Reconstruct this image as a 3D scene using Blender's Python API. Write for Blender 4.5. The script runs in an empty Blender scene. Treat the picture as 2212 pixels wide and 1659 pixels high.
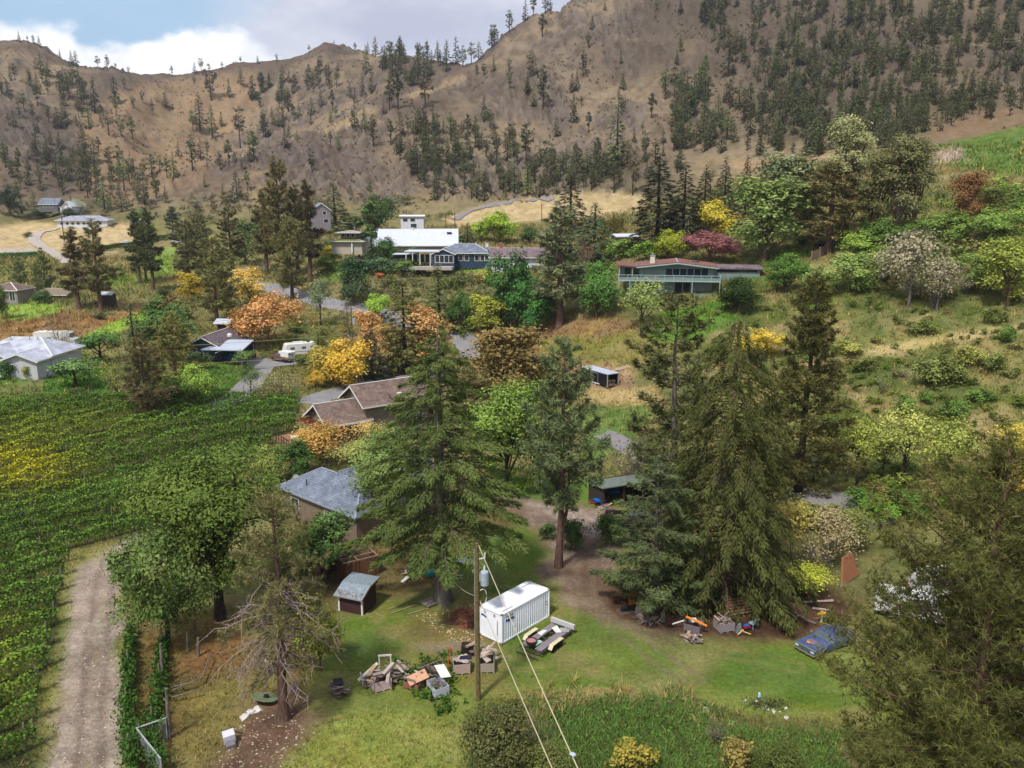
import bpy, math, random
import numpy as np
from mathutils import Vector, Matrix

# ------------------------------------------------------------------ camera, sky, sun, exposure
F, W, H = 1800.0, 2212.0, 1659.0            # focal length and frame in the same pixel unit
CZ = 34.9
PITCH = math.radians(12.55)
scene = bpy.context.scene
col = scene.collection
cam_d = bpy.data.cameras.new('camera')
cam = bpy.data.objects.new('camera', cam_d); col.objects.link(cam)
cam.location = (0, 0, CZ); cam.rotation_euler = (math.pi/2 - PITCH, 0, 0)
cam_d.sensor_width = 36.0; cam_d.lens = 36.0*F/W
cam_d.clip_start = 0.1; cam_d.clip_end = 6000
scene.camera = cam

SUN_EL, SUN_AZ = math.radians(56), math.radians(-150)     # azimuth from +Y, clockwise: behind the camera, to the left
world = bpy.data.worlds.new('World'); scene.world = world; world.use_nodes = True
def build_world():
    nt = world.node_tree; N = nt.nodes; L = nt.links
    N.clear()
    out = N.new('ShaderNodeOutputWorld'); bg = N.new('ShaderNodeBackground')
    bg.inputs['Strength'].default_value = 0.064
    L.new(bg.outputs[0], out.inputs[0])
    sky = N.new('ShaderNodeTexSky'); sky.sky_type = 'NISHITA'; sky.sun_disc = False
    sky.sun_elevation = SUN_EL; sky.sun_rotation = SUN_AZ; sky.altitude = 500; sky.air_density = 1.0; sky.dust_density = 1.6
    tc = N.new('ShaderNodeTexCoord')
    sep = N.new('ShaderNodeSeparateXYZ'); L.new(tc.outputs['Generated'], sep.inputs[0])
    def math_(op, a, b=None, c=None):
        m = N.new('ShaderNodeMath'); m.operation = op
        for i, v in enumerate((a, b, c)):
            if v is None: continue
            if isinstance(v, (int, float)): m.inputs[i].default_value = v
            else: L.new(v, m.inputs[i])
        return m.outputs[0]
    def noise(vec, scale, detail, rough, w=0):
        n = N.new('ShaderNodeTexNoise'); n.inputs['Scale'].default_value = scale
        n.inputs['Detail'].default_value = detail; n.inputs['Roughness'].default_value = rough
        L.new(vec, n.inputs['Vector']); return n.outputs['Fac']
    def smooth(v, a, b, lo=0.0, hi=1.0):
        m = N.new('ShaderNodeMapRange'); m.interpolation_type = 'SMOOTHSTEP'
        L.new(v, m.inputs[0])
        for i, k in enumerate((a, b, lo, hi)): m.inputs[i+1].default_value = k
        return m.outputs[0]
    def mixc(f, a, b):
        m = N.new('ShaderNodeMix'); m.data_type = 'RGBA'
        L.new(f, m.inputs['Factor'])
        for s, v in (('A', a), ('B', b)):
            i = [k for k in m.inputs if k.name == s and k.type == 'RGBA'][0]
            if isinstance(v, tuple): i.default_value = (*v, 1)
            else: L.new(v, i)
        return [k for k in m.outputs if k.type == 'RGBA'][0]
    # stretched direction for clouds near the horizon
    st = N.new('ShaderNodeVectorMath'); st.operation = 'MULTIPLY'; L.new(tc.outputs['Generated'], st.inputs[0])
    st.inputs[1].default_value = (1, 1, 2.6); v = st.outputs[0]
    st2 = N.new('ShaderNodeVectorMath'); st2.operation = 'MULTIPLY'; L.new(tc.outputs['Generated'], st2.inputs[0])
    st2.inputs[1].default_value = (1, 1, 1.5); vb = st2.outputs[0]
    az = math_('ARCTAN2', sep.outputs['X'], sep.outputs['Y'])          # 0 straight ahead
    n1 = noise(v, 2.3, 6, 0.55); n2 = noise(vb, 15.0, 8, 0.58); n3 = noise(vb, 5.0, 4, 0.5)
    # high grey layer with a gap of open sky toward the left ahead
    t = math_('ADD', az, math_('MULTIPLY', math_('SUBTRACT', n1, 0.5), 0.20))
    g1 = smooth(t, -0.335, -0.235)
    g2 = smooth(t, -0.95, -1.25)
    hi = smooth(math_('ADD', sep.outputs['Z'], math_('MULTIPLY', math_('SUBTRACT', n1, 0.5), 0.12)), 0.205, 0.30)
    grey = math_('MAXIMUM', math_('MAXIMUM', g1, g2), hi)
    grey = math_('MULTIPLY', grey, smooth(n3, 0.12, 0.34, 0.75, 1.0))
    greyc = mixc(smooth(noise(v, 4.0, 6, 0.6), 0.36, 0.66), (5.6, 6.0, 7.7), (8.2, 8.5, 9.6))
    blue = mixc(math_('MULTIPLY', smooth(n1, 0.3, 0.75), 0.5), (4.2, 7.0, 10.0), (7.0, 8.7, 10.6))
    blue = mixc(math_('ADD', math_('MULTIPLY', sep.outputs['Z'], 0.0), 0.25), blue, sky.outputs[0])
    base = mixc(grey, blue, greyc)
    # bank of cumulus low over the hills
    line = math_('ADD', math_('MULTIPLY', math_('SUBTRACT', n3, 0.5), 0.14), math_('MULTIPLY', math_('SUBTRACT', n2, 0.5), 0.055))
    line = math_('ADD', line, math_('MULTIPLY', smooth(az, -0.40, -0.62), 0.045))
    line = math_('ADD', line, 0.172)
    line = math_('SUBTRACT', line, math_('MULTIPLY', smooth(az, -0.30, -0.16), 0.12))
    cm = smooth(math_('SUBTRACT', line, sep.outputs['Z']), -0.004, 0.014)
    cumc = mixc(smooth(n2, 0.35, 0.62), (10.2, 10.5, 11.2), (13, 13, 13.2))
    L.new(mixc(cm, base, cumc), bg.inputs['Color'])
build_world()
sun_d = bpy.data.lights.new('sun', 'SUN'); sun = bpy.data.objects.new('sun', sun_d); col.objects.link(sun)
sun_d.energy = 3.0; sun_d.angle = math.radians(6); sun_d.color = (1.0, 0.95, 0.87)
_sd = Vector((math.sin(SUN_AZ)*math.cos(SUN_EL), math.cos(SUN_AZ)*math.cos(SUN_EL), math.sin(SUN_EL)))
sun.rotation_euler = _sd.to_track_quat('Z', 'Y').to_euler()
vs = scene.view_settings
vs.view_transform = 'Standard'; vs.look = 'None'; vs.gamma = 1; vs.use_curve_mapping = False; vs.exposure = 0.60
scene.cycles.max_bounces = 5; scene.cycles.diffuse_bounces = 3; scene.cycles.glossy_bounces = 2
scene.cycles.transmission_bounces = 3; scene.cycles.transparent_max_bounces = 4
scene.cycles.caustics_reflective = False; scene.cycles.caustics_refractive = False

rng = np.random.default_rng(7); R = random.Random(11)
def lin(r, g, b):
    f = lambda c: (c/255/12.92) if c <= 10 else ((c/255+0.055)/1.055)**2.4
    return np.array((f(r), f(g), f(b)))

# ------------------------------------------------------------------ numeric helpers
def _hash(ix, iy, s):
    h = (ix.astype(np.int64)*374761393 + iy.astype(np.int64)*668265263 + s*1442695041) & 0x7fffffff
    h = ((h ^ (h >> 13))*1274126177) & 0x7fffffff
    return ((h ^ (h >> 16)) & 0xffff)/65535.0
def vnoise(x, y, s=0):
    x = np.asarray(x, float); y = np.asarray(y, float)
    ix = np.floor(x); iy = np.floor(y); fx = x-ix; fy = y-iy
    fx = fx*fx*(3-2*fx); fy = fy*fy*(3-2*fy)
    a = _hash(ix, iy, s); b = _hash(ix+1, iy, s); c = _hash(ix, iy+1, s); d = _hash(ix+1, iy+1, s)
    return (a*(1-fx)+b*fx)*(1-fy)+(c*(1-fx)+d*fx)*fy
def fbm(x, y, s=0, o=4, g=0.5):
    t = 0; a = 1; n = 0
    for i in range(o):
        t = t+a*vnoise(x, y, s+i*17); n += a; a *= g; x = x*2.03+5.1; y = y*2.03+1.7
    return t/n
def inpoly(px, py, poly):
    r = np.zeros(np.shape(px), bool); n = len(poly); j = n-1
    for i in range(n):
        xi, yi = poly[i]; xj, yj = poly[j]
        if yi != yj:
            r ^= ((yi > py) != (yj > py)) & (px < (xj-xi)*(py-yi)/(yj-yi)+xi)
        j = i
    return r
CP, SP = math.cos(PITCH), math.sin(PITCH)
def ray(px, py):
    a = (np.asarray(px, float)-W/2)/F; b = -(np.asarray(py, float)-H/2)/F
    return np.stack([a+0*b, CP+b*SP+0*a, -SP+b*CP+0*a], -1)
def azt(px, py):
    d = ray(px, py); h = np.hypot(d[..., 0], d[..., 1])
    return np.arctan2(d[..., 0], d[..., 1]), d[..., 2]/h
def project(p):
    p = np.asarray(p, float); dz = p[..., 2]-CZ
    dep = p[..., 1]*CP-dz*SP; up = p[..., 1]*SP+dz*CP
    dep = np.where(dep < 0.5, 0.5, dep)
    return W/2+F*p[..., 0]/dep, H/2-F*up/dep, dep

# ------------------------------------------------------------------ the lie of the land
PROF = {   # picture column -> (picture row, horizontal distance) of ground seen there
 0:   [(800,172),(740,200),(650,240),(545,345),(490,440),(440,520),(330,600),(220,700),(103,860)],
 280: [(890,134),(790,172),(700,205),(620,248),(520,390),(470,450),(420,520),(330,620),(250,700),(167,860)],
 560: [(870,139),(780,178),(700,207),(620,245),(545,310),(500,370),(440,430),(365,500),(335,640),(250,740),(142,840)],
 840: [(850,144),(760,182),(690,207),(640,218),(590,230),(565,240),(520,285),(480,350),(430,400),(380,430),(300,480),(237,540),(210,640),(118,770)],
 1106:[(900,127),(760,180),(700,192),(640,207),(575,228),(530,265),(490,320),(450,380),(420,410),(300,480),(180,560),(78,660)],
 1380:[(900,129),(845,143),(790,151),(720,161),(655,172),(600,184),(560,202),(500,255),(450,340),(425,380),(300,440),(150,540),(0,640),(-150,760)],
 1650:[(1000,106),(900,126),(800,141),(700,155),(620,172),(560,192),(500,218),(430,272),(370,350),(345,390),(200,480),(0,600),(-250,760)],
 1930:[(1060,98),(950,115),(850,130),(750,144),(650,159),(560,177),(480,202),(400,252),(330,322),(300,360),(150,460),(0,560),(-300,740)],
 2212:[(1000,109),(900,123),(800,136),(700,149),(620,162),(540,177),(450,207),(360,267),(290,340),(240,390),(100,480),(-50,580),(-350,740)]}
SKYL = [(60,100,858),(130,122,858),(200,150,860),(330,170,862),(380,168,855),(440,158,850),(500,150,845),(620,134,835),(670,118,830),(720,108,815),(770,108,800),(900,125,750),(960,148,720),(1000,152,690),(1050,122,670)]
CT = []
def addc(az, d, z): CT.append((az, math.log(d), z/d))
_edge = {}
for cpx, lst in PROF.items():
    last = None
    for (py, d) in lst:
        a, t = azt(cpx, py); z = CZ+d*t; addc(a, d, z); last = (a, d, z)
    a, d, z = last
    addc(a, d*1.25, z-22); addc(a, d*1.7, z-70)
    _edge[cpx] = [(d, CZ+d*azt(cpx, py)[1]) for (py, d) in lst]
for (px, py, d) in SKYL:
    a, t = azt(px, py); addc(a, d, CZ+d*t)
for az in np.radians([-60, -30, -20, -10, 0, 10, 20, 30, 60]):
    for d in (10, 22, 40, 60, 82): addc(az, d, 0.0)
for az in np.radians([-30, -20, -10, 0, 10]): addc(az, 108, 0.0)
for sgn, cpx in ((-1, 0), (1, 2212)):
    for az in np.radians([52, 80]):
        for d, z in _edge[cpx]: addc(sgn*az, d, z)
    for az in np.radians([125, 180]):
        for d, z in ((10, 0), (60, 0), (200, 0), (500, 8), (1400, 60)): addc(sgn*az, d, z)
CT = np.array(CT); KA = 1.7
def _tps(r2): return 0.5*r2*np.log(r2+1e-12)
_U = np.stack([CT[:, 0]*KA, CT[:, 1]], 1)
_n = len(_U); _A = np.zeros((_n+3, _n+3))
_A[:_n, :_n] = _tps(((_U[:, None]-_U[None])**2).sum(-1))+np.eye(_n)*2e-4
_A[:_n, _n] = 1; _A[:_n, _n+1:] = _U; _A[_n, :_n] = 1; _A[_n+1:, :_n] = _U.T
_w = np.linalg.solve(_A, np.concatenate([CT[:, 2], np.zeros(3)]))
AZ = np.radians(np.concatenate([np.arange(-180, -60, 5), np.arange(-60, -37, 1.0), np.arange(-37, 37, 0.15), np.arange(37, 60, 1.0), np.arange(60, 181, 5)]))
DD = np.concatenate([[2.0, 6, 12, 18, 24, 29], np.exp(np.arange(math.log(33), math.log(1500), 0.0082))])
GA, GD = np.meshgrid(AZ, DD, indexing='ij')
GX, GY = GD*np.sin(GA), GD*np.cos(GA)
def _eval(a, d):
    a = a.ravel(); v = np.log(d.ravel()); out = np.empty(a.size)
    for i in range(0, a.size, 20000):
        u = np.stack([a[i:i+20000]*KA, v[i:i+20000]], 1)
        r2 = ((u[:, None, :]-_U[None])**2).sum(-1)
        out[i:i+20000] = _tps(r2)@_w[:_n]+_w[_n]+u@_w[_n+1:]
    return out
# evaluate on a thinner grid, then interpolate
ai = np.unique(np.concatenate([np.arange(0, len(AZ), 4), [len(AZ)-1]])); di = np.unique(np.concatenate([np.arange(0, 6), np.arange(6, len(DD), 3), [len(DD)-1]]))
_c = _eval(GA[np.ix_(ai, di)], GD[np.ix_(ai, di)]).reshape(len(ai), len(di))
_t = np.stack([np.interp(np.log(DD), np.log(DD[di]), r) for r in _c])
_q = np.stack([np.interp(AZ, AZ[ai], _t[:, j]) for j in range(len(DD))], 1)
GZ = _q*GD
_m = np.clip((GD-300)/140, 0, 1)*np.clip((GZ-12)/25, 0, 1)         # how much it is mountain
_rid = 1-np.abs(2*fbm(GX/95+GY/260, GY/150-GX/400, 3, 3)-1)
_rid2 = 1-np.abs(2*fbm(GX/30+2, GY/60, 9, 3)-1)
GZ = GZ+_m*((_rid-0.7)*18+(_rid2-0.7)*8+(fbm(GX/9, GY/12, 21, 4)-0.5)*4.2)
ROCKM = np.clip((fbm(GX/45, GY/60, 25, 4)-0.50)/0.10, 0, 1)*_m
_led = fbm(GX/20+0.6*GZ/20, GY/26, 27, 4); _led = np.abs(((_led*7+GZ/11) % 1.0)-0.35)
GZ = GZ+ROCKM*(_led*6.5+(1-np.abs(2*fbm(GX/7, GY/9, 29, 3)-1))*3.0-2.5)
_r = np.clip((GD-105)/60, 0, 1)*(1-_m)
GZ = GZ+_r*((fbm(GX/14, GY/14, 5, 4)-0.5)*1.5)+(fbm(GX/6, GY/6, 8, 4)-0.5)*0.22
LD = np.log(DD)
def gridz(x, y):
    x = np.asarray(x, float); y = np.asarray(y, float)
    a = np.arctan2(x, y); d = np.maximum(np.hypot(x, y), 2.01)
    i = np.clip(np.searchsorted(AZ, a)-1, 0, len(AZ)-2); j = np.clip(np.searchsorted(DD, d)-1, 0, len(DD)-2)
    fa = (a-AZ[i])/(AZ[i+1]-AZ[i]); fd = (d-DD[j])/(DD[j+1]-DD[j])
    return (GZ[i, j]*(1-fa)+GZ[i+1, j]*fa)*(1-fd)+(GZ[i, j+1]*(1-fa)+GZ[i+1, j+1]*fa)*fd
def gz(x, y): return float(gridz(x, y))
def ground(px, py, dmin=30):
    """world point of the ground seen at picture pixel px, py"""
    a, t = azt(px, py); a = float(a); t = float(t)
    i = int(np.clip(np.searchsorted(AZ, a)-1, 0, len(AZ)-2)); fa = (a-AZ[i])/(AZ[i+1]-AZ[i])
    z = GZ[i]*(1-fa)+GZ[i+1]*fa
    ex = z-(CZ+DD*t); k = np.nonzero((ex > 0) & (DD > dmin))[0]
    if len(k) == 0:
        j = int(np.argmax(np.where(DD > 300, ex/DD, -9))); d = DD[j]
    else:
        j = max(int(k[0]), 1); f = -ex[j-1]/(ex[j]-ex[j-1]) if ex[j-1] < 0 else 1.0; d = DD[j-1]+f*(DD[j]-DD[j-1])
    x, y = d*math.sin(a), d*math.cos(a)
    return np.array((x, y, gz(x, y)))
def pl(px, py, z):
    """world point at height z seen at px, py"""
    d = ray(px, py); k = (z-CZ)/d[2]
    return np.array((d[0]*k, d[1]*k, z))
def at(px, py, dist):
    d = ray(px, py); k = dist/math.hypot(d[0], d[1])
    return np.array((d[0]*k, d[1]*k, CZ+d[2]*k))
def mpp(p):          # metres per picture pixel at p
    return float(project(p)[2])/F
# ------------------------------------------------------------------ materials
MATS = {}
def nmat(name):
    m = bpy.data.materials.new(name); m.use_nodes = True; MATS[name] = m
    nt = m.node_tree; b = nt.nodes['Principled BSDF']
    b.inputs['Specular IOR Level'].default_value = 0.25
    return m, nt, b
def srgb(c): return lin(*c)
def mat(name, rgb, rough=0.8, metal=0.0, var=0.12, scale=3.0, spec=0.25, dirt=None, dirt_amt=0.0, bump=0.0, stretch=(1, 1, 1), bscale=None):
    """painted / raw surface with slow tone variation, fine grain and optional stains"""
    if name in MATS: return MATS[name]
    m, nt, b = nmat(name); N = nt.nodes; L = nt.links
    c = srgb(rgb)
    tc = N.new('ShaderNodeTexCoord'); mp = N.new('ShaderNodeMapping'); mp.inputs['Scale'].default_value = stretch
    L.new(tc.outputs['Object'], mp.inputs['Vector'])
    n = N.new('ShaderNodeTexNoise'); n.inputs['Scale'].default_value = scale; n.inputs['Detail'].default_value = 6; n.inputs['Roughness'].default_value = 0.65
    L.new(mp.outputs[0], n.inputs['Vector'])
    r = N.new('ShaderNodeValToRGB'); e = r.color_ramp.elements
    e[0].position = 0.25; e[1].position = 0.75
    e[0].color = (*np.clip(c*(1-var*1.6), 0, 1), 1); e[1].color = (*np.clip(c*(1+var), 0, 1), 1)
    L.new(n.outputs['Fac'], r.inputs[0]); outc = r.outputs[0]
    if dirt is not None:
        n2 = N.new('ShaderNodeTexNoise'); n2.inputs['Scale'].default_value = scale*0.6; n2.inputs['Detail'].default_value = 8; n2.inputs['Roughness'].default_value = 0.7
        L.new(mp.outputs[0], n2.inputs['Vector'])
        mr = N.new('ShaderNodeMapRange'); mr.inputs[1].default_value = 0.52; mr.inputs[2].default_value = 0.7; mr.inputs[4].default_value = dirt_amt
        L.new(n2.outputs['Fac'], mr.inputs[0])
        mx = N.new('ShaderNodeMix'); mx.data_type = 'RGBA'; L.new(mr.outputs[0], mx.inputs['Factor'])
        L.new(outc, mx.inputs[6]); mx.inputs[7].default_value = (*srgb(dirt), 1); outc = mx.outputs[2]
    L.new(outc, b.inputs['Base Color'])
    b.inputs['Roughness'].default_value = rough; b.inputs['Metallic'].default_value = metal; b.inputs['Specular IOR Level'].default_value = spec
    if bump:
        bp = N.new('ShaderNodeBump'); bp.inputs['Strength'].default_value = bump; bp.inputs['Distance'].default_value = 0.03
        n3 = N.new('ShaderNodeTexNoise'); n3.inputs['Scale'].default_value = bscale or scale*6; n3.inputs['Detail'].default_value = 4
        L.new(mp.outputs[0], n3.inputs['Vector']); L.new(n3.outputs['Fac'], bp.inputs['Height']); L.new(bp.outputs[0], b.inputs['Normal'])
    return m
def ground_mat():
    m, nt, b = nmat('ground'); N = nt.nodes; L = nt.links
    at_ = N.new('ShaderNodeAttribute'); at_.attribute_name = 'gcol'
    geo = N.new('ShaderNodeNewGeometry')
    def noise(s, d, r):
        n = N.new('ShaderNodeTexNoise'); n.inputs['Scale'].default_value = s; n.inputs['Detail'].default_value = d; n.inputs['Roughness'].default_value = r
        L.new(geo.outputs['Position'], n.inputs['Vector']); return n.outputs['Fac']
    def rng_(v, a, b_, lo, hi):
        r = N.new('ShaderNodeMapRange'); L.new(v, r.inputs[0]); r.inputs[1].default_value = a; r.inputs[2].default_value = b_; r.inputs[3].default_value = lo; r.inputs[4].default_value = hi
        return r.outputs[0]
    n1 = rng_(noise(3.2, 6, 0.75), 0.3, 0.7, 0.62, 1.38)
    n2 = rng_(noise(0.35, 6, 0.7), 0.3, 0.7, 0.78, 1.2)
    n0 = rng_(noise(11.0, 4, 0.7), 0.3, 0.7, 0.74, 1.26)
    mv = N.new('ShaderNodeMath'); mv.operation = 'MULTIPLY'; L.new(n1, mv.inputs[0]); L.new(n2, mv.inputs[1])
    mu = N.new('ShaderNodeMath'); mu.operation = 'MULTIPLY'; L.new(mv.outputs[0], mu.inputs[0]); L.new(n0, mu.inputs[1])
    vm = N.new('ShaderNodeVectorMath'); vm.operation = 'SCALE'; L.new(at_.outputs['Color'], vm.inputs[0]); L.new(mu.outputs[0], vm.inputs['Scale'])
    # a warmer dry tint drifting through
    hs = N.new('ShaderNodeHueSaturation'); L.new(vm.outputs[0], hs.inputs['Color'])
    L.new(rng_(noise(0.9, 5, 0.7), 0.3, 0.7, 0.485, 0.515), hs.inputs['Hue'])
    L.new(rng_(noise(0.12, 4, 0.6), 0.3, 0.7, 0.88, 1.08), hs.inputs['Saturation'])
    L.new(hs.outputs[0], b.inputs['Base Color']); b.inputs['Roughness'].default_value = 1.0; b.inputs['Specular IOR Level'].default_value = 0.05
    bp = N.new('ShaderNodeBump'); bp.inputs['Strength'].default_value = 0.5; bp.inputs['Distance'].default_value = 0.25
    L.new(noise(2.2, 8, 0.75), bp.inputs['Height']); L.new(bp.outputs[0], b.inputs['Normal'])
    return m
GM = ground_mat()

# ------------------------------------------------------------------ mesh plumbing
def np_mesh(name, co, faces, mats=(), mi=None, attrs=None, smooth=False):
    """co (n,3); faces (m,k) all the same k"""
    me = bpy.data.meshes.new(name); co = np.asarray(co, np.float32); faces = np.asarray(faces, np.int32)
    m, k = faces.shape
    me.vertices.add(len(co)); me.vertices.foreach_set('co', co.ravel())
    me.loops.add(m*k); me.loops.foreach_set('vertex_index', faces.ravel())
    me.polygons.add(m); me.polygons.foreach_set('loop_start', np.arange(0, m*k, k, dtype=np.int32))
    try: me.polygons.foreach_set('loop_total', np.full(m, k, np.int32))
    except Exception: pass
    if smooth: me.polygons.foreach_set('use_smooth', np.ones(m, bool))
    for mt in mats: me.materials.append(mt)
    if mi is not None: me.polygons.foreach_set('material_index', np.asarray(mi, np.int32))
    for nm, (typ, dom, arr) in (attrs or {}).items():
        a = me.attributes.new(nm, typ, dom)
        a.data.foreach_set('color' if 'COLOR' in typ else 'value', np.asarray(arr, np.float32).ravel())
    me.update(calc_edges=True)
    return me
def link(name, data, parent=None, loc=None):
    o = bpy.data.objects.new(name, data); col.objects.link(o)
    if parent is not None: o.parent = parent
    if loc is not None: o.location = loc
    return o
def tag(o, label=None, cat=None, group=None, kind=None):
    if label: o['label'] = label
    if cat: o['category'] = cat
    if group: o['group'] = group
    if kind: o['kind'] = kind
    return o
def thing(name, label, cat, loc, rz=0.0, group=None):
    o = link(name, None, None, loc); o.rotation_euler = (0, 0, rz); o.empty_display_size = 0.3
    return tag(o, label, cat, group)

# ------------------------------------------------------------------ ground colour by place
def region_colours(X, Y, Z):
    px, py, dep = project(np.stack([X, Y, Z], -1))
    d = np.hypot(X, Y); s = np.clip(F/dep, 3, 60)           # pixels per metre
    wx = (fbm(X/3.0, Y/3.0, 31, 4)-0.5)*2.4*s; wy = (fbm(X/3.0, Y/3.0, 47, 4)-0.5)*1.3*s
    n1 = fbm(X/9, Y/9, 51, 4); n2 = fbm(X/2.2, Y/2.2, 61, 4); n3 = fbm(X/30, Y/30, 71, 4); n4 = fbm(X/0.7, Y/0.7, 81, 3)
    c = np.empty(X.shape+(3,)); cls = np.zeros(X.shape, int)
    def put(mask, a, b, t, k=None, alpha=1.0):
        a = srgb(a); b = srgb(b); t = np.clip(t, 0, 1)[..., None]
        v = a*(1-t)+b*t; m = np.clip(mask*alpha, 0, 1)[..., None]
        c[:] = c*(1-m)+v*m
        if k is not None: cls[mask > 0.5] = k
    def P(poly, soft=1.0):
        m = 0
        xs = [p[0] for p in poly]; ys = [p[1] for p in poly]; R0 = 9*s.max()
        sel = (px > min(xs)-200) & (px < max(xs)+200) & (py > min(ys)-160) & (py < max(ys)+160) & (dep > 5)
        m = np.zeros(px.shape)
        if not sel.any(): return m
        X_, Y_, S_, A_, B_ = px[sel], py[sel], s[sel], wx[sel], wy[sel]; t = 0
        for k in range(11):
            a = k*2.4; r = 0.9*S_*soft*math.sqrt(k/10)
            t = t+inpoly(X_+A_*soft+math.cos(a)*r, Y_+B_*soft+math.sin(a)*r*0.6, poly)
        m[sel] = t/11.0
        return m
    st = lambda v, a, b: np.clip((v-a)/(b-a), 0, 1)
    one = np.ones(X.shape)
    # default: olive meadow
    put(one, (92, 96, 46), (128, 122, 68), st(n1*0.6+n2*0.4, 0.35, 0.65), 6)
    # dry grass of the mid slopes
    put(st(n3, 0.48, 0.6)*(d > 110), (128, 114, 66), (156, 138, 90), st(n2, 0.3, 0.7), None, 0.55)
    # the right hand meadow
    M = P([(1480,650),(1700,600),(2260,560),(2260,1000),(1880,1060),(1620,1010),(1480,830)], 1.5)
    put(M, (86, 98, 40), (118, 118, 58), st(n1*0.5+n2*0.5, 0.38, 0.6), 6)
    put(M*st(fbm(X/5, Y/5, 93, 4), 0.5, 0.62), (168, 140, 92), (190, 160, 112), st(n2, 0.3, 0.7), None, 0.38)
    put(M*st(fbm(X/4, Y/6, 99, 4), 0.56, 0.66), (76, 92, 30), (96, 108, 44), n2, None, 0.8)
    put(P([(1700,800),(1900,745),(2260,690),(2260,706),(1910,766),(1700,822)], 0.5), (176, 158, 96), (190, 170, 110), n2, 6, 0.75)
    # mountain
    mm = st(d, 300, 420)*st(Z, 22, 38)
    slope = np.clip(_slope, 0, 2)
    gold = st(fbm(X/60, Y/80, 15, 4), 0.42, 0.62)
    c0 = srgb((108, 93, 80))*(1-gold[..., None])+srgb((150, 130, 102))*gold[..., None]
    rock = np.clip(ROCKM*st(slope+0.5*n2, 0.55, 0.95)+0.6*st(slope+0.35*n2, 0.85, 1.15), 0, 1)
    rockc = srgb((84, 74, 70))*(1-st(n2, 0.35, 0.65)[..., None])+srgb((122, 110, 102))*st(n2, 0.35, 0.65)[..., None]
    c1 = c0*(1-rock[..., None]*0.8)+rockc*rock[..., None]*0.8
    scr = st(fbm(X/3.2, Y/4.5, 35, 3), 0.55, 0.68)[..., None]*0.5
    c1 = c1*(1-scr)+srgb((82, 70, 48))*scr
    bowl = P([(180,420),(170,260),(260,190),(330,175),(560,150),(560,220),(480,330),(420,400),(300,440)], 6)
    c1 = c1*(1-0.6*bowl[..., None])+(srgb((164, 134, 96))*(0.75+0.5*n1[..., None]))*0.6*bowl[..., None]
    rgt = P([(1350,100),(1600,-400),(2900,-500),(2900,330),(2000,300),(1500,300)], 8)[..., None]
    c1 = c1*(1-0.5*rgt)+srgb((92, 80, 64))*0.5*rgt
    crest = P([(470,410),(600,330),(735,255),(830,228),(900,192),(1000,158),(1010,172),(905,208),(835,246),(735,280),(610,350),(480,425)], 2)
    cr = (crest*st(fbm(X/22, Y/22, 45, 4), 0.45, 0.6))[..., None]; c1 = c1*(1-0.55*cr)+srgb((190, 162, 116))*0.55*cr
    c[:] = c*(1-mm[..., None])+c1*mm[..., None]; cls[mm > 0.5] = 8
    # tan fields at the mountain foot
    T = (lambda poly, k=7, so=1.5, a=1.0: put(P(poly, so), (168, 146, 100), (192, 168, 118), st(n2, 0.3, 0.7), k, a))
    T([(-60,498),(60,478),(215,492),(285,478),(300,528),(215,552),(60,545),(-60,560)])
    T([(950,472),(1100,432),(1250,415),(1400,418),(1400,452),(1260,476),(1120,480),(1000,494)])
    T([(500,430),(560,395),(640,400),(600,440)], 7, 2, 0.4)
    T([(130,575),(250,570),(265,605),(130,610)], 7, 2, 0.7)
    put(P([(-40,540),(70,535),(85,552),(-40,560)]), (170, 158, 148), (184, 172, 160), n2, 7)
    put(P([(2010,318),(2212,270),(2300,265),(2300,390),(2212,385),(2110,372),(2015,352)]), (78, 104, 34), (104, 128, 48), st(n2, 0.3, 0.7), 6)
    put(P([(2010,262),(2230,222),(2300,215),(2300,262),(2212,268),(2010,314)], 2), (120, 98, 72), (140, 116, 86), n2, 6)
    put(P([(1560,352),(1720,335),(1800,330),(1800,345),(1600,368)], 1), (152, 124, 92), (176, 146, 110), n2, 6)
    put(P([(1990,335),(2075,318),(2085,345),(2000,360)], 1), (146, 128, 108), (176, 158, 136), n2, 6)
    # valley lawns and fields on the left
    G = lambda poly, a, b, k=6, so=1.0, al=1.0: put(P(poly, so), a, b, st(n1*0.5+n2*0.5, 0.35, 0.65), k, al)
    G([(-60,560),(130,555),(200,575),(330,560),(560,520),(560,620),(300,640),(-60,650)], (104, 108, 52), (138, 132, 74), 7, 1.5)
    G([(325,560),(380,525),(375,592),(325,604)], (112, 140, 44), (136, 158, 62))
    G([(200,600),(330,590),(340,612),(210,625)], (96, 122, 40), (120, 136, 56))
    G([(-60,655),(70,646),(145,668),(80,690),(-60,700)], (112, 144, 40), (140, 166, 60))
    G([(-60,700),(70,690),(150,672),(240,682),(330,650),(420,620),(360,600),(480,590),(500,640),(330,668),(185,735),(80,735),(-60,745)], (132, 100, 56), (154, 118, 70), 6, 1.5)
    G([(180,726),(225,705),(290,682),(330,662),(338,690),(240,722),(195,738)], (126, 160, 36), (150, 178, 58), 6, 0.4)
    G([(-60,790),(130,780),(180,760),(330,770),(420,790),(420,870),(100,880),(-60,890)], (92, 106, 44), (128, 128, 66))
    G([(85,850),(95,820),(150,790),(235,800),(235,850),(170,868)], (58, 96, 16), (84, 122, 26))
    G([(-60,812),(60,800),(160,755),(190,760),(100,815),(-60,845)], (92, 128, 34), (116, 146, 50))
    G([(405,850),(420,800),(470,779),(545,785),(568,800),(520,836),(460,876),(405,884)], (76, 108, 30), (100, 128, 44), 6, 0.5)
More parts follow.
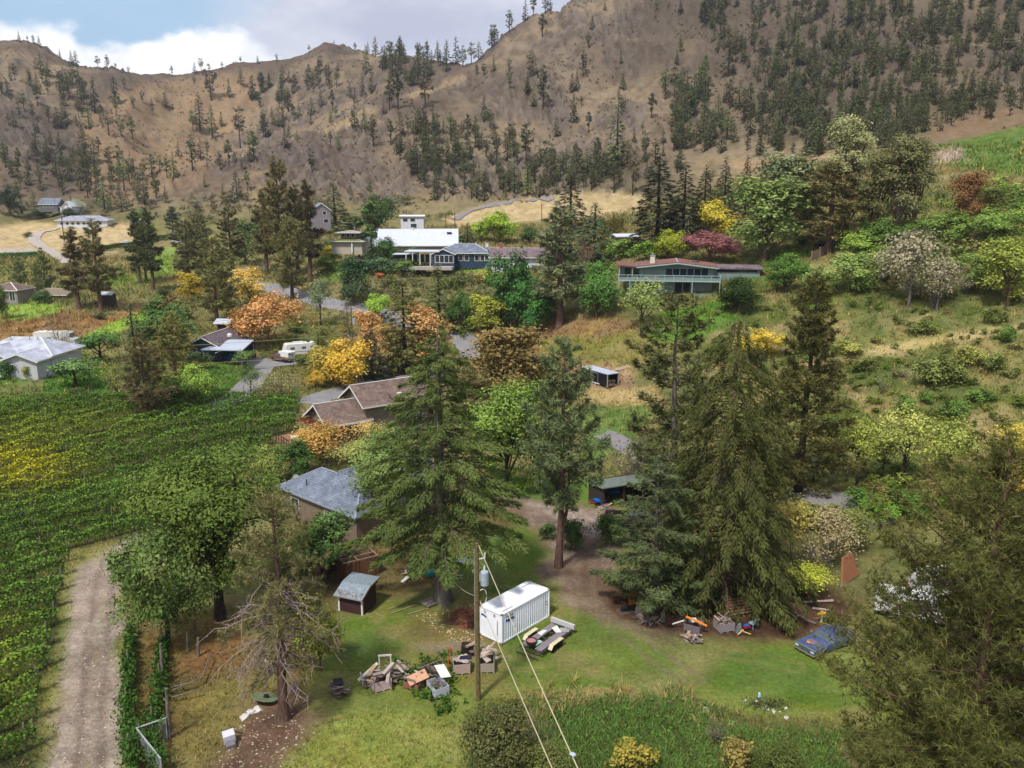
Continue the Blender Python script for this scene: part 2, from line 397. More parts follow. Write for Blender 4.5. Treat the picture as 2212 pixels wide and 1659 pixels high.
    G([(640,1010),(700,860),(560,880),(430,872),(660,860),(840,800),(990,800),(840,850)], (110, 102, 54), (134, 116, 66), 6, 1)
    G([(290,890),(310,868),(440,872),(460,884),(440,896)], (138, 104, 68), (150, 120, 78))
    G([(560,760),(700,700),(860,700),(860,830),(640,830)], (92, 100, 46), (122, 116, 60), 6, 1.5)
    # bench gardens
    G([(930,576),(1060,572),(1062,590),(930,588)], (116, 152, 34), (138, 166, 50), 6, 0.4)
    G([(690,585),(800,575),(800,610),(690,612)], (86, 118, 36), (112, 132, 52))
    G([(790,590),(1060,595),(1060,700),(960,640),(800,640)], (98, 102, 58), (128, 118, 76), 6, 1.5)
    G([(1090,720),(1180,690),(1300,680),(1380,700),(1340,795),(1150,790)], (132, 102, 66), (148, 124, 70), 6, 1.5)
    G([(1120,740),(1340,720),(1560,640),(1580,660),(1520,740),(1360,790),(1200,770)], (116, 116, 42), (134, 124, 62), 6, 1.2)
    G([(1400,735),(1420,680),(1560,648),(1600,690),(1490,740)], (72, 112, 22), (98, 132, 38), 6, 1.2)
    G([(1600,620),(1640,560),(1730,525),(1760,540),(1680,600)], (90, 118, 40), (112, 132, 54))
    G([(1140,800),(1360,790),(1370,850),(1230,850)], (140, 112, 82), (160, 130, 92), 6, 1.2)
    G([(1240,840),(1420,840),(1440,880),(1250,880)], (176, 152, 96), (156, 140, 84), 6, 1.2)
    G([(1250,880),(1420,880),(1360,960),(1260,1010)], (84, 112, 40), (104, 126, 52), 6, 1.2)
    # yard of the near house
    G([(560,1250),(700,1050),(1050,1010),(1110,1070),(1130,1150),(1040,1210),(820,1300),(700,1300)], (92, 80, 44), (118, 104, 58), 9, 1.5)
    G([(1010,1060),(1110,1030),(1290,1040),(1290,1085),(1110,1075)], (78, 112, 30), (102, 128, 46), 1)
    G([(930,1240),(1040,1165),(1120,1135),(1175,1170),(1185,1215),(1120,1250),(1000,1265)], (86, 112, 30), (112, 128, 46), 1)
    # near ground: rough at the left, lawn, dirt
    G([(262,1340),(490,1300),(560,1400),(740,1290),(650,1560),(560,1720),(150,1720)], (96, 86, 42), (130, 108, 58), 4, 1.5)
    G([(300,1700),(420,1480),(640,1420),(620,1720)], (104, 100, 46), (130, 118, 62), 4, 1.5)
    G([(380,1440),(490,1350),(560,1380),(450,1470)], (136, 98, 54), (120, 84, 48), 4, 1.2, 0.8)
    lawn = P([(575,1760),(640,1580),(690,1450),(745,1330),(830,1300),(960,1295),(1045,1250),(1190,1240),(1330,1310),(1470,1372),(1600,1390),(1730,1395),(1900,1400),(1960,1600),(1500,1600),(1100,1760)], 1.0)
    put(lawn, (76, 106, 24), (114, 124, 46), st(n1*0.55+n3*0.2+n2*0.35, 0.42, 0.68), 1)
    put(lawn*st(fbm(X/4.5, Y/4.5, 107, 3), 0.52, 0.64), (132, 122, 66), (140, 126, 76), n2, None, 0.6)
    put(lawn*P([(1240,1330),(1380,1350),(1480,1420),(1420,1470),(1280,1400)], 2), (74, 104, 28), (96, 118, 38), n2, None, 0.7)
    put(P([(1580,1400),(1720,1400),(1790,1450),(1790,1540),(1650,1510),(1520,1450)], 1.2), (76, 106, 30), (98, 120, 42), n2, 1)
    put(P([(880,1320),(1040,1290),(1060,1385),(1000,1400),(880,1390)], 1.5), (132, 110, 66), (112, 106, 50), st(n2, .4, .6), 1)
    G([(960,1400),(1100,1385),(1100,1520),(980,1470)], (112, 112, 48), (132, 122, 66), 1, 1.2)
    G([(590,1600),(760,1540),(1000,1560),(1040,1720),(560,1720)], (112, 128, 38), (140, 142, 62), 4, 1.2)
    G([(1030,1530),(1130,1510),(1260,1490),(1480,1500),(1640,1555),(1800,1560),(1850,1760),(1030,1760)], (70, 84, 34), (100, 102, 50), 4, 0.8)
    G([(1130,1500),(1280,1480),(1480,1500),(1560,1545),(1480,1530),(1300,1505),(1130,1545)], (176, 150, 98), (140, 126, 74), 4, 0.8)
    G([(1085,1550),(1160,1545),(1210,1600),(1180,1640),(1090,1590)], (136, 112, 92), (160, 138, 116), 4, 0.8)
    D = lambda poly, a, b, k, so=1.0, al=1.0: put(P(poly, so), a, b, st(n2*0.6+n4*0.4, 0.32, 0.68), k, al)
    drive = [(1080,1068),(1200,1080),(1290,1106),(1350,1150),(1345,1205),(1312,1250),(1330,1288),(1440,1335),(1470,1376),(1370,1364),(1280,1330),(1210,1310),(1190,1250),(1150,1252),(1195,1200),(1185,1165),(1120,1125),(1080,1095)]
    D(drive, (112, 92, 76), (142, 122, 106), 2)
    D([(1120,1080),(1200,1085),(1300,1112),(1330,1150),(1260,1150),(1180,1110)], (148, 130, 118), (166, 148, 136), 2)
    D([(1200,1215),(1280,1200),(1320,1250),(1340,1300),(1240,1290)], (96, 74, 58), (116, 94, 76), 2)
    D([(880,1398),(1030,1385),(1050,1402),(960,1412)], (128, 112, 98), (150, 134, 120), 2, 0.7)
    D([(1300,1258),(1420,1290),(1560,1280),(1740,1262),(1840,1290),(1850,1345),(1715,1392),(1600,1388),(1470,1384),(1380,1352),(1320,1322)], (66, 47, 36), (92, 66, 48), 3, 1.2)
    D([(440,1720),(480,1600),(520,1545),(580,1500),(650,1500),(700,1545),(640,1600),(585,1650),(560,1720)], (96, 72, 54), (124, 98, 78), 3, 1.2)
    D([(560,1290),(700,1160),(760,1140),(840,1230),(730,1280)], (84, 70, 46), (104, 88, 58), 3, 1.5)
    D([(290,1640),(340,1560),(370,1580),(370,1720)], (84, 66, 46), (104, 84, 58), 4, 1)
    # vineyard floor and track
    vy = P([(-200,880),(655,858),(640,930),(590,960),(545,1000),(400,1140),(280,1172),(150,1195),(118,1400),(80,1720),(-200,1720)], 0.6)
    put(vy, (58, 66, 30), (86, 84, 44), st(n1*0.5+n2*0.5, .35, .65), 5)  # floor colour darkened to stand in for shade between the vine rows
    G([(60,1720),(95,1500),(130,1340),(150,1240),(160,1190),(280,1168),(290,1400),(285,1720)], (104, 116, 42), (132, 128, 62), 4, 0.8)
    track = [(172,1225),(200,1200),(255,1183),(292,1150),(298,1168),(276,1190),(262,1290),(252,1420),(262,1540),(272,1720),(78,1720),(112,1560),(138,1440),(150,1330)]
    D(track, (136, 120, 104), (166, 150, 134), 0, 0.8)
    def ruts(pix, offs, wid, col, alpha):
        pts = []
        for i in range(len(pix)-1):
            for f in np.linspace(0, 1, 12, endpoint=False): pts.append(ground(pix[i][0]+(pix[i+1][0]-pix[i][0])*f, pix[i][1]+(pix[i+1][1]-pix[i][1])*f)[:2])
        pts = np.array(pts); sel = (X > pts[:, 0].min()-4) & (X < pts[:, 0].max()+4) & (Y > pts[:, 1].min()-4) & (Y < pts[:, 1].max()+4)
        x, y = X[sel], Y[sel]; best = np.full(x.shape, 1e9)
        for q in range(0, len(pts), 40): best = np.minimum(best, ((x[:, None]-pts[None, q:q+40, 0])**2+(y[:, None]-pts[None, q:q+40, 1])**2).min(1))
        ds = np.sqrt(best)+(fbm(x/1.5, y/1.5, 15, 3)-0.5)*0.5; m = 0
        for o in offs: m = np.maximum(m, np.exp(-((ds-o)/wid)**2))
        m = (m*alpha*(0.4+0.9*fbm(x/2.5, y/2.5, 16, 3)))[:, None]; c[sel] = c[sel]*(1-m)+srgb(col)*m
    ruts([(190,1660),(200,1500),(212,1380),(222,1280),(240,1200)], (0.75,), 0.28, (112, 96, 84), 0.75)
    ruts([(190,1660),(200,1500),(212,1380),(222,1280),(240,1200)], (0.0,), 0.25, (122, 116, 72), 0.55)
    ruts([(1110,1085),(1220,1100),(1290,1150),(1262,1230),(1270,1300),(1320,1345),(1420,1420),(1500,1470)], (0.75,), 0.3, (124, 106, 82), 0.7)
    ruts([(1240,1290),(1180,1420),(1130,1440),(1060,1420),(940,1404)], (0.7,), 0.3, (138, 124, 84), 0.55)
    ruts([(1330,1345),(1480,1400),(1640,1420),(1720,1440)], (0.75,), 0.3, (130, 122, 70), 0.5)
    lum = (c*np.array((0.3, 0.59, 0.11))).sum(-1, keepdims=True); c[:] = c*0.9+lum*0.1
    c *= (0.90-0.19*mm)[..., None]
    return c, cls
_gx = np.gradient(GZ, axis=1)/np.gradient(GD, axis=1)
_gt = np.gradient(GZ, axis=0)/(np.gradient(GA, axis=0)*GD)
_slope = np.hypot(_gx, _gt)
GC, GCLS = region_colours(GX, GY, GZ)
CLASSES = ['gravel_track', 'lawn', 'dirt_driveway', 'bare_soil', 'rough_grass', 'vineyard_ground', 'meadow', 'valley_field', 'mountain_slope', 'house_yard']
nA, nD = GZ.shape
_id = np.arange(nA*nD).reshape(nA, nD)
_q = np.stack([_id[:-1, :-1], _id[1:, :-1], _id[1:, 1:], _id[:-1, 1:]], -1).reshape(-1, 4)[:, ::-1]
_fc = GCLS[:-1, :-1].ravel()
_P = np.stack([GX, GY, GZ], -1).reshape(-1, 3); _C = np.concatenate([GC.reshape(-1, 3), np.ones((nA*nD, 1))], 1)
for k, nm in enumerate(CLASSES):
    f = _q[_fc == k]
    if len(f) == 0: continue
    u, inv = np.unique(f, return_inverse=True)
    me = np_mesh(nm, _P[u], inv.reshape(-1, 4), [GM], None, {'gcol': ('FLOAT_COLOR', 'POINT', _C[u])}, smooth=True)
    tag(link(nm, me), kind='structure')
def cls_at(x, y):
    a = np.arctan2(x, y); d = np.hypot(x, y)
    i = np.clip(np.searchsorted(AZ, a)-1, 0, nA-2); j = np.clip(np.searchsorted(DD, d)-1, 0, nD-2)
    return GCLS[i, j], GC[i, j]
# ------------------------------------------------------------------ foliage materials
def foliage_mat():
    m = bpy.data.materials.new('foliage'); m.use_nodes = True; nt = m.node_tree; N = nt.nodes; L = nt.links; N.clear()
    out = N.new('ShaderNodeOutputMaterial'); at_ = N.new('ShaderNodeAttribute'); at_.attribute_name = 'v'
    oi = N.new('ShaderNodeObjectInfo')
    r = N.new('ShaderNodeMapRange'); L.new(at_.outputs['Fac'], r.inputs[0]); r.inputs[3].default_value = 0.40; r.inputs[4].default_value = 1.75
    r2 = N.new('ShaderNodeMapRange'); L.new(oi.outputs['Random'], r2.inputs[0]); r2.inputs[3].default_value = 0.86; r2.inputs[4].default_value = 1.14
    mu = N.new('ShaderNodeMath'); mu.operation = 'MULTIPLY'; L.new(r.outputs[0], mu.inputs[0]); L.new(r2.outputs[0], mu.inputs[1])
    sc = N.new('ShaderNodeVectorMath'); sc.operation = 'SCALE'; L.new(oi.outputs['Color'], sc.inputs[0]); L.new(mu.outputs[0], sc.inputs['Scale'])
    hs = N.new('ShaderNodeHueSaturation'); L.new(sc.outputs[0], hs.inputs['Color'])
    r3 = N.new('ShaderNodeMapRange'); L.new(at_.outputs['Fac'], r3.inputs[0]); r3.inputs[3].default_value = 0.517; r3.inputs[4].default_value = 0.482
    L.new(r3.outputs[0], hs.inputs['Hue']); hs.inputs['Saturation'].default_value = 0.93
    d = N.new('ShaderNodeBsdfDiffuse'); t = N.new('ShaderNodeBsdfTranslucent'); mx = N.new('ShaderNodeMixShader'); mx.inputs[0].default_value = 0.17
    L.new(hs.outputs[0], d.inputs[0]); L.new(hs.outputs[0], t.inputs[0]); L.new(d.outputs[0], mx.inputs[1]); L.new(t.outputs[0], mx.inputs[2])
    L.new(mx.outputs[0], out.inputs[0]); return m
FM = foliage_mat()
def bark_mat(name, rgb, sc=6.0):
    m, nt, b = nmat(name); N = nt.nodes; L = nt.links
    tc = N.new('ShaderNodeTexCoord'); mp = N.new('ShaderNodeMapping'); mp.inputs['Scale'].default_value = (sc, sc, sc*0.25); L.new(tc.outputs['Object'], mp.inputs[0])
    n = N.new('ShaderNodeTexNoise'); n.inputs['Scale'].default_value = 1.4; n.inputs['Detail'].default_value = 6; n.inputs['Roughness'].default_value = 0.7; L.new(mp.outputs[0], n.inputs['Vector'])
    r = N.new('ShaderNodeValToRGB'); e = r.color_ramp.elements; c = srgb(rgb)
    e[0].position = 0.35; e[1].position = 0.68; e[0].color = (*(c*0.4), 1); e[1].color = (*np.clip(c*1.35, 0, 1), 1)
    L.new(n.outputs['Fac'], r.inputs[0]); L.new(r.outputs[0], b.inputs['Base Color']); b.inputs['Roughness'].default_value = 0.95
    bp = N.new('ShaderNodeBump'); bp.inputs['Strength'].default_value = 0.8; bp.inputs['Distance'].default_value = 0.05; L.new(n.outputs['Fac'], bp.inputs['Height']); L.new(bp.outputs[0], b.inputs['Normal'])
    return m
BARK = bark_mat('bark_brown', (104, 82, 68)); BARKR = bark_mat('bark_red', (108, 84, 74)); BARKG = bark_mat('bark_grey', (118, 110, 102)); BARKD = bark_mat('bark_dark', (62, 54, 46)); BARKP = bark_mat('dead_branch_grey', (150, 132, 126))
def nrm(v): return v/np.maximum(np.linalg.norm(v, axis=-1, keepdims=True), 1e-9)
def tri_leaves(c, d, s, w, rg, flat=0.0):
    p = nrm(np.cross(d, rg.normal(size=c.shape)+np.array((0, 0, flat)))); s = s[:, None]; w = w[:, None]
    co = np.stack([c-p*w/2, c+p*w/2, c+d*s], 1).reshape(-1, 3)
    return co, np.arange(len(co)).reshape(-1, 3)
def rhomb_leaves(c, d, s, w, rg):
    p = nrm(np.cross(d, rg.normal(size=c.shape))); s = s[:, None]/2; w = w[:, None]/2
    co = np.stack([c-d*s, c+p*w+d*s*0.15, c+d*s, c-p*w+d*s*0.15], 1).reshape(-1, 3)
    return co, np.arange(len(co)).reshape(-1, 4)
def facing_leaves(c, n, s, w, rg):
    """rhombic leaves whose faces look along n"""
    d = nrm(np.cross(n, rg.normal(size=c.shape))); p = nrm(np.cross(n, d)); s = s[:, None]/2; w = w[:, None]/2
    co = np.stack([c-d*s, c+p*w+d*s*0.15, c+d*s, c-p*w+d*s*0.15], 1).reshape(-1, 3)
    return co, np.arange(len(co)).reshape(-1, 4)
def tubes(lines, n=6):
    """lines: list of (points (k,3), radii (k,)) -> co, quads"""
    CO = []; FA = []; base = 0
    ang = np.arange(n)*2*math.pi/n
    for pts, rad in lines:
        pts = np.asarray(pts, float); rad = np.asarray(rad, float); k = len(pts)
        t = nrm(np.gradient(pts, axis=0)); ref = np.array([0.13, 1.0, 0.07]) if abs(t[0][2]) > 0.8 else np.array([0.05, 0.02, 1.0])
        u = nrm(np.cross(t, ref)); v = np.cross(t, u)
        ring = pts[:, None]+rad[:, None, None]*(np.cos(ang)[None, :, None]*u[:, None]+np.sin(ang)[None, :, None]*v[:, None])
        CO.append(ring.reshape(-1, 3)); i = np.arange(k-1)[:, None]*n+np.arange(n)[None]; j = np.arange(k-1)[:, None]*n+(np.arange(n)[None]+1) % n
        FA.append((np.stack([i, j, j+n, i+n], -1)+base).reshape(-1, 4)); base += k*n
    return np.concatenate(CO), np.concatenate(FA)
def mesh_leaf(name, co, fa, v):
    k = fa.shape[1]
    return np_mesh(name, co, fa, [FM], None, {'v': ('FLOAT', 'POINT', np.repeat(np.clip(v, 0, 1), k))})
def trunk_line(h, r, rg, wob=0.012, k=9, lean=(0, 0), top=0.03):
    z = np.linspace(-0.4, h, k); f = np.clip(z/h, 0, 1)
    x = np.cumsum(rg.normal(0, wob*h/k, k))+lean[0]*f; y = np.cumsum(rg.normal(0, wob*h/k, k))+lean[1]*f
    rad = r*(1-f)**0.8+top; rad[0] *= 1.35; rad[1] *= 1.0
    return np.stack([x-x[0], y-y[0], z], 1), rad
def on_line(line, z): return np.array([np.interp(z, line[0][:, 2], line[0][:, i]) for i in (0, 1)]+[z])

def decid(name, seed, h, w, nleaf, leaf, lo=0.2, lobes=13, spread=0.20, bark=BARK, asp=0.55, lean=(0, 0), trunk_r=None, fork=None, clump=9, quad=True, flat=1.0, up=0.0):
    rg = np.random.default_rng(seed); tl = trunk_line(h*(lo+0.35), trunk_r or h*0.018, rg, 0.05, 6, lean)
    tl = (tl[0], np.maximum(tl[1], (trunk_r or h*0.018)*0.45))
    cz = h*(lo+1)/2; rz = h*(1-lo)/2*0.86; rx = w/2*0.80
    d = nrm(rg.normal(size=(lobes, 3))); rr = rg.uniform(0.35, 0.92, lobes)[:, None]
    d[:, 2] = d[:, 2]*0.9+up
    ctr = d*rr*np.array([rx, rx, rz])+np.array([lean[0], lean[1], cz])
    ctr[0] = (lean[0], lean[1], cz+rz*0.55)
    lr = rg.uniform(0.24, 0.42, lobes)*min(rx, rz*1.2)*(13/lobes)**0.25
    lines = [tl]; zf = h*(fork or max(lo, 0.12))
    for i in range(lobes):
        a = on_line(tl, rg.uniform(zf*0.8, max(zf*1.3, min(h*(lo+0.3), ctr[i][2]*0.8)))); b = ctr[i]; k = 5; t = np.linspace(0, 1, k)[:, None]
        mid = rg.normal(0, 0.05*w, 3)
        p = a+(b-a)*t+np.sin(t*math.pi)*mid; p[:, 2] += np.sin(t[:, 0]*math.pi)*0.04*h
        r0 = (trunk_r or h*0.018)*rg.uniform(0.3, 0.5); lines.append((p, np.linspace(r0, r0*0.25, k)))
        for _ in range(2):
            e = b+rg.normal(0, lr[i]*0.7, 3); q = p[3]+(e-p[3])*np.linspace(0, 1, 4)[:, None]; lines.append((q, np.linspace(r0*0.3, 0.012, 4)))
    nc = lobes*clump; li = np.arange(nc) % lobes
    cd = nrm(rg.normal(size=(nc, 3))+np.array([0, 0, 0.35])); cc = ctr[li]+cd*lr[li][:, None]*rg.uniform(0.75, 1.2, (nc, 1))*np.array([1, 1, flat])
    cv = rg.uniform(0.15, 0.8, nc)
    ci = rg.integers(0, nc, nleaf); off = rg.normal(0, 1, (nleaf, 3))*spread*np.minimum(lr[li[ci]]*1.1, 1.6)[:, None]*1.6
    c = cc[ci]+off*np.array([1, 1, 0.75]); c[:, 2] = np.maximum(c[:, 2], h*lo*0.55)
    dr = nrm(rg.normal(size=(nleaf, 3))+cd[ci]*0.6+np.array([0, 0, -0.25]))
    s = leaf*rg.uniform(0.7, 1.35, nleaf); v = cv[ci]*0.6+rg.uniform(0, 0.42, nleaf)
    fn = nrm(cd[ci]*1.1+nrm(c-np.array((lean[0], lean[1], cz)))*0.5+np.array((0, 0, 0.35))+rg.normal(0, 0.55, (nleaf, 3)))
    co, fa = facing_leaves(c, fn, s, s*asp, rg)
    tc, tf = tubes(lines, 5)
    return fit(dict(crown=mesh_leaf(name+'_crown', co, fa, v), trunk=np_mesh(name+'_trunk', tc, tf, [bark], smooth=True)))

def spruce(name, seed, h, w, nbr, nper, leaf, lo=0.06, droop=0.45, rise=0.18, prof=0.85, gap=0.0, bark=BARK, asp=0.32, rough=0.22, hang=0.35, trunk_r=None, lat=0.30, bare=0.15, limbs=True):
    rg = np.random.default_rng(seed); tl = trunk_line(h*0.985, trunk_r or h*0.016, rg, 0.01)
    u = (np.arange(nbr)+rg.uniform(0, 1, nbr))/nbr
    zf = 1-(1-u)**0.9*0.995; zb = h*(lo+(1-lo)*zf)
    az = np.arange(nbr)*2.39996+rg.uniform(-0.5, 0.5, nbr)
    L = w/2*((1-zf)**prof+0.035)*rg.uniform(1-rough*1.6, 1+rough*0.6, nbr)
    keep = rg.uniform(0, 1, nbr) > gap; zb, az, L, zf = zb[keep], az[keep], L[keep], zf[keep]; nb = len(L)
    wt = L+0.25*w/2*0.3; n = nbr*nper; bi = rg.choice(nb, n, p=wt/wt.sum())
    t = bare+(1-bare)*np.sqrt(rg.uniform(0, 1, n))
    la = rg.uniform(-1, 1, n)*lat*L[bi]*(1.05-t); rr = t*L[bi]
    er = np.stack([np.cos(az[bi]), np.sin(az[bi]), 0*t], 1); et = np.stack([-np.sin(az[bi]), np.cos(az[bi]), 0*t], 1)
    zz = zb[bi]+L[bi]*(rise*t-droop*t*t)+rg.normal(0, 0.05, n)*np.minimum(L[bi], 2)-np.abs(la)*0.25
    base = np.stack([np.interp(zb[bi], tl[0][:, 2], tl[0][:, i]) for i in (0, 1)]+[0*t], 1)
    c = base+er*rr[:, None]+et*la[:, None]; c[:, 2] = zz-rg.uniform(0, 1, n)**2*hang*leaf*2.0
    d = nrm(er*0.8+et*(np.sign(la)*rg.uniform(0.2, 1.0, n))[:, None]+np.array([0, 0, -1.0])*(hang+rg.uniform(-0.3, 0.4, n))[:, None]+rg.normal(0, 0.22, (n, 3)))
    s = leaf*rg.uniform(0.65, 1.3, n)*(0.65+0.35*np.clip(L[bi]/(w/2), 0, 1))
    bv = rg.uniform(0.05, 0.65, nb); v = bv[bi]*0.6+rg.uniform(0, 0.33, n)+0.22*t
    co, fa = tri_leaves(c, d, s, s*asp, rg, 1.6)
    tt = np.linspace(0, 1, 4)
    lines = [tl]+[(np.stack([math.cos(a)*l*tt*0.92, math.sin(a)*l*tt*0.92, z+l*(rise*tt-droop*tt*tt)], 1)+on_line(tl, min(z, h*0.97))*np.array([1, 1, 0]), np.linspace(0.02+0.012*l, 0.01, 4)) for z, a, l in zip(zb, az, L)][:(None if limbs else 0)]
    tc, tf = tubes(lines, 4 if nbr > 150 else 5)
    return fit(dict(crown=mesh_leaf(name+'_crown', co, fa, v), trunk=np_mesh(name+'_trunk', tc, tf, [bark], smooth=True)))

def ponderosa(name, seed, h, w, nbr, ntuft, K, blade, lo=0.3, bark=BARKR, wid=0.16, trunk_r=None, rise=0.25, irr=0.5, peak=0.3, dead=0, dead_lo=0.1, top=0.12, gap_bands=True, lean=(0, 0), sub=0.34, fork=None, browns=0.0, sag=0.3, limbs=True, inner=0.75, ipow=1.45):
    rg = np.random.default_rng(seed); tl = trunk_line(h*0.98, trunk_r or h*0.017, rg, 0.02, 9, lean)
    zf = np.sort(rg.uniform(0, 1, nbr)); zb = h*(lo+(1-lo)*zf)
    prof = np.where(zf < peak, 0.55+0.45*zf/peak, np.clip((1-zf)/(1-peak), 0, 1)**0.72*(1-top)+top)
    if gap_bands: prof = prof*(0.72+0.56*vnoise(zf*7+seed, 0*zf+seed, 3))
    L = w/2*prof*rg.uniform(1-irr, 1.08, nbr); az = np.arange(nbr)*2.39996+rg.normal(0, 0.6, nbr)
    ri = rg.normal(rise, 0.16, nbr)+0.4*zf
    lines = [tl]; tt = np.linspace(0, 1, 5)
    def curve(i, t): return L[i]*t, zb[i]+L[i]*(ri[i]*t-sag*t*t*(1-zf[i])+0.22*t**3)
    wt = L**1.25; bi = rg.choice(nbr, ntuft, p=wt/wt.sum()); t = 1-inner*rg.uniform(0, 1, ntuft)**ipow
    rr, zz = curve(bi, t); la = rg.normal(0, 1, ntuft)*sub*L[bi]*0.55*(1.12-t)
    er = np.stack([np.cos(az[bi]), np.sin(az[bi]), 0*t], 1); et = np.stack([-np.sin(az[bi]), np.cos(az[bi]), 0*t], 1)
    bx = np.stack([np.interp(zb[bi], tl[0][:, 2], tl[0][:, i]) for i in (0, 1)]+[0*t], 1)
    c = bx+er*rr[:, None]+et*la[:, None]; c[:, 2] = zz+rg.normal(0, 0.10, ntuft)*np.minimum(L[bi], 3)+0.15*np.abs(la)
    out = nrm(er*0.75+et*(np.sign(la)*0.4)[:, None]+np.array([0, 0, 0.55])+rg.normal(0, 0.3, (ntuft, 3)))
    cc = np.repeat(c, K, 0); dd = nrm(np.repeat(out, K, 0)*0.62+nrm(rg.normal(size=(ntuft*K, 3)))*0.95)
    s = blade*rg.uniform(0.7, 1.25, ntuft*K); bvv = rg.uniform(-0.16, 0.16, nbr); tv = np.clip(rg.uniform(0.0, 0.78, ntuft)*0.85+bvv[bi], 0, 0.8); tv = np.where(rg.uniform(0, 1, ntuft) < browns, 0.98, tv)
    v = np.repeat(tv, K)+rg.uniform(0, 0.22, ntuft*K)
    co, fa = tri_leaves(cc, dd, s, s*wid, rg)
    for i in range(nbr if limbs else 0):
        r_, z_ = curve(i, tt); b = on_line(tl, min(zb[i], h*0.97))
        lines.append((np.stack([b[0]+np.cos(az[i])*r_, b[1]+np.sin(az[i])*r_, z_], 1), np.linspace(0.018+0.011*L[i], 0.008, 5)))
    for i in range(min(ntuft, 260) if limbs else 0):       # twigs out to the tufts
        k = bi[i]; t0 = max(t[i]-0.22, 0.1); r_, z_ = curve(k, t0); b = on_line(tl, min(zb[k], h*0.97))
        a = np.array([b[0]+math.cos(az[k])*r_, b[1]+math.sin(az[k])*r_, z_]); lines.append((a+(c[i]-a)*np.linspace(0, 1, 3)[:, None], np.array([0.016, 0.012, 0.006])))
    dl = []
    for _ in range(dead):                    # bare grey branches, crooked and drooping
        z = h*rg.uniform(dead_lo, lo+0.35); a = rg.uniform(0, 6.283); l = w/2*rg.uniform(0.35, 0.95); k = 7; q = np.linspace(0, 1, k)
        wob = np.cumsum(rg.normal(0, 0.10*l, (k, 3)), 0)*q[:, None]; p = np.stack([np.cos(a)*l*q, np.sin(a)*l*q, z+l*(0.12*q-0.55*q*q)], 1)+wob
        dl.append((p, np.linspace(0.06, 0.014, k)))
        for _ in range(4):
            j = rg.integers(2, k-1); e = p[j]+nrm(rg.normal(size=3)+np.array([np.cos(a), np.sin(a), -0.3]))*l*0.35; m_ = (p[j]+e)/2+rg.normal(0, 0.06*l, 3)
            dl.append((np.stack([p[j], m_, e]), np.array([0.026, 0.018, 0.008])))
    if fork:
        z0, dx, dy, z1 = fork; q = np.linspace(0, 1, 7); b = on_line(tl, z0)
        lines.append((np.stack([b[0]+dx*np.minimum(q*2.5, 1), b[1]+dy*np.minimum(q*2.5, 1), z0+(z1-z0)*q], 1), np.linspace((trunk_r or .3)*0.62, 0.06, 7)))
    tc, tf = tubes(lines, 6 if dead or fork else 5); extra = {}
    if dl: dc, df = tubes(dl, 5); extra['dead'] = np_mesh(name+'_dead', dc, df, [BARKP], smooth=True)
    return fit(dict(extra, crown=mesh_leaf(name+'_crown', co, fa, v), trunk=np_mesh(name+'_trunk', tc, tf, [bark], smooth=True)))

def twiggy(name, seed, h, w, nst, nleaf, leaf, bark=BARKG):
    """bare or thinly leaved shrub: many thin stems"""
    rg = np.random.default_rng(seed); lines = []; tips = []
    for i in range(nst):
        a = rg.uniform(0, 6.283); sp = rg.uniform(0.15, 1.0)*w/2; l = h*rg.uniform(0.6, 1.0); q = np.linspace(0, 1, 5)
        p = np.stack([np.cos(a)*sp*q**1.3, np.sin(a)*sp*q**1.3, -0.1+l*q*(1.1-0.1*q)*(1-0.25*sp/w)], 1)+np.cumsum(rg.normal(0, 0.025*h, (5, 3)), 0); lines.append((p, np.linspace(0.012*h*0.5+0.01, 0.006, 5)))
        for _ in range(5):
            j = rg.integers(1, 5); e = p[j]+nrm(rg.normal(size=3)+np.array([np.cos(a)*.6, np.sin(a)*.6, 0.7]))*h*rg.uniform(0.12, 0.28); lines.append((np.stack([p[j], (p[j]+e)/2+rg.normal(0, 0.01*h, 3), e]), np.array([0.012, 0.008, 0.004]))); tips.append(e); tips.append((p[j]+e)/2)
    tips = np.array(tips); ti = rg.integers(0, len(tips), nleaf); c = tips[ti]+rg.normal(0, 0.05*h, (nleaf, 3)); c[:, 2] = np.maximum(c[:, 2], 0.05)
    d = nrm(rg.normal(size=(nleaf, 3))); s = leaf*rg.uniform(0.7, 1.3, nleaf); co, fa = rhomb_leaves(c, d, s, s*0.5, rg)
    tc, tf = tubes(lines, 4); tv = rg.uniform(0.1, 0.7, len(tips))
    return fit(dict(crown=mesh_leaf(name+'_crown', co, fa, tv[ti]*0.7+rg.uniform(0, 0.35, nleaf)), trunk=np_mesh(name+'_trunk', tc, tf, [bark], smooth=True)))

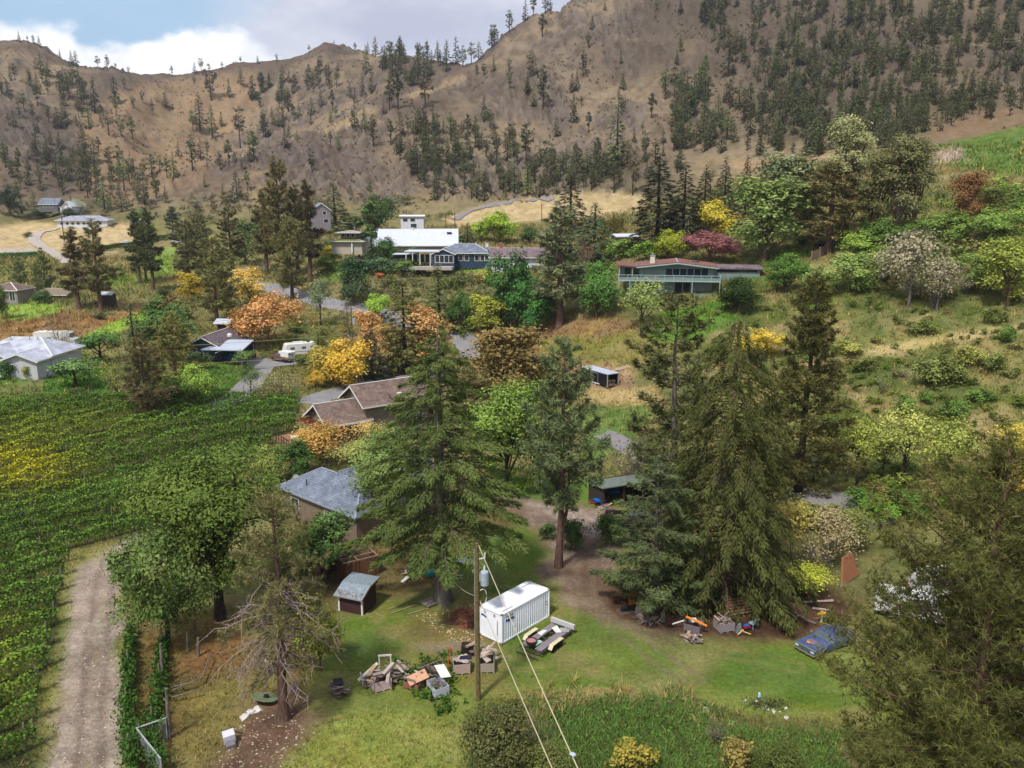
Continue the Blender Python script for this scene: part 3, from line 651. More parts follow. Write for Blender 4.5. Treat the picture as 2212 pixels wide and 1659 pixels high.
def fit(pr):
    me = pr['crown']; co = np.empty(len(me.vertices)*3, np.float32); me.vertices.foreach_get('co', co); co = co.reshape(-1, 3)
    pr['w'] = 2*float(np.percentile(np.hypot(co[:, 0], co[:, 1]), 96.5)); pr['h'] = float(np.percentile(co[:, 2], 99.7)); return pr
FG = 1.5; WIDE = 1.14
def put_tree(pr, loc, h, w, colr, label, name, cat='tree', group=None, rz=None, parts=('trunk', 'crown')):
    t = thing(name, label, cat, loc, R.uniform(0, 6.28) if rz is None else rz, group)
    t.scale = (w/pr['w'], w/pr['w'], h/pr['h'])
    a = link(parts[0], pr['trunk'], t); b = link(parts[1], pr['crown'], t); b.color = (*(srgb(colr)*FG), 1)
    if 'dead' in pr: link('dead_branches', pr['dead'], t)
    return t
def px_tree(pr, bx, by, ty, wpx, colr, label, name, cat='tree', group=None, rz=None, dist=None, parts=('trunk', 'crown'), mid=True):
    p = ground(bx, by) if dist is None else None
    if dist is not None:
        q = at(bx, by, dist); p = np.array((q[0], q[1], gz(q[0], q[1])))
    d = math.hypot(p[0], p[1]); h = CZ+d*float(azt(bx, ty)[1])-p[2]; w = wpx*mpp(p)*WIDE
    if mid and dist is None:
        db = float(project(p)[2]); p = ground(W/2+(bx-W/2)*(db-0.5*h*SP)/db, by)
    return put_tree(pr, p, max(h, 0.5), w, colr, label, name, cat, group, rz, parts)
# ------------------------------------------------------------------ tree kinds
PONA = ponderosa('pine_a', 101, 18, 6.5, 84, 1900, 6, 0.60, lo=0.12, irr=0.45, wid=0.2, browns=0.05)
PONB = ponderosa('pine_b', 102, 20, 6.0, 84, 1800, 6, 0.60, lo=0.2, irr=0.5, wid=0.2, peak=0.3, browns=0.03)
PONC = ponderosa('pine_c', 103, 15, 6.5, 84, 2100, 6, 0.52, lo=0.04, irr=0.4, wid=0.2, peak=0.2)
FIRA = spruce('fir_a', 111, 18, 7.5, 120, 46, 0.62, lo=0.05, droop=0.35, rise=0.25, rough=0.25, hang=0.15, bark=BARKD)
FIRB = spruce('spruce_b', 112, 18, 6.5, 120, 46, 0.55, lo=0.03, droop=0.5, rise=0.15, rough=0.15, hang=0.4, bark=BARKD, prof=0.8)
SLIM = spruce('slim_spruce', 113, 14, 3.2, 90, 30, 0.42, lo=0.02, droop=0.6, rise=0.1, hang=0.6, bark=BARKD, prof=0.75)
DECA = decid('broad_a', 121, 9, 9, 5600, 0.34, lo=-0.06, lobes=20, fork=0.08)
DECB = decid('broad_b', 122, 11, 8, 5200, 0.34, lo=0.0, lobes=17, spread=0.26, fork=0.1)
DECC = decid('broad_c', 123, 8, 8, 3000, 0.30, lo=0.22, lobes=10, spread=0.30, bark=BARKG)
POPL = decid('poplar', 124, 20, 8, 7000, 0.36, lo=-0.04, lobes=22, spread=0.26, up=0.1, asp=0.4, lean=(1.2, 0), fork=0.06)
MAPL = decid('maple', 125, 7, 9, 5600, 0.28, lo=0.0, lobes=18, spread=0.20, flat=0.6)
THIN = decid('thin_tree', 126, 8, 5.5, 2600, 0.24, lo=0.14, lobes=13, spread=0.38, bark=BARKD)
APPL = decid('apple', 127, 4.5, 6, 2300, 0.24, lo=0.28, lobes=9, spread=0.22, bark=BARKD, trunk_r=0.16, fork=0.22, flat=0.7)
SHRA = decid('shrub_a', 128, 3, 4, 2200, 0.24, lo=0.0, lobes=11, spread=0.24, fork=0.05, trunk_r=0.05)
SHRB = decid('shrub_b', 129, 2, 3.4, 1300, 0.22, lo=0.0, lobes=8, spread=0.30, fork=0.05, trunk_r=0.04)
CYPR = decid('cypress', 130, 5, 1.3, 1300, 0.24, lo=0.0, lobes=12, spread=0.14, fork=0.05, trunk_r=0.05, asp=0.4)
TWIG = twiggy('twig_shrub', 131, 4, 4, 26, 700, 0.20)
BARE = twiggy('bare_tree', 132, 7, 5.5, 34, 520, 0.20)
SNAG = ponderosa('snag', 133, 14, 5, 60, 110, 5, 0.5, lo=0.2, bark=BARKG, dead=20)

# ------------------------------------------------------------------ near trees, one by one
T8 = ponderosa('near_pine', 201, 25, 12.5, 230, 23000, 11, 0.34, lo=0.08, irr=0.20, inner=0.88, ipow=1.0, wid=0.10, peak=0.35, sub=0.5, trunk_r=0.38, top=0.24, browns=0.05, rise=0.30, dead=10, dead_lo=0.3)
q = at(2085, 1740, 40.0)
put_tree(T8, (q[0], q[1], gz(q[0], q[1])), CZ+40.0*float(azt(2060, 945)[1]), 12.8, (78, 80, 38), 'huge olive pine with long needle tufts filling the right foreground', 'pine_tree', 'tree', rz=0.7)
q = at(2330, 1700, 44.0)
T8b = ponderosa('near_pine_two', 202, 20, 9, 70, 2400, 8, 0.46, lo=0.10, irr=0.4, wid=0.15, sub=0.45, trunk_r=0.3)
put_tree(T8b, (q[0], q[1], gz(q[0], q[1])), 18, 9, (84, 88, 42), 'olive pine cut by the right edge behind the huge pine', 'pine_tree', 'tree')
T1 = ponderosa('dying_pine', 203, 16.5, 8.2, 72, 1500, 12, 0.36, lo=0.26, irr=0.55, wid=0.12, peak=0.20, top=0.17, sub=0.26, trunk_r=0.33, dead=84, dead_lo=0.22, bark=BARKR, browns=0.14, sag=0.9, rise=0.0)
px_tree(T1, 614, 1553, 1058, 200, (102, 100, 60), 'half dead pine with bare grey lower branches beside the stony patch', 'pine_tree', 'tree', rz=0.6, mid=False)
T2 = spruce('big_fir', 204, 24, 14, 210, 310, 0.36, lo=0.24, droop=0.30, rise=0.16, prof=0.72, gap=0.14, rough=0.34, hang=0.30, trunk_r=0.62, lat=0.34, bark=BARKG, asp=0.30)
px_tree(T2, 957, 1302, 715, 310, (76, 90, 42), 'tall spreading fir in the middle with thick grey trunk', 'fir_tree', 'tree', rz=3.4, mid=False)
T3 = ponderosa('yard_pine', 205, 22, 8.6, 90, 4200, 7, 0.46, lo=0.28, irr=0.4, wid=0.17, peak=0.28, sub=0.42, trunk_r=0.30, browns=0.02, fork=(2.2, 0.75, 0.25, 13.5))
px_tree(T3, 1206, 1226, 735, 165, (92, 104, 66), 'pine with forked reddish trunk standing by the dirt driveway', 'pine_tree', 'tree', rz=0.0, mid=False)
T4 = spruce('juniper', 206, 14.5, 9.5, 150, 160, 0.35, lo=0.02, droop=0.15, rise=0.30, prof=0.5, gap=0.05, rough=0.42, hang=0.05, trunk_r=0.25, lat=0.42, bark=BARKG, asp=0.36)
px_tree(T4, 1418, 1310, 985, 200, (74, 86, 50), 'bluish green juniper left of the big drooping spruce', 'juniper_tree', 'tree', rz=0.4)
T5 = spruce('weeping_spruce', 207, 24, 12, 250, 240, 0.37, lo=0.01, droop=0.62, rise=0.12, prof=0.5, rough=0.24, hang=0.95, trunk_r=0.42, lat=0.26, bark=BARK, asp=0.26)
px_tree(T5, 1580, 1290, 712, 325, (60, 64, 30), 'big dark drooping spruce reaching to the ground beside the dirt', 'spruce_tree', 'tree', rz=0.0)
T6 = ponderosa('thin_pine', 208, 26, 10, 80, 3000, 7, 0.50, lo=0.12, irr=0.55, wid=0.17, peak=0.2, sub=0.36, trunk_r=0.30, bark=BARKG)
px_tree(T6, 1462, 1085, 634, 180, (84, 88, 50), 'tall sparse pine rising behind the juniper and spruce', 'pine_tree', 'tree', rz=1.7)
T7 = ponderosa('dark_pine', 209, 26, 9.5, 140, 6200, 7, 0.48, lo=0.03, irr=0.4, wid=0.17, peak=0.13, sub=0.42, trunk_r=0.36, bark=BARKD)
px_tree(T7, 1722, 1062, 596, 205, (84, 82, 42), 'dark pyramid pine right of the drooping spruce', 'pine_tree', 'tree', rz=2.9, mid=False)
W1 = decid('walnut', 210, 16, 13.5, 31000, 0.26, lo=0.14, lobes=26, spread=0.22, asp=0.5, bark=BARKD, trunk_r=0.4, clump=11)
px_tree(W1, 462, 1335, 955, 290, (84, 102, 40), 'big leafy walnut tree beside the gravel track', 'walnut_tree', 'tree', rz=0.3)
W2 = decid('walnut_two', 211, 9, 8.5, 11000, 0.26, lo=0.03, lobes=18, spread=0.24, asp=0.5, bark=BARKD, trunk_r=0.2)
px_tree(W2, 352, 1392, 1130, 180, (84, 104, 48), 'lower leafy tree overhanging the edge of the gravel track', 'walnut_tree', 'tree', rz=1.3)
DB = decid('yard_bush', 212, 7.5, 6.5, 5200, 0.30, lo=0.03, lobes=15, spread=0.24)
px_tree(DB, 700, 1250, 1108, 135, (72, 98, 46), 'dark green leafy tree behind the half dead pine', 'leafy_tree', 'tree')
px_tree(DB, 688, 1448, 1290, 95, (108, 116, 42), 'olive green bush right of the half dead pine trunk', 'bush', 'bush')
DM = decid('house_tree', 213, 13, 10.5, 8500, 0.30, lo=0.16, lobes=18, spread=0.28, bark=BARKD)
px_tree(DM, 825, 1150, 925, 150, (92, 110, 54), 'leafy tree in front of the grey roofed house', 'leafy_tree', 'tree')
px_tree(DM, 1095, 1072, 822, 165, (98, 122, 46), 'bright green leafy tree behind the forked pine', 'leafy_tree', 'tree', rz=2)
px_tree(DECA, 1160, 1065, 905, 90, (84, 104, 46), 'green tree between the forked pine and the pale shed', 'leafy_tree', 'tree')
px_tree(DECA, 640, 1036, 948, 95, (58, 84, 36), 'dark green bush at the left end of the grey roof', 'bush', 'bush')
px_tree(DECA, 575, 1045, 960, 80, (112, 122, 56), 'pale green bush between the walnut and the grey roof', 'bush', 'bush')
px_tree(DECC, 700, 1000, 912, 120, (158, 126, 54), 'golden autumn shrub below the brown roofed house', 'shrub', 'shrub')
px_tree(DECC, 660, 985, 928, 70, (166, 132, 56), 'smaller golden shrub at the deck of the brown house', 'shrub', 'shrub')
px_tree(DECC, 798, 965, 910, 75, (172, 150, 84), 'pale straw coloured shrub against the brown house wall', 'shrub', 'shrub')
px_tree(DECC, 770, 1010, 955, 100, (128, 132, 68), 'pale olive tree above the grey roof ridge', 'leafy_tree', 'tree')
px_tree(SHRA, 1235, 1185, 1120, 62, (64, 86, 42), 'small leafy shoot on the right of the forked pine trunk', 'sapling', 'tree')
px_tree(SHRA, 1182, 1165, 1128, 36, (64, 86, 42), 'small leafy shoot on the left of the forked pine trunk', 'sapling', 'tree')
px_tree(SHRA, 1320, 1175, 1110, 70, (70, 92, 40), 'low green branches hanging over the junk truck', 'sapling', 'tree')
px_tree(TWIG, 1345, 1275, 1215, 85, (112, 108, 56), 'olive brown shrub at the foot of the juniper', 'shrub', 'shrub')
px_tree(DECC, 1712, 1225, 1072, 115, (136, 126, 58), 'tall yellow olive shrub right of the drooping spruce', 'shrub', 'shrub')
px_tree(DECA, 1800, 1150, 1088, 105, (90, 98, 44), 'olive bush closing the gap below the right road', 'bush', 'bush')
px_tree(DECC, 1850, 1200, 1100, 105, (102, 110, 50), 'green olive shrub at the left edge of the huge pine', 'shrub', 'shrub')
px_tree(TWIG, 1760, 1240, 1130, 120, (132, 124, 84), 'tan twiggy shrub between the yellow olive one and the leaning board', 'shrub', 'shrub')
px_tree(DECC, 1796, 1222, 1095, 105, (128, 116, 82), 'grey tan half bare shrub beside the leaning brown board', 'shrub', 'shrub')
px_tree(DECC, 1752, 1288, 1222, 105, (140, 146, 36), 'yellow green maple bush over the dark soil', 'bush', 'bush')
NB = decid('near_bush', 214, 4.2, 6, 6500, 0.17, lo=0.0, lobes=16, spread=0.3, fork=0.05, trunk_r=0.06, bark=BARKG)
px_tree(NB, 1072, 1690, 1528, 175, (84, 86, 48), 'dark olive thicket at the bottom edge right of the utility pole', 'bush', 'bush')
px_tree(NB, 1190, 1705, 1610, 130, (86, 92, 44), 'low olive bush at the bottom edge beside the wires', 'bush', 'bush')
px_tree(SHRB, 1365, 1668, 1600, 95, (136, 126, 46), 'yellow leaved bush in the bottom weeds', 'bush', 'bush')
px_tree(SHRB, 1590, 1670, 1590, 85, (124, 112, 56), 'tan yellow bush in the bottom weeds nearer the pine', 'bush', 'bush')
px_tree(TWIG, 1545, 1600, 1550, 60, (112, 104, 76), 'grey twiggy shrub in the bottom weeds', 'shrub', 'shrub')
px_tree(NB, 1690, 1690, 1610, 110, (74, 84, 36), 'dark bush at the foot of the huge right pine', 'bush', 'bush')

px_tree(DECA, 1405, 1040, 935, 90, (92, 100, 56), 'olive bush filling the gap left of the tall sparse pine', 'bush', 'bush')
px_tree(TWIG, 1355, 1060, 930, 95, (116, 112, 84), 'grey twiggy tree behind the open shed', 'shrub', 'shrub')
px_tree(DECA, 1500, 1090, 960, 110, (84, 88, 46), 'dark olive bush between the tall sparse pine and the spruce', 'bush', 'bush')
px_tree(DECA, 1660, 1100, 1010, 110, (88, 86, 44), 'olive thicket at the foot of the dark pyramid pine', 'bush', 'bush')
px_tree(SHRA, 1740, 1140, 1085, 90, (92, 98, 44), 'low olive bush at the near side of the right road', 'bush', 'bush')
# ------------------------------------------------------------------ trees across the middle ground
MID = [
 # kind, base x, base y, top y, width px, colour, label, name
 (PONB,163,668,492,64,(82,74,48),'dark brownish pine, left of the close pair above the white house','pine_tree'),
 (PONB,209,674,474,58,(86,82,50),'dark pine with bare lower trunk, right of the close pair above the white house','pine_tree'),
 (PONB,296,612,452,44,(66,72,44),'straight dark pine, left of the bare trunked trio','pine_tree'),
 (PONB,310,606,470,34,(66,72,44),'slimmer dark pine in the middle of the bare trunked trio','pine_tree'),
 (PONB,322,626,450,50,(70,76,46),'dark pine, right of the bare trunked trio','pine_tree'),
 (PONC,95,632,536,34,(84,92,56),'small young pine on the valley lawn','pine_tree'),
 (PONC,80,640,564,20,(84,92,54),'tiny young pine beside the valley lamp pole','pine_tree'),
 (PONC,42,612,556,32,(80,90,54),'small young pine at the left edge field','pine_tree'),
 (PONA,402,604,476,64,(88,88,56),'grey olive pine behind the yellow tree','pine_tree'),
 (PONA,432,596,468,48,(86,88,52),'olive pine second from left behind the yellow tree','pine_tree'),
 (PONA,462,700,514,82,(96,96,54),'broad olive pine standing in front of the yellow tree','pine_tree'),
 (PONA,372,506,446,30,(56,68,50),'dark single spruce on the slope foot','spruce_tree'),
 (PONB,497,588,444,56,(92,88,56),'olive pine beside the winding road','pine_tree'),
 (DECB,527,572,474,62,(86,104,58),'grey green leafy tree left of the tall pines','leafy_tree'),
 (PONB,602,606,342,66,(86,80,44),'tallest pine of the brown clump in the centre','pine_tree'),
 (PONB,640,592,402,56,(84,76,46),'brownish pine between the two tallest centre pines','pine_tree'),
 (PONB,664,606,392,58,(64,58,38),'dark brown pine, right of the tall centre clump','pine_tree'),
 (PONA,628,646,470,66,(96,94,54),'lighter olive pine in front of the centre clump','pine_tree'),
 (PONB,570,590,412,54,(84,78,46),'brown pine, left of the tall centre clump','pine_tree'),
 (DECB,417,650,588,62,(158,142,34),'yellow green tree beside the olive pine','leafy_tree'),
 (DECB,540,662,578,70,(174,150,66),'straw yellow tree above the orange maple','leafy_tree'),
 (MAPL,574,756,630,150,(180,134,72),'round orange autumn maple behind the carport','maple_tree'),
 (THIN,690,702,596,50,(98,112,76),'slender grey green tree by the middle road','leafy_tree'),
 (DECB,762,660,554,72,(60,82,54),'dark bluish green leafy tree below the gardens','leafy_tree'),
 (DECA,812,690,634,62,(122,150,46),'lime green bush tree by the parked white car','leafy_tree'),
 (FIRA,948,715,566,88,(86,92,50),'olive fir standing in the brushy bank','fir_tree'),
 (FIRA,872,805,602,118,(84,84,42),'dark olive fir among the orange trees','fir_tree'),
 (DECB,792,778,668,62,(174,134,74),'orange autumn tree behind the transformer pole','leafy_tree'),
 (DECB,922,806,656,98,(176,138,78),'tall orange tree right of the olive fir','leafy_tree'),
 (DECB,838,796,700,66,(176,138,80),'orange tree left of the olive fir','leafy_tree'),
 (SNAG,752,806,652,54,(104,86,64),'dead brown spruce beside the transformer pole','dead_tree'),
 (FIRB,802,818,718,76,(52,54,46),'dark grey spruce behind the bright yellow tree','spruce_tree'),
 (DECA,742,842,732,122,(188,156,36),'bright yellow autumn tree beside the village road','leafy_tree'),
 (DECA,681,838,800,42,(188,156,42),'small bright yellow tree at the village road','leafy_tree'),
 (DECB,705,830,748,72,(152,138,54),'yellow olive tree left of the bright yellow one','leafy_tree'),
 (FIRA,688,806,718,62,(86,90,44),'olive fir behind the yellow tree','fir_tree'),
 (DECA,1000,722,628,54,(66,94,40),'small green tree on the bank, left one','leafy_tree'),
 (DECB,1056,722,636,82,(136,140,46),'yellow green tree with an orange tip on the bank','leafy_tree'),
 (DECA,1112,706,542,120,(62,96,44),'big bright green tree below the purple roof','leafy_tree'),
 (DECA,1160,720,600,110,(54,94,38),'green tree leaning out below the purple roof','leafy_tree'),
 (DECA,1085,700,612,80,(50,88,40),'green tree at the left of the big bright one','leafy_tree'),
 (PONB,1210,706,438,104,(98,104,72),'grey green pine with straight bare trunk above the dry slope','pine_tree'),
 (DECA,1290,690,566,105,(70,104,42),'green leafy tree left of the teal house','leafy_tree'),
 (THIN,1388,724,598,95,(122,136,70),'pale thin tree in front of the teal house','leafy_tree'),
 (DECA,1590,674,598,102,(44,62,26),'dark round bush right of the teal house','bush'),
 (DECB,1078,880,702,165,(112,96,52),'brown olive tree above the forked pine','leafy_tree'),
 (DECB,1150,860,760,90,(106,104,58),'olive tree left of the black trailer','leafy_tree'),
 (FIRA,1232,566,378,112,(44,48,34),'dark spruce behind the purple roofed house','spruce_tree'),
 (FIRB,1285,572,440,92,(66,84,56),'bluish conifer right of the dark spruce','conifer_tree'),
 (TWIG,1268,592,505,60,(124,92,52),'rust brown withered tree beside the broken pole','shrub'),
 (FIRA,1422,540,332,128,(40,44,34),'massive black green spruce behind the teal house','spruce_tree'),
 (FIRA,1478,535,352,100,(38,42,34),'black green spruce right beside the massive one','spruce_tree'),
 (FIRA,1522,520,358,70,(44,48,36),'dark spruce with narrow top behind the yellow tree','spruce_tree'),
 (FIRA,1566,500,342,66,(46,50,36),'dark spruce at the left of the willows','spruce_tree'),
 (FIRA,1612,470,336,46,(50,52,38),'slim dark spruce in front of the forest foot','spruce_tree'),
 (DECA,1548,528,432,100,(158,146,36),'golden olive tree above the red maple','leafy_tree'),
 (DECA,1444,562,496,84,(122,130,28),'yellow green dense tree behind the teal roof','leafy_tree'),
 (MAPL,1534,566,498,106,(124,78,78),'pinkish red maple behind the teal house','maple_tree'),
 (DECB,1656,564,384,165,(100,118,58),'big pale green willow on the slope lawn','willow_tree'),
 (DECB,1690,500,330,130,(104,114,76),'grey green poplar behind the pale willow','poplar_tree'),
 (DECB,1735,520,392,100,(96,106,56),'grey green tree between willow and brown pine','leafy_tree'),
 (PONA,1795,545,352,140,(94,86,50),'brown olive pine with thick double trunk by the black car','pine_tree'),
 (POPL,1842,530,248,110,(124,126,84),'tall feathery poplar leaning to the right','poplar_tree'),
 (POPL,1885,530,330,110,(96,98,58),'olive poplar in the middle of the tall row','poplar_tree'),
 (POPL,1938,535,288,130,(100,100,62),'dense olive poplar, right in the tall row','poplar_tree'),
 (POPL,1985,520,300,90,(94,96,60),'olive poplar at the right end of the tall row','poplar_tree'),
 (DECA,1900,560,470,110,(74,98,40),'green leafy tree beneath the poplar row','leafy_tree'),
 (DECB,2092,488,368,72,(112,80,46),'cone shaped tree, half rust red, on the green slope','cedar_tree'),
 (DECB,2138,470,405,60,(92,98,46),'olive tree right of the rust red cone','leafy_tree'),
 (DECA,2060,528,455,110,(96,118,46),'green thicket below the rust red cone','bush'),
 (DECA,2150,520,450,120,(100,124,50),'pale green thicket at the right slope','bush'),
 (DECA,2000,520,470,80,(88,116,42),'green thicket left of the rust red cone','bush'),
 (DECA,1872,572,498,120,(104,126,42),'lime green bushes beside the plank fence','bush'),
 (DECB,2186,660,512,110,(118,128,48),'lime yellow tree at the right edge','leafy_tree'),
 (DECB,2120,628,548,80,(106,124,58),'grey green bush left of the lime yellow tree','bush'),
 (DECC,1972,662,488,130,(168,160,128),'silver leaved olive tree, tallest on the slope','olive_tree'),
 (DECC,2030,672,552,100,(176,168,132),'silver leaved olive tree leaning right','olive_tree'),
 (DECC,1968,650,610,56,(172,166,128),'small silver leaved bush below the tall silver tree','olive_tree'),
 (BARE,2022,668,580,60,(120,100,80),'bare grey twiggy tree among the silver trees','shrub'),
 (DECC,2092,636,598,50,(170,160,128),'crooked little silver tree apart on the slope','olive_tree'),
 (DECB,1850,632,545,92,(114,134,64),'grey green tree left of the silver trees','leafy_tree'),
 (DECC,1905,624,540,90,(116,132,70),'thin green tree touching the silver trees','leafy_tree'),
 (DECA,1696,632,546,104,(76,106,38),'round green bush right of the teal house','bush'),
 (DECA,1768,648,574,84,(112,132,62),'pale lime bush in front of the plank fence','bush'),
 (DECA,1645,776,710,94,(190,158,34),'brilliant yellow bush on the open slope','bush'),
 (THIN,1858,1048,898,96,(140,150,46),'lime thin tree, left of the row by the right road','leafy_tree'),
 (THIN,1960,1046,872,120,(150,156,58),'lime thin tree, tallest of the row by the right road','leafy_tree'),
 (THIN,2052,1040,895,110,(140,150,52),'lime thin tree behind the huge pine top','leafy_tree'),
 (THIN,1910,1030,920,80,(128,142,52),'smaller lime tree inside the row by the right road','leafy_tree'),
 (DECC,2192,1010,908,90,(190,166,64),'pale yellow tree at the right edge','leafy_tree'),
 (DECC,2192,1085,1000,86,(186,158,36),'deeper yellow tree below the pale yellow one','leafy_tree'),
 (SHRA,1875,1100,1058,95,(70,98,34),'green bush beside the right road','bush'),
 (SHRA,1960,1112,1060,110,(76,102,38),'green bush behind the huge pine by the right road','bush'),
 (SHRA,1905,1125,1080,70,(92,128,36),'bright green bush at the end of the right road','bush'),
 (BARE,138,785,650,84,(122,110,80),'greyish half bare birch behind the white house','birch_tree'),
 (APPL,214,782,716,88,(62,92,44),'green fruit tree beside the birch','apple_tree'),
 (APPL,160,836,774,104,(82,108,56),'lone spreading apple tree on the lawn','apple_tree'),
 (SHRA,62,818,784,28,(120,124,52),'yellow green bush at the white house corner','bush'),
 (SHRA,8,820,778,46,(62,88,44),'dark bush in front of the white house','bush'),
 (TWIG,250,858,762,74,(140,142,66),'yellow green thin tree left of the slim spruce','shrub'),
 (SLIM,292,872,656,60,(54,66,42),'slender dark drooping spruce in the left yard','spruce_tree'),
 (PONC,312,898,722,92,(84,76,46),'brown olive pine with bare trunk over the vineyard','pine_tree'),
 (PONC,374,862,676,112,(98,96,48),'olive yard pine left of the navy house','pine_tree'),
 (DECA,412,876,786,90,(112,136,48),'lime green bush below the olive yard pine','bush'),
 (DECA,375,880,812,80,(86,106,40),'dark lime bush at the foot of the yard pines','bush'),
 (DECA,345,768,638,150,(66,88,42),'large dark leafy tree behind the yard pines','leafy_tree'),
 (SHRA,428,794,758,52,(66,82,48),'round shrub before the navy house','shrub'),
 (THIN,540,846,786,52,(74,94,50),'small tree at the driveway bend','leafy_tree'),
 (APPL,528,800,756,44,(86,108,56),'little tree in front of the carport','leafy_tree'),
 (TWIG,612,866,792,80,(128,126,72),'grey olive thicket at the driveway, right bush','shrub'),
 (TWIG,572,868,806,74,(132,134,76),'grey olive thicket at the driveway, left bush','shrub'),
 (SHRA,540,720,690,50,(120,140,52),'light shrub left of the orange maple','shrub'),
 (FIRA,722,502,392,82,(76,82,52),'broad grey green conifer behind the garden pavilion','conifer_tree'),
 (DECA,812,506,422,90,(62,82,40),'wide dark green tree behind the long white roof','leafy_tree'),
 (CYPR,800,566,436,32,(84,108,58),'tall columnar cypress beside the long white roof','cypress_tree'),
 (CYPR,774,560,470,26,(66,88,46),'dark columnar cypress at the barn gable','cypress_tree'),
 (FIRA,806,570,500,40,(60,82,46),'small conifer in front of the barn gable','conifer_tree'),
 (DECA,838,566,512,58,(64,90,44),'round garden tree before the long white roof','leafy_tree'),
 (DECA,1080,524,456,100,(128,152,34),'yellow lime tree behind the purple roofed house','leafy_tree'),
 (DECA,1040,520,478,50,(124,148,40),'lime tree left of the yellow lime tree','leafy_tree'),
 (DECA,1142,528,490,54,(60,86,44),'dark round tree above the purple roof','leafy_tree'),
 (FIRA,1010,526,480,36,(74,84,50),'small grey conifer at the end of the long white roof','conifer_tree'),
 (DECC,905,505,460,36,(110,116,80),'pale tree behind the long white roof','leafy_tree'),
 (DECA,718,560,530,52,(178,172,26),'yellow garden shrub below the pavilion','shrub'),
 (DECA,710,585,550,60,(96,116,44),'green garden shrub below the yellow one','shrub'),
 (SHRA,786,585,560,60,(84,106,74),'bluish low juniper on the garden bank, left','shrub'),
 (SHRA,826,590,556,70,(80,106,72),'bluish low juniper on the garden bank, right','shrub'),
 (SHRA,885,592,560,64,(82,108,42),'green shrub beside the patio','shrub'),
 (SHRA,755,600,565,52,(92,112,50),'green shrub by the garden lawn','shrub'),
 (SHRA,1062,610,585,60,(150,142,44),'yellow shrub at the lawn edge below the patio','shrub'),
 (SHRB,820,600,588,24,(196,120,50),'small orange bush in the old garden','shrub'),
 (SHRA,1398,560,520,60,(100,130,44),'pale green shrub behind the teal chimney','shrub'),
 (SHRA,1345,560,515,70,(96,122,42),'green shrubs left of the teal roof','shrub'),
 (FIRB,1325,505,462,34,(104,98,48),'brownish cypress hedge above the teal house','hedge'),
 (SHRA,1735,530,505,40,(60,74,40),'small dark shrub near the black car','shrub'),
 (DECA,90,472,452,34,(50,66,48),'dark shrub beside the far blue roof','shrub'),
 (DECA,150,476,448,40,(52,64,46),'dark trees right of the far white cottage','leafy_tree'),
 (DECC,166,460,430,38,(140,144,116),'silvery tree above the far white cottage','leafy_tree'),
 (DECA,305,482,452,30,(76,104,50),'green tree by the far bare cut','leafy_tree'),
 (DECA,20,466,400,44,(46,58,42),'dark conifers at the far left edge','conifer_tree'),
 (DECA,84,655,628,36,(70,94,50),'little fruit tree before the far brown garage, left','apple_tree'),
 (DECA,98,655,626,34,(70,94,52),'little fruit tree before the far brown garage, right','apple_tree'),
 (DECA,2,690,610,30,(72,92,46),'green shrub cut by the left edge','shrub'),
 (DECA,1225,935,872,60,(92,108,56),'green bush below the black trailer','bush'),
 (DECA,985,830,760,70,(96,94,52),'olive tree at the road curve','leafy_tree'),
 (PONC,1015,900,790,90,(92,88,52),'olive brown conifer behind the middle fir','conifer_tree'),
]
CATS = dict(pine_tree='tree', spruce_tree='tree', leafy_tree='tree', maple_tree='tree', fir_tree='tree', dead_tree='tree', bush='bush', shrub='shrub', conifer_tree='tree', willow_tree='tree', poplar_tree='tree', cedar_tree='tree', olive_tree='tree', birch_tree='tree', apple_tree='tree', cypress_tree='tree', hedge='hedge')
for pr, bx, by, ty, wp, cl, lb, nm in MID:
    if nm in ('pine_tree', 'spruce_tree', 'fir_tree', 'conifer_tree'): cl = tuple(min(255, c*1.14+4) for c in cl)
    if cl[0] > 175 and cl[2] < 90: cl = tuple(c*0.93 for c in cl)
    if pr is THIN and cl[1] > 140: cl = (cl[0]*0.88, cl[1]*0.88, cl[2]*1.1)
    if nm == 'olive_tree': cl = tuple(c*0.74 for c in cl)
    if pr in (DECA, DECB, MAPL, DECC) and cl[0] > 175 and cl[2] < 90: cl = (cl[0]*0.96, cl[1]*1.02, cl[2])
    px_tree(pr, bx, by, ty, wp, cl, lb, nm, CATS[nm])
for i, x in enumerate((880, 891, 902, 913, 924, 935, 948, 960, 972, 985, 998)):
    px_tree(CYPR, x, 535, 505+(i % 3)*3, 11, (46, 78, 40), 'narrow cypress in the clipped row before the long white roof', 'cypress_tree', 'tree', 'cypress row before the long white roof')
MB_L = ['below the silver leaved trees', 'among tan grass, left of the meadow path', 'in the middle of the open meadow', 'largest of the meadow bushes, right of centre', 'right of the largest meadow bush', 'near the right edge above the lime tree row', 'between two darker meadow bushes', 'small one just beyond the dark pyramid pine', 'above the pale path at the right', 'low and wide near the right edge', 'widest one behind the huge pine top', 'over the lime thin trees', 'tiny one left of the meadow path start', 'alone on the tan patch under the teal garden', 'under the lime yellow tree at the right', 'in the dip above the lime tree row']
for i, (x, y, t, w) in enumerate(((1990,722,690,60),(1835,765,735,70),(1905,850,800,50),(2030,835,770,95),(2095,790,745,60),(2150,800,760,50),(1950,815,795,50),(1870,800,770,50),(2180,740,700,40),(2120,870,840,60),(2060,905,860,70),(1960,900,850,60),(1800,790,765,40),(1760,680,655,50),(2150,700,660,45),(2000,870,845,40))):
    px_tree(SHRA if x % 3 else TWIG, x, y, t, w, [(82, 106, 40), (112, 122, 58), (100, 110, 52), (134, 136, 62)][x % 4], 'green meadow bush '+MB_L[i], 'bush', 'bush', 'bushes scattered on the right meadow')
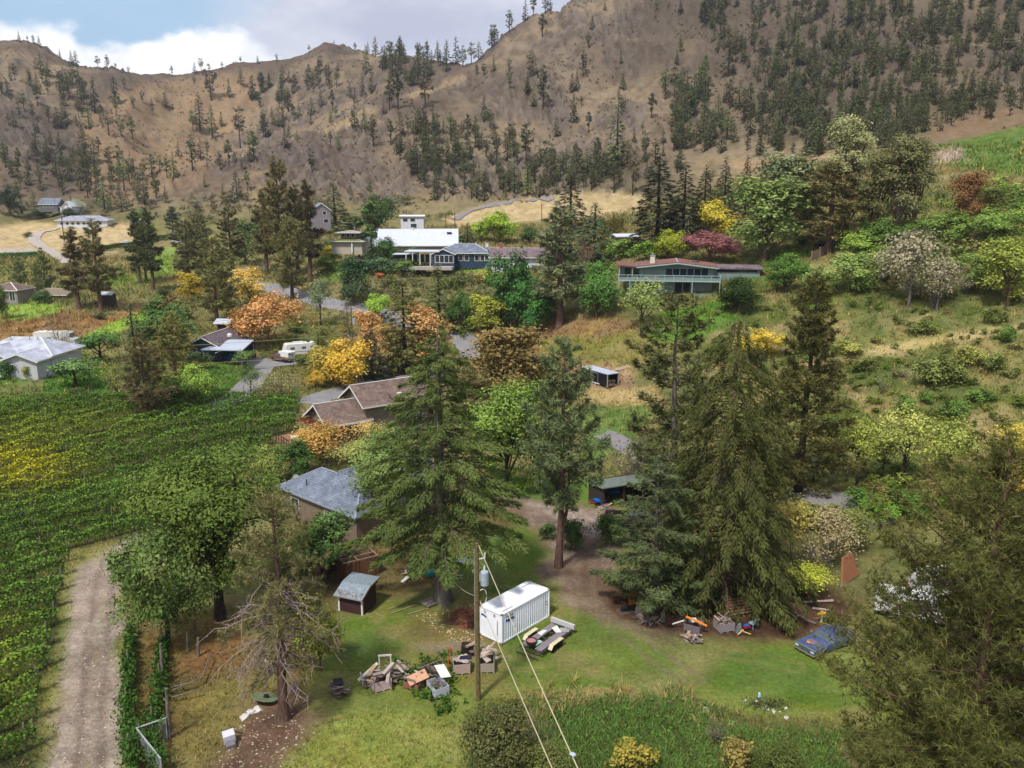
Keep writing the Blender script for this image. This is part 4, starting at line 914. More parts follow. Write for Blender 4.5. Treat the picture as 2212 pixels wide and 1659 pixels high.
for (x, y, t, w) in ((170,858,838,45),(25,893,873,30),(60,512,500,20),(38,585,575,22),(148,582,570,20),(105,582,572,26),(210,628,612,30),(215,690,675,30),(440,660,640,30),(480,640,620,36),(400,690,670,40),(350,640,622,36),(640,720,700,36),(1130,760,742,40),(655,790,768,36),(250,596,576,44),(290,590,570,30)):
    px_tree(SHRB, x, y, t, w, [(104, 104, 60), (88, 100, 50), (78, 84, 50)][x % 3], 'small low bush dotted over the valley grass', 'bush', 'bush', 'bushes dotted over the valley')

# ------------------------------------------------------------------ pines of the hills
def one_mesh(pr, name):
    """trunk and crown of a far tree in a single mesh (triangles)"""
    def get(me):
        co = np.empty(len(me.vertices)*3, np.float32); me.vertices.foreach_get('co', co)
        lp = np.empty(len(me.loops), np.int32); me.loops.foreach_get('vertex_index', lp); k = len(lp)//len(me.polygons)
        return co.reshape(-1, 3), lp.reshape(-1, k)
    c, f = get(pr['crown']); tc, tf = get(pr['trunk']); tf = np.concatenate([tf[:, [0, 1, 2]], tf[:, [0, 2, 3]]])
    if f.shape[1] == 4: f = np.concatenate([f[:, [0, 1, 2]], f[:, [0, 2, 3]]])
    v = np.empty(len(c), np.float32); pr['crown'].attributes['v'].data.foreach_get('value', v)
    co = np.concatenate([c, tc]); fa = np.concatenate([f, tf+len(c)])
    return dict(co=co, fa=fa, v=np.concatenate([v, np.zeros(len(tc))]), mi=np.concatenate([np.zeros(len(f)), np.ones(len(tf))]), h=pr['h'], w=pr['w'],
                me=np_mesh(name, co, fa, [FM, BARKD], np.concatenate([np.zeros(len(f)), np.ones(len(tf))]), {'v': ('FLOAT', 'POINT', np.concatenate([v, np.zeros(len(tc))]))}))
FAR = [one_mesh(spruce('far_%d' % k, 300+k, 15, w_, 46, 11, 1.1, lo=lo_, droop=0.4, rise=0.2, rough=0.35, hang=0.25, bark=BARKD, prof=0.8, asp=0.42, limbs=False), 'far_pine') for k, (w_, lo_) in enumerate(((4.6, 0.06), (5.2, 0.16), (4.0, 0.1)))]
FAR += [one_mesh(ponderosa('far_p%d' % k, 320+k, 15, w_, 36, 170, 3, 1.1, lo=lo_, irr=0.5, wid=0.32, peak=0.35, bark=BARKD, limbs=False), 'far_pine') for k, (w_, lo_) in enumerate(((5.0, 0.2), (5.4, 0.4), (4.4, 0.3)))]
HT = []      # (px, py, height px, group key)
def cropA(l, ox, oy, s, g): HT.extend((ox+x*s, oy+b*s, (b-t)*s, g) for x, t, b in l)
cropA([(450,570,730),(610,430,600),(630,640,810),(735,340,620),(690,560,740),(790,590,740),(840,600,790),(890,330,540),(935,630,800),(1025,640,820),(900,500,640),(960,330,430),(1100,440,540),(1030,480,580),(1170,500,560),(1180,560,630),(1210,490,530),(1280,450,580),(1330,545,590),(1500,330,400),(1630,240,520),(1545,460,750),(1490,600,760),(1640,550,810),(1710,600,720),(1855,565,890),(1770,350,500),(1860,270,400),(1940,330,510),(2030,310,460),(2080,300,420),(2175,320,510),(1485,780,1060),(1550,800,970),(1600,810,950),(1380,830,950),(1345,910,1125),(1290,960,1120),(1235,940,1080),(1175,930,1110),(1015,930,1120),(960,960,1220),(1120,1040,1330),(680,900,1180),(440,910,1110),(290,860,1060),(220,890,970),(45,820,1040),(810,1090,1370),(740,1140,1260),(870,1140,1270),(1770,820,1030),(1735,840,930),(1810,900,1000),(1700,900,1060),(1960,750,990),(1930,840,1000),(2050,620,800),(1580,1090,1190),(1280,1170,1310),(1600,970,1050),(1865,950,1060),(1910,1060,1220),(1830,1060,1290),(1720,1150,1250)], 0, 71, 0.28, 'bowl')
cropA([(930,350,570),(905,590,750),(975,550,715),(805,650,760),(1110,620,850),(1175,560,840),(1065,760,880),(1385,570,830),(1440,770,900),(840,800,980),(915,820,990),(715,1010,1160),(655,1010,1140),(305,980,1140),(480,550,700),(520,560,690),(565,560,690),(625,530,660),(275,580,780),(330,670,860),(255,810,985),(140,840,1060),(510,740,890),(60,580,770),(125,560,720),(180,560,680),(1715,880,1120),(1665,930,1060),(1780,490,580),(1835,490,590),(1910,420,550),(2030,440,545),(2175,560,720),(2190,390,580),(1840,730,940),(1885,840,990),(1550,310,495),(985,880,1130),(960,1395,1540),(510,1190,1330),(1380,1050,1250),(1190,1060,1240)], 531, 0, 0.28, 'ridge')
cropA([(90,210,330),(65,330,400),(135,280,470),(130,60,160),(165,0,60),(265,400,530),(600,400,510),(460,370,430),(345,60,130),(400,0,45),(620,0,50),(725,0,60),(305,215,330),(450,450,720),(660,300,430),(700,290,420),(830,240,370),(930,170,330),(1045,275,330),(1130,250,390),(1075,380,500),(900,460,580),(60,530,700),(190,500,590),(330,480,570),(270,620,700),(520,640,840),(440,700,830),(720,520,600)], 1106, 0, 0.5014, 'right')
for poly, n, hp, g in (([(1500,20),(1700,0),(2212,0),(2212,225),(2000,285),(1850,290),(1700,240),(1560,130)], 470, (34, 62), 'forest'),
                       ([(1450,190),(1700,230),(1980,280),(1960,322),(1700,345),(1450,330)], 240, (36, 70), 'forest'),
                       ([(1900,240),(2212,190),(2212,250),(2000,290)], 60, (34, 50), 'forest'),
                       ([(810,290),(960,275),(1090,310),(1200,340),(1400,340),(1430,385),(1200,425),(1000,438),(900,438),(870,350)], 160, (32, 70), 'foot'),
                       ([(0,340),(120,310),(300,350),(350,425),(300,470),(100,445),(0,470)], 62, (34, 62), 'lower_left'),
                       ([(0,135),(120,155),(200,175),(190,265),(120,300),(0,270)], 52, (24, 50), 'upper_left'),
                       ([(820,125),(960,108),(972,150),(900,190),(830,175)], 48, (30, 52), 'saddle'),
                       ([(560,170),(760,150),(800,260),(640,310),(560,280)], 34, (24, 44), 'ridge'),
                       ([(1150,340),(1450,335),(1500,400),(1350,425),(1180,405)], 40, (30, 60), 'foot'),
                       ([(990,120),(1250,40),(1500,30),(1480,330),(1100,300)], 22, (26, 50), 'right')):
    xs = [p[0] for p in poly]; ys = [p[1] for p in poly]; k = 0
    while k < n:
        x = R.uniform(min(xs), max(xs)); y = R.uniform(min(ys), max(ys))
        if not inpoly(np.array([x]), np.array([y]), poly)[0]: continue
        if g == 'forest' and vnoise(x/45, y/30, 5) < 0.30 and R.random() < 0.8: continue
        HT.append((x, y, R.uniform(*hp)*R.uniform(0.75, 1.1), g)); k += 1
def ridge_y(px):
    for py in np.arange(-60, 330, 1.0):
        a, t = azt(px, py); i = int(np.searchsorted(AZ, float(a))-1); fa = (float(a)-AZ[i])/(AZ[i+1]-AZ[i])
        if ((GZ[i]*(1-fa)+GZ[i+1]*fa)[DD > 250] > CZ+DD[DD > 250]*float(t)).any(): return py
    return 100
for x, hp in ((42,24),(60,15),(72,20),(85,24),(130,22),(155,32),(165,34),(212,27),(232,30),(250,14),(278,16),(372,22),(421,26),(435,30),(480,15),(520,16),(557,18),(598,18),(668,17),(722,11),(767,19),(795,27),(811,44),(868,27),(985,58),(1000,46),(1018,46),(1034,40),(1062,50),(1074,30),(1100,48),(1135,44),(1152,46),(1178,44)):
    HT.append((x, ridge_y(x)+3, hp, 'skyline'))
HL = dict(bowl='dark pine standing apart on the golden grass bowl below the left skyline', ridge='dark pine on the rocky central ridge', right='dark pine scattered on the dry face of the right mountain',
          forest='pine within the dense forest of the right mountain', foot='bushy pine in the belt at the foot of the hills', lower_left='grey green pine of the shaded lower left slope',
          upper_left='thin pine of the upper left shoulder', saddle='slender pine in the clump at the saddle of the ridge', skyline='pine standing on the skyline')
HG = dict(bowl='pines dotted over the grass bowl', ridge='pines on the central ridge', right='pines on the dry right face', forest='forest pines on the right mountain', foot='pine belt at the hill foot', lower_left='pines on the lower left slope', upper_left='pines on the upper left shoulder', saddle='pines in the saddle', skyline='pines along the skyline')
pos = []
for px, py, hp, g in HT:
    p = ground(px, py, 200)
    if math.hypot(p[0], p[1]) < 250: continue
    pos.append((hp*(0.4 if False else 1.0), p, g, hp*mpp(p)))
pos.sort(key=lambda t: -t[0])
pri = [t for t in pos if t[2] in ('bowl', 'ridge', 'right', 'skyline')]; oth = [t for t in pos if t[2] not in ('bowl', 'ridge', 'right', 'skyline')]
pri = (pri+oth); indiv, rest = pri[:300], pri[300:]
HC = [(62, 68, 46), (52, 60, 42), (70, 80, 44), (60, 62, 46), (78, 72, 54), (66, 78, 42)]
def hcol(g): return np.array(R.choice(HC))*R.uniform(1.0, 1.35)+(np.array((6, 6, 8)) if g in ('upper_left', 'lower_left', 'skyline', 'bowl') else 0)
def pine_label(p, g, pr, h):
    px, py, dep = project(p); hp = h*F/dep; k = [f['me'].name for f in FAR].index(pr['me'].name)
    size = 'small' if hp < 17 else 'middling' if hp < 28 else 'tall' if hp < 42 else 'very tall'; form = ('narrow spired', 'broad spired', 'slim spired', 'round topped', 'bare stemmed', 'open branched')[k]
    spot = 'left part' if px < 200 else 'left middle' if px < 420 else 'centre left' if px < 640 else 'centre' if px < 860 else 'centre right' if px < 1080 else 'right middle' if px < 1400 else 'right part' if px < 1800 else 'far right part'
    high = 'near crest' if py < 130 else 'upper' if py < 210 else 'midslope' if py < 300 else 'low'
    where = dict(bowl='golden bowl', ridge='rocky ridge', right='dry mountainside', forest='mountain forest', foot='hill foot belt', lower_left='lower left slope', upper_left='left shoulder', saddle='saddle clump', skyline='skyline')[g]
    return '%s %s pine, %s, %s of the %s' % (size, form, high, spot, where)
for _, p, g, h in indiv:
    pr = R.choice(FAR); h *= 0.96; w = h*pr['w']/pr['h']*R.uniform(1.0, 1.5)
    o = link('pine_tree', pr['me'], None, p); o.scale = (w/pr['w'], w/pr['w'], h/pr['h']); o.rotation_euler = (0, 0, R.uniform(0, 6.28)); o.color = (*(srgb(hcol(g))*FG), 1)
    tag(o, pine_label(p, g, pr, h), 'tree', HG[g])
CO, FA, VV, MI, base = [], [], [], [], 0
for _, p, g, h in rest:
    pr = R.choice(FAR); h *= 0.96; w = h*pr['w']/pr['h']*R.uniform(1.0, 1.5); a = R.uniform(0, 6.28); c, s = math.cos(a), math.sin(a)
    q = pr['co']*np.array((w/pr['w'], w/pr['w'], h/pr['h'])); q = np.stack([q[:, 0]*c-q[:, 1]*s, q[:, 0]*s+q[:, 1]*c, q[:, 2]], 1)+p
    CO.append(q); FA.append(pr['fa']+base); VV.append(np.clip(pr['v']+R.uniform(-0.12, 0.12), 0, 1)); MI.append(pr['mi']); base += len(q)
if CO:
    o = link('pine_forest', np_mesh('pine_forest', np.concatenate(CO), np.concatenate(FA), [FM, BARKD], np.concatenate(MI), {'v': ('FLOAT', 'POINT', np.concatenate(VV))}))
    o.color = (*(srgb((78, 82, 54))*FG), 1); tag(o, kind='stuff')
# ------------------------------------------------------------------ solid builders
class MB:
    def __init__(s): s.v = []; s.f = []; s.m = []; s.cur = 0
    def add(s, vs, fs):
        b = len(s.v); s.v += [tuple(map(float, p)) for p in vs]; s.f += [tuple(b+i for i in f) for f in fs]; s.m += [s.cur]*len(fs); return s
    def box(s, x0, x1, y0, y1, z0, z1):
        return s.add([(x, y, z) for z in (z0, z1) for y in (y0, y1) for x in (x0, x1)], [(0, 2, 3, 1), (4, 5, 7, 6), (0, 1, 5, 4), (2, 6, 7, 3), (0, 4, 6, 2), (1, 3, 7, 5)])
    def hexa(s, p):     # 8 points: bottom 4 ccw, top 4 ccw
        return s.add(p, [(3, 2, 1, 0), (4, 5, 6, 7), (0, 1, 5, 4), (1, 2, 6, 5), (2, 3, 7, 6), (3, 0, 4, 7)])
    def beam(s, p, q, w, h=None, up=(0, 0, 1)):
        p, q = Vector(p), Vector(q); h = h or w; t = (q-p).normalized(); u = Vector(up)
        if abs(t.dot(u)) > 0.97: u = Vector((1, 0, 0))
        a = t.cross(u).normalized()*w/2; b = a.cross(t).normalized()*h/2
        return s.hexa([p-a-b, p+a-b, p+a+b, p-a+b][0:4]+[q-a-b, q+a-b, q+a+b, q-a+b])
    def tube(s, p, q, r0, r1=None, n=8, cap=True):
        p, q = Vector(p), Vector(q); r1 = r0 if r1 is None else r1; t = (q-p).normalized(); u = Vector((0, 0, 1)) if abs(t.z) < 0.95 else Vector((1, 0, 0))
        a = t.cross(u).normalized(); b = t.cross(a)
        vs = [c+(a*math.cos(i*2*math.pi/n)+b*math.sin(i*2*math.pi/n))*r for c, r in ((p, r0), (q, r1)) for i in range(n)]
        fs = [(i, (i+1) % n, n+(i+1) % n, n+i) for i in range(n)]
        if cap: fs += [tuple(range(n))[::-1], tuple(range(n, 2*n))]
        return s.add(vs, fs)
    def prism(s, pts, y0, y1):      # polygon in x,z pushed along y
        n = len(pts); vs = [(x, y0, z) for x, z in pts]+[(x, y1, z) for x, z in pts]
        return s.add(vs, [tuple(range(n)), tuple(range(2*n-1, n-1, -1))]+[(i, i+n, (i+1) % n+n, (i+1) % n) for i in range(n)])
    def prismx(s, pts, x0, x1):     # polygon in y,z pushed along x
        n = len(pts); vs = [(x0, y, z) for y, z in pts]+[(x1, y, z) for y, z in pts]
        return s.add(vs, [tuple(range(n))[::-1], tuple(range(n, 2*n))]+[(i, (i+1) % n, (i+1) % n+n, i+n) for i in range(n)])
    def lathe(s, prof, n=14, c=(0, 0, 0)):
        vs = [(c[0]+r*math.cos(i*2*math.pi/n), c[1]+r*math.sin(i*2*math.pi/n), c[2]+z) for r, z in prof for i in range(n)]
        fs = [(k*n+i, k*n+(i+1) % n, (k+1)*n+(i+1) % n, (k+1)*n+i) for k in range(len(prof)-1) for i in range(n)]
        return s.add(vs, fs+[tuple(range(n))[::-1], tuple(range((len(prof)-1)*n, len(prof)*n))])
    def mesh(s, name, mats):
        me = bpy.data.meshes.new(name); me.from_pydata(s.v, [], s.f)
        for m in (mats if isinstance(mats, (list, tuple)) else [mats]): me.materials.append(m)
        if any(s.m): me.polygons.foreach_set('material_index', s.m)
        me.update(); return me
    def build(s, name, mats, parent=None, loc=None, bevel=0.0):
        o = link(name, s.mesh(name, mats), parent, loc)
        if bevel:
            b = o.modifiers.new('bevel', 'BEVEL'); b.width = bevel; b.segments = 2; b.limit_method = 'ANGLE'
        return o
def shingle(name, rgb, axis='x', row=0.22, wid=0.5, var=0.28):
    if name in MATS: return MATS[name]
    m, nt, b = nmat(name); N = nt.nodes; L = nt.links; c = srgb(rgb)
    tc = N.new('ShaderNodeTexCoord'); mp = N.new('ShaderNodeMapping'); L.new(tc.outputs['Object'], mp.inputs[0])
    if axis == 'y': mp.inputs['Rotation'].default_value = (0, 0, math.pi/2)
    br = N.new('ShaderNodeTexBrick'); L.new(mp.outputs[0], br.inputs['Vector']); br.inputs['Scale'].default_value = 1.0
    br.inputs['Brick Width'].default_value = wid; br.inputs['Row Height'].default_value = row; br.inputs['Mortar Size'].default_value = row*0.07
    br.inputs['Color1'].default_value = (*(c*(1-var)), 1); br.inputs['Color2'].default_value = (*np.clip(c*(1+var), 0, 1), 1); br.inputs['Mortar'].default_value = (*(c*0.55), 1)
    n = N.new('ShaderNodeTexNoise'); n.inputs['Scale'].default_value = 0.7; n.inputs['Detail'].default_value = 7; L.new(tc.outputs['Object'], n.inputs['Vector'])
    mr = N.new('ShaderNodeMapRange'); L.new(n.outputs['Fac'], mr.inputs[0]); mr.inputs[1].default_value = 0.3; mr.inputs[2].default_value = 0.7; mr.inputs[3].default_value = 0.72; mr.inputs[4].default_value = 1.22
    v = N.new('ShaderNodeVectorMath'); v.operation = 'SCALE'; L.new(br.outputs['Color'], v.inputs[0]); L.new(mr.outputs[0], v.inputs['Scale'])
    L.new(v.outputs[0], b.inputs['Base Color']); b.inputs['Roughness'].default_value = 0.9
    bp = N.new('ShaderNodeBump'); bp.inputs['Strength'].default_value = 0.6; bp.inputs['Distance'].default_value = 0.02; bp.invert = True
    L.new(br.outputs['Fac'], bp.inputs['Height']); L.new(bp.outputs[0], b.inputs['Normal'])
    return m
def siding(name, rgb, pitch=0.2, axis='z', var=0.08, dirt=(120, 112, 100), amt=0.25):
    if name in MATS: return MATS[name]
    m = mat(name, rgb, 0.75, var=var, scale=1.2, dirt=dirt, dirt_amt=amt); nt = m.node_tree; N = nt.nodes; L = nt.links; b = N['Principled BSDF']
    tc = N.new('ShaderNodeTexCoord'); w = N.new('ShaderNodeTexWave'); w.bands_direction = axis.upper(); w.wave_profile = 'SAW'; w.inputs['Scale'].default_value = 0.314/pitch
    L.new(tc.outputs['Object'], w.inputs['Vector']); bp = N.new('ShaderNodeBump'); bp.inputs['Strength'].default_value = 0.7; bp.inputs['Distance'].default_value = 0.02
    L.new(w.outputs['Fac'], bp.inputs['Height']); L.new(bp.outputs[0], b.inputs['Normal']); return m
GLASS = mat('window_glass', (40, 48, 58), 0.08, var=0.2, scale=0.6, spec=0.7)
TRIMW = mat('white_trim', (214, 214, 212), 0.6, var=0.05); TRIMG = mat('grey_trim', (150, 150, 148), 0.6)
def window(par, x, z, w, h, y=0.0, face='front', trim=TRIMW, nx=1, nz=1, t=0.09):
    """frame (child of par) with its pane a child of the frame; face front (-y), left (-x), right (+x), back"""
    f = MB(); f.box(-w/2-t, w/2+t, -0.05, 0.0, -h/2-t, -h/2); f.box(-w/2-t, w/2+t, -0.05, 0.0, h/2, h/2+t)
    f.box(-w/2-t, -w/2, -0.05, 0.0, -h/2, h/2); f.box(w/2, w/2+t, -0.05, 0.0, -h/2, h/2)
    for i in range(1, nx): X = -w/2+w*i/nx; f.box(X-t*0.4, X+t*0.4, -0.045, -0.015, -h/2, h/2)
    for i in range(1, nz): Z = -h/2+h*i/nz; f.box(-w/2, w/2, -0.042, -0.018, Z-t*0.4, Z+t*0.4)
    o = f.build('window', trim, par); p = MB().box(-w/2, w/2, -0.014, -0.004, -h/2, h/2).build('pane', GLASS, o)
    if face == 'front': o.location = (x, y-0.01, z)
    elif face == 'back': o.location = (x, y+0.01, z); o.rotation_euler = (0, 0, math.pi)
    elif face == 'left': o.location = (y-0.01, x, z); o.rotation_euler = (0, 0, -math.pi/2)
    else: o.location = (y+0.01, x, z); o.rotation_euler = (0, 0, math.pi/2)
    return o
def walls(par, x0, x1, y0, y1, h, m, rise=0.0, axis='x', z0=-1.2, name='wall'):
    b = MB()
    if rise and axis == 'x': b.prismx([(y0, z0), (y1, z0), (y1, h), ((y0+y1)/2, h+rise), (y0, h)], x0, x1)
    elif rise: b.prism([(x0, z0), (x1, z0), (x1, h), ((x0+x1)/2, h+rise), (x0, h)], y0, y1)
    else: b.box(x0, x1, y0, y1, z0, h)
    return b.build(name, m, par)
def gable_roof(par, x0, x1, y0, y1, h, rise, m, over=0.5, axis='x', th=0.16, trim=TRIMW, name='roof', side=None):
    """two sloping slabs, fascia boards as a child"""
    so = over if side is None else side
    if axis == 'x': mid = (y0+y1)/2; half = (y1-y0)/2
    else: mid = (x0+x1)/2; half = (x1-x0)/2
    k = rise/half; e = half+over; ze = h-over*k+0.06; zr = h+rise+0.06
    sec = [(mid-e, ze), (mid, zr), (mid+e, ze), (mid+e, ze+th), (mid, zr+th), (mid-e, ze+th)]
    b = MB(); tr = MB()
    if axis == 'x':
        b.prismx(sec[:2]+sec[4:], x0-so, x1+so); b.prismx([sec[1], sec[2], sec[3], sec[4]], x0-so, x1+so)
        for X in (x0-so, x1+so):
            for s_ in (-1, 1): tr.beam((X, mid, zr-0.02), (X, mid+s_*e, ze-0.02), 0.05, 0.24)
        for s_ in (-1, 1): tr.box(x0-so, x1+so, mid+s_*e-0.03, mid+s_*e+0.03, ze-0.06, ze+th-0.02)
        tr.box(x0-so, x1+so, mid-0.1, mid+0.1, zr+th-0.02, zr+th+0.03)
    else:
        b.prism(sec[:2]+sec[4:], y0-so, y1+so); b.prism([sec[1], sec[2], sec[3], sec[4]], y0-so, y1+so)
        for Y in (y0-so, y1+so):
            for s_ in (-1, 1): tr.beam((mid, Y, zr-0.02), (mid+s_*e, Y, ze-0.02), 0.05, 0.24)
        for s_ in (-1, 1): tr.box(mid+s_*e-0.03, mid+s_*e+0.03, y0-so, y1+so, ze-0.06, ze+th-0.02)
        tr.box(mid-0.1, mid+0.1, y0-so, y1+so, zr+th-0.02, zr+th+0.03)
    o = b.build(name, m, par); tr.build('fascia', trim, o); return o
def hip_roof(par, x0, x1, y0, y1, h, rise, m, over=0.5, trim=TRIMW, name='roof', inset=None):
    x0 -= over; x1 += over; y0 -= over; y1 += over; ins = inset or (y1-y0)/2; my = (y0+y1)/2
    b = MB(); b.add([(x0, y0, h), (x1, y0, h), (x1, y1, h), (x0, y1, h), (x0+ins, my, h+rise), (x1-ins, my, h+rise)], [(0, 1, 5, 4), (1, 2, 5), (2, 3, 4, 5), (3, 0, 4), (3, 2, 1, 0)])
    o = b.build(name, m, par); t = MB()
    for p, q in (((x0, y0), (x1, y0)), ((x1, y0), (x1, y1)), ((x1, y1), (x0, y1)), ((x0, y1), (x0, y0))): t.beam((*p, h-0.08), (*q, h-0.08), 0.06, 0.18)
    for i, j in ((0, 4), (3, 4), (1, 5), (2, 5), (4, 5)):
        P_ = [(x0, y0, h), (x1, y0, h), (x1, y1, h), (x0, y1, h), (x0+ins, my, h+rise), (x1-ins, my, h+rise)]; t.beam(P_[i], P_[j], 0.2, 0.06)
    t.build('fascia', trim, o); return o
def chimney(par, x, y, z0, z1, w, m, cap=TRIMG):
    o = MB().box(x-w/2, x+w/2, y-w/2, y+w/2, z0, z1).build('chimney', m, par)
    MB().box(x-w/2-0.08, x+w/2+0.08, y-w/2-0.08, y+w/2+0.08, z1, z1+0.12).build('chimney_cap', cap, o); return o
def vent(par, x, y, z, r=0.06, h=0.5, m=None): return MB().tube((x, y, z), (x, y, z+h), r, n=8).build('roof_vent', m or TRIMG, par)
def house(name, label, p, yaw, cat='house'): return thing(name, label, cat, p, math.radians(yaw))

# ------------------------------------------------------------------ buildings, near to far
S_BROWN = shingle('shingle_brown', (118, 100, 92), 'x', 0.2, 0.34); S_BROWNY = shingle('shingle_brown_side', (118, 100, 92), 'y', 0.2, 0.34)
S_GREY = shingle('shingle_grey', (112, 120, 136), 'x', 0.26, 0.5, 0.18); S_GREYY = shingle('shingle_grey_side', (112, 120, 136), 'y', 0.26, 0.5, 0.18)
TAUPE = mat('taupe_stucco', (112, 104, 90), 0.9, scale=2); CEDAR = mat('cedar_red', (126, 70, 48), 0.8, scale=3, stretch=(1, 1, 6), var=0.25)
def brown_house():
    b = pl(706, 918, 4.1); z0 = gz(b[0], b[1])
    t = house('brown_house', 'taupe house with brown shingle roof and dormer by the vineyard end', (b[0], b[1], 0.5), 36.4)
    walls(t, 0.5, 7, 0.45, 7.4, 3.5, TAUPE, 2.1); walls(t, 6.2, 16.5, 0.3, 7.6, 5.4, TAUPE, 2.2)
    gable_roof(t, 0.5, 6.4, 0.45, 7.4, 3.5, 2.1, S_BROWN, 0.55, side=0.75)
    r = gable_roof(t, 6.2, 16.5, 0.3, 7.6, 5.4, 2.2, S_BROWN, 0.55, side=0.7)
    d = MB().hexa([(10.3, -0.65, 5.75), (13.6, -0.65, 5.75), (13.6, 2.9, 6.85), (10.3, 2.9, 6.85), (10.3, -0.65, 5.9), (13.6, -0.65, 5.9), (13.6, 2.9, 7.0), (10.3, 2.9, 7.0)]).build('dormer_roof', S_BROWN, t)
    MB().box(10.6, 13.3, -0.15, 1.5, 4.6, 5.8).build('dormer_wall', CEDAR, t); MB().box(11.6, 12.3, 0.6, 1.1, 6.2, 6.42).build('skylight', TRIMW, t)
    window(t, 11.9, 4.4, 1.15, 2.2, y=0.28, nz=2); window(t, 6.0, 2.0, 0.75, 2.3, y=0.43, nz=2); window(t, 4.6, 1.9, 1.5, 1.2, y=0.48, face='left', trim=mat('tan_trim', (170, 150, 120)), nx=2)
    window(t, 2.4, 1.9, 1.2, 1.2, y=0.48, face='left', trim=mat('tan_trim', (170, 150, 120)), nx=2); window(t, 15, 2.2, 1.0, 1.3, y=0.28)
    g = MB()
    for i in range(9): g.beam((-1.1, 0.6+i*0.85, 3.05), (0.5, 0.6+i*0.85, 3.05), 0.1, 0.2)
    g.beam((-1.0, 0.2, 2.9), (-1.0, 7.6, 2.9), 0.15, 0.25); g.build('pergola', CEDAR, t)
    k = MB().box(-5.0, -0.2, 1.5, 8.5, -0.2, 0.75).build('deck', mat('deck_wood', (140, 100, 78), stretch=(1, 8, 1)), t)
    rl = MB()
    for y in np.arange(1.6, 8.6, 0.98): rl.box(-5.0, -4.92, y-0.04, y+0.04, 0.75, 1.75)
    rl.box(-5.0, -4.9, 1.5, 8.5, 1.7, 1.78); rl.build('deck_railing', mat('dark_metal', (40, 38, 36), 0.5), k)
    MB().box(-3.4, -2.4, 4.0, 5.0, 0.75, 1.45).build('patio_table', TRIMW, k)
    gt = MB(); gt.tube((6.1, -0.2, 3.2), (6.1, -0.2, 0), 0.05); gt.box(0, 6.4, -0.2, -0.05, 3.05, 3.18); gt.build('gutter', TRIMG, t)
brown_house()
def grey_house():
    b = pl(596, 1050, 3.0)
    t = house('grey_roof_house', 'tan house with bluish grey shingle roof half hidden by trees', (b[0], b[1], 0), -42)
    w = mat('tan_wall', (122, 106, 92), 0.9, scale=2)
    walls(t, 0.5, 14, 0.5, 7.0, 2.95, w); hip_roof(t, 0.5, 14, 0.5, 7.0, 3.0, 2.1, S_GREY, 0.5, inset=3.6, trim=mat('ridge_cap_grey', (140, 148, 162)))
    walls(t, 3.4, 11, 7, 15, 2.95, w); gable_roof(t, 3.4, 11, 4, 15, 2.95, 2.3, S_GREYY, 0.5, 'y', name='wing_roof', trim=mat('ridge_cap_grey', (140, 148, 162)))
    vent(t, 4.2, 1.3, 3.2, 0.06, 1.3, mat('dark_metal', (40, 38, 36), 0.5)); vent(t, 7.2, 6.0, 4.9, 0.13, 0.9, mat('dark_metal', (40, 38, 36), 0.5))
    a = MB(); a.tube((-0.3, 3.0, 2.6), (-0.3, 3.0, 3.3), 0.03); a.build('dish_mast', TRIMG, t)
    d = MB(); d.lathe([(0.0, 0), (0.2, 0.02), (0.38, 0.1), (0.40, 0.12), (0.2, 0.05)], 14); o = d.build('satellite_dish', TRIMG, t, (-0.3, 2.9, 3.2)); o.rotation_euler = (math.radians(70), 0, 0.6)
    window(t, 3.0, 1.6, 1.4, 1.1, y=0.48, nx=2); window(t, 9.5, 1.6, 1.8, 1.1, y=0.48, nx=2)
grey_house()
TEAL = siding('teal_siding', (124, 140, 138), 0.22, amt=0.1); TEALT = mat('teal_trim', (150, 172, 170))
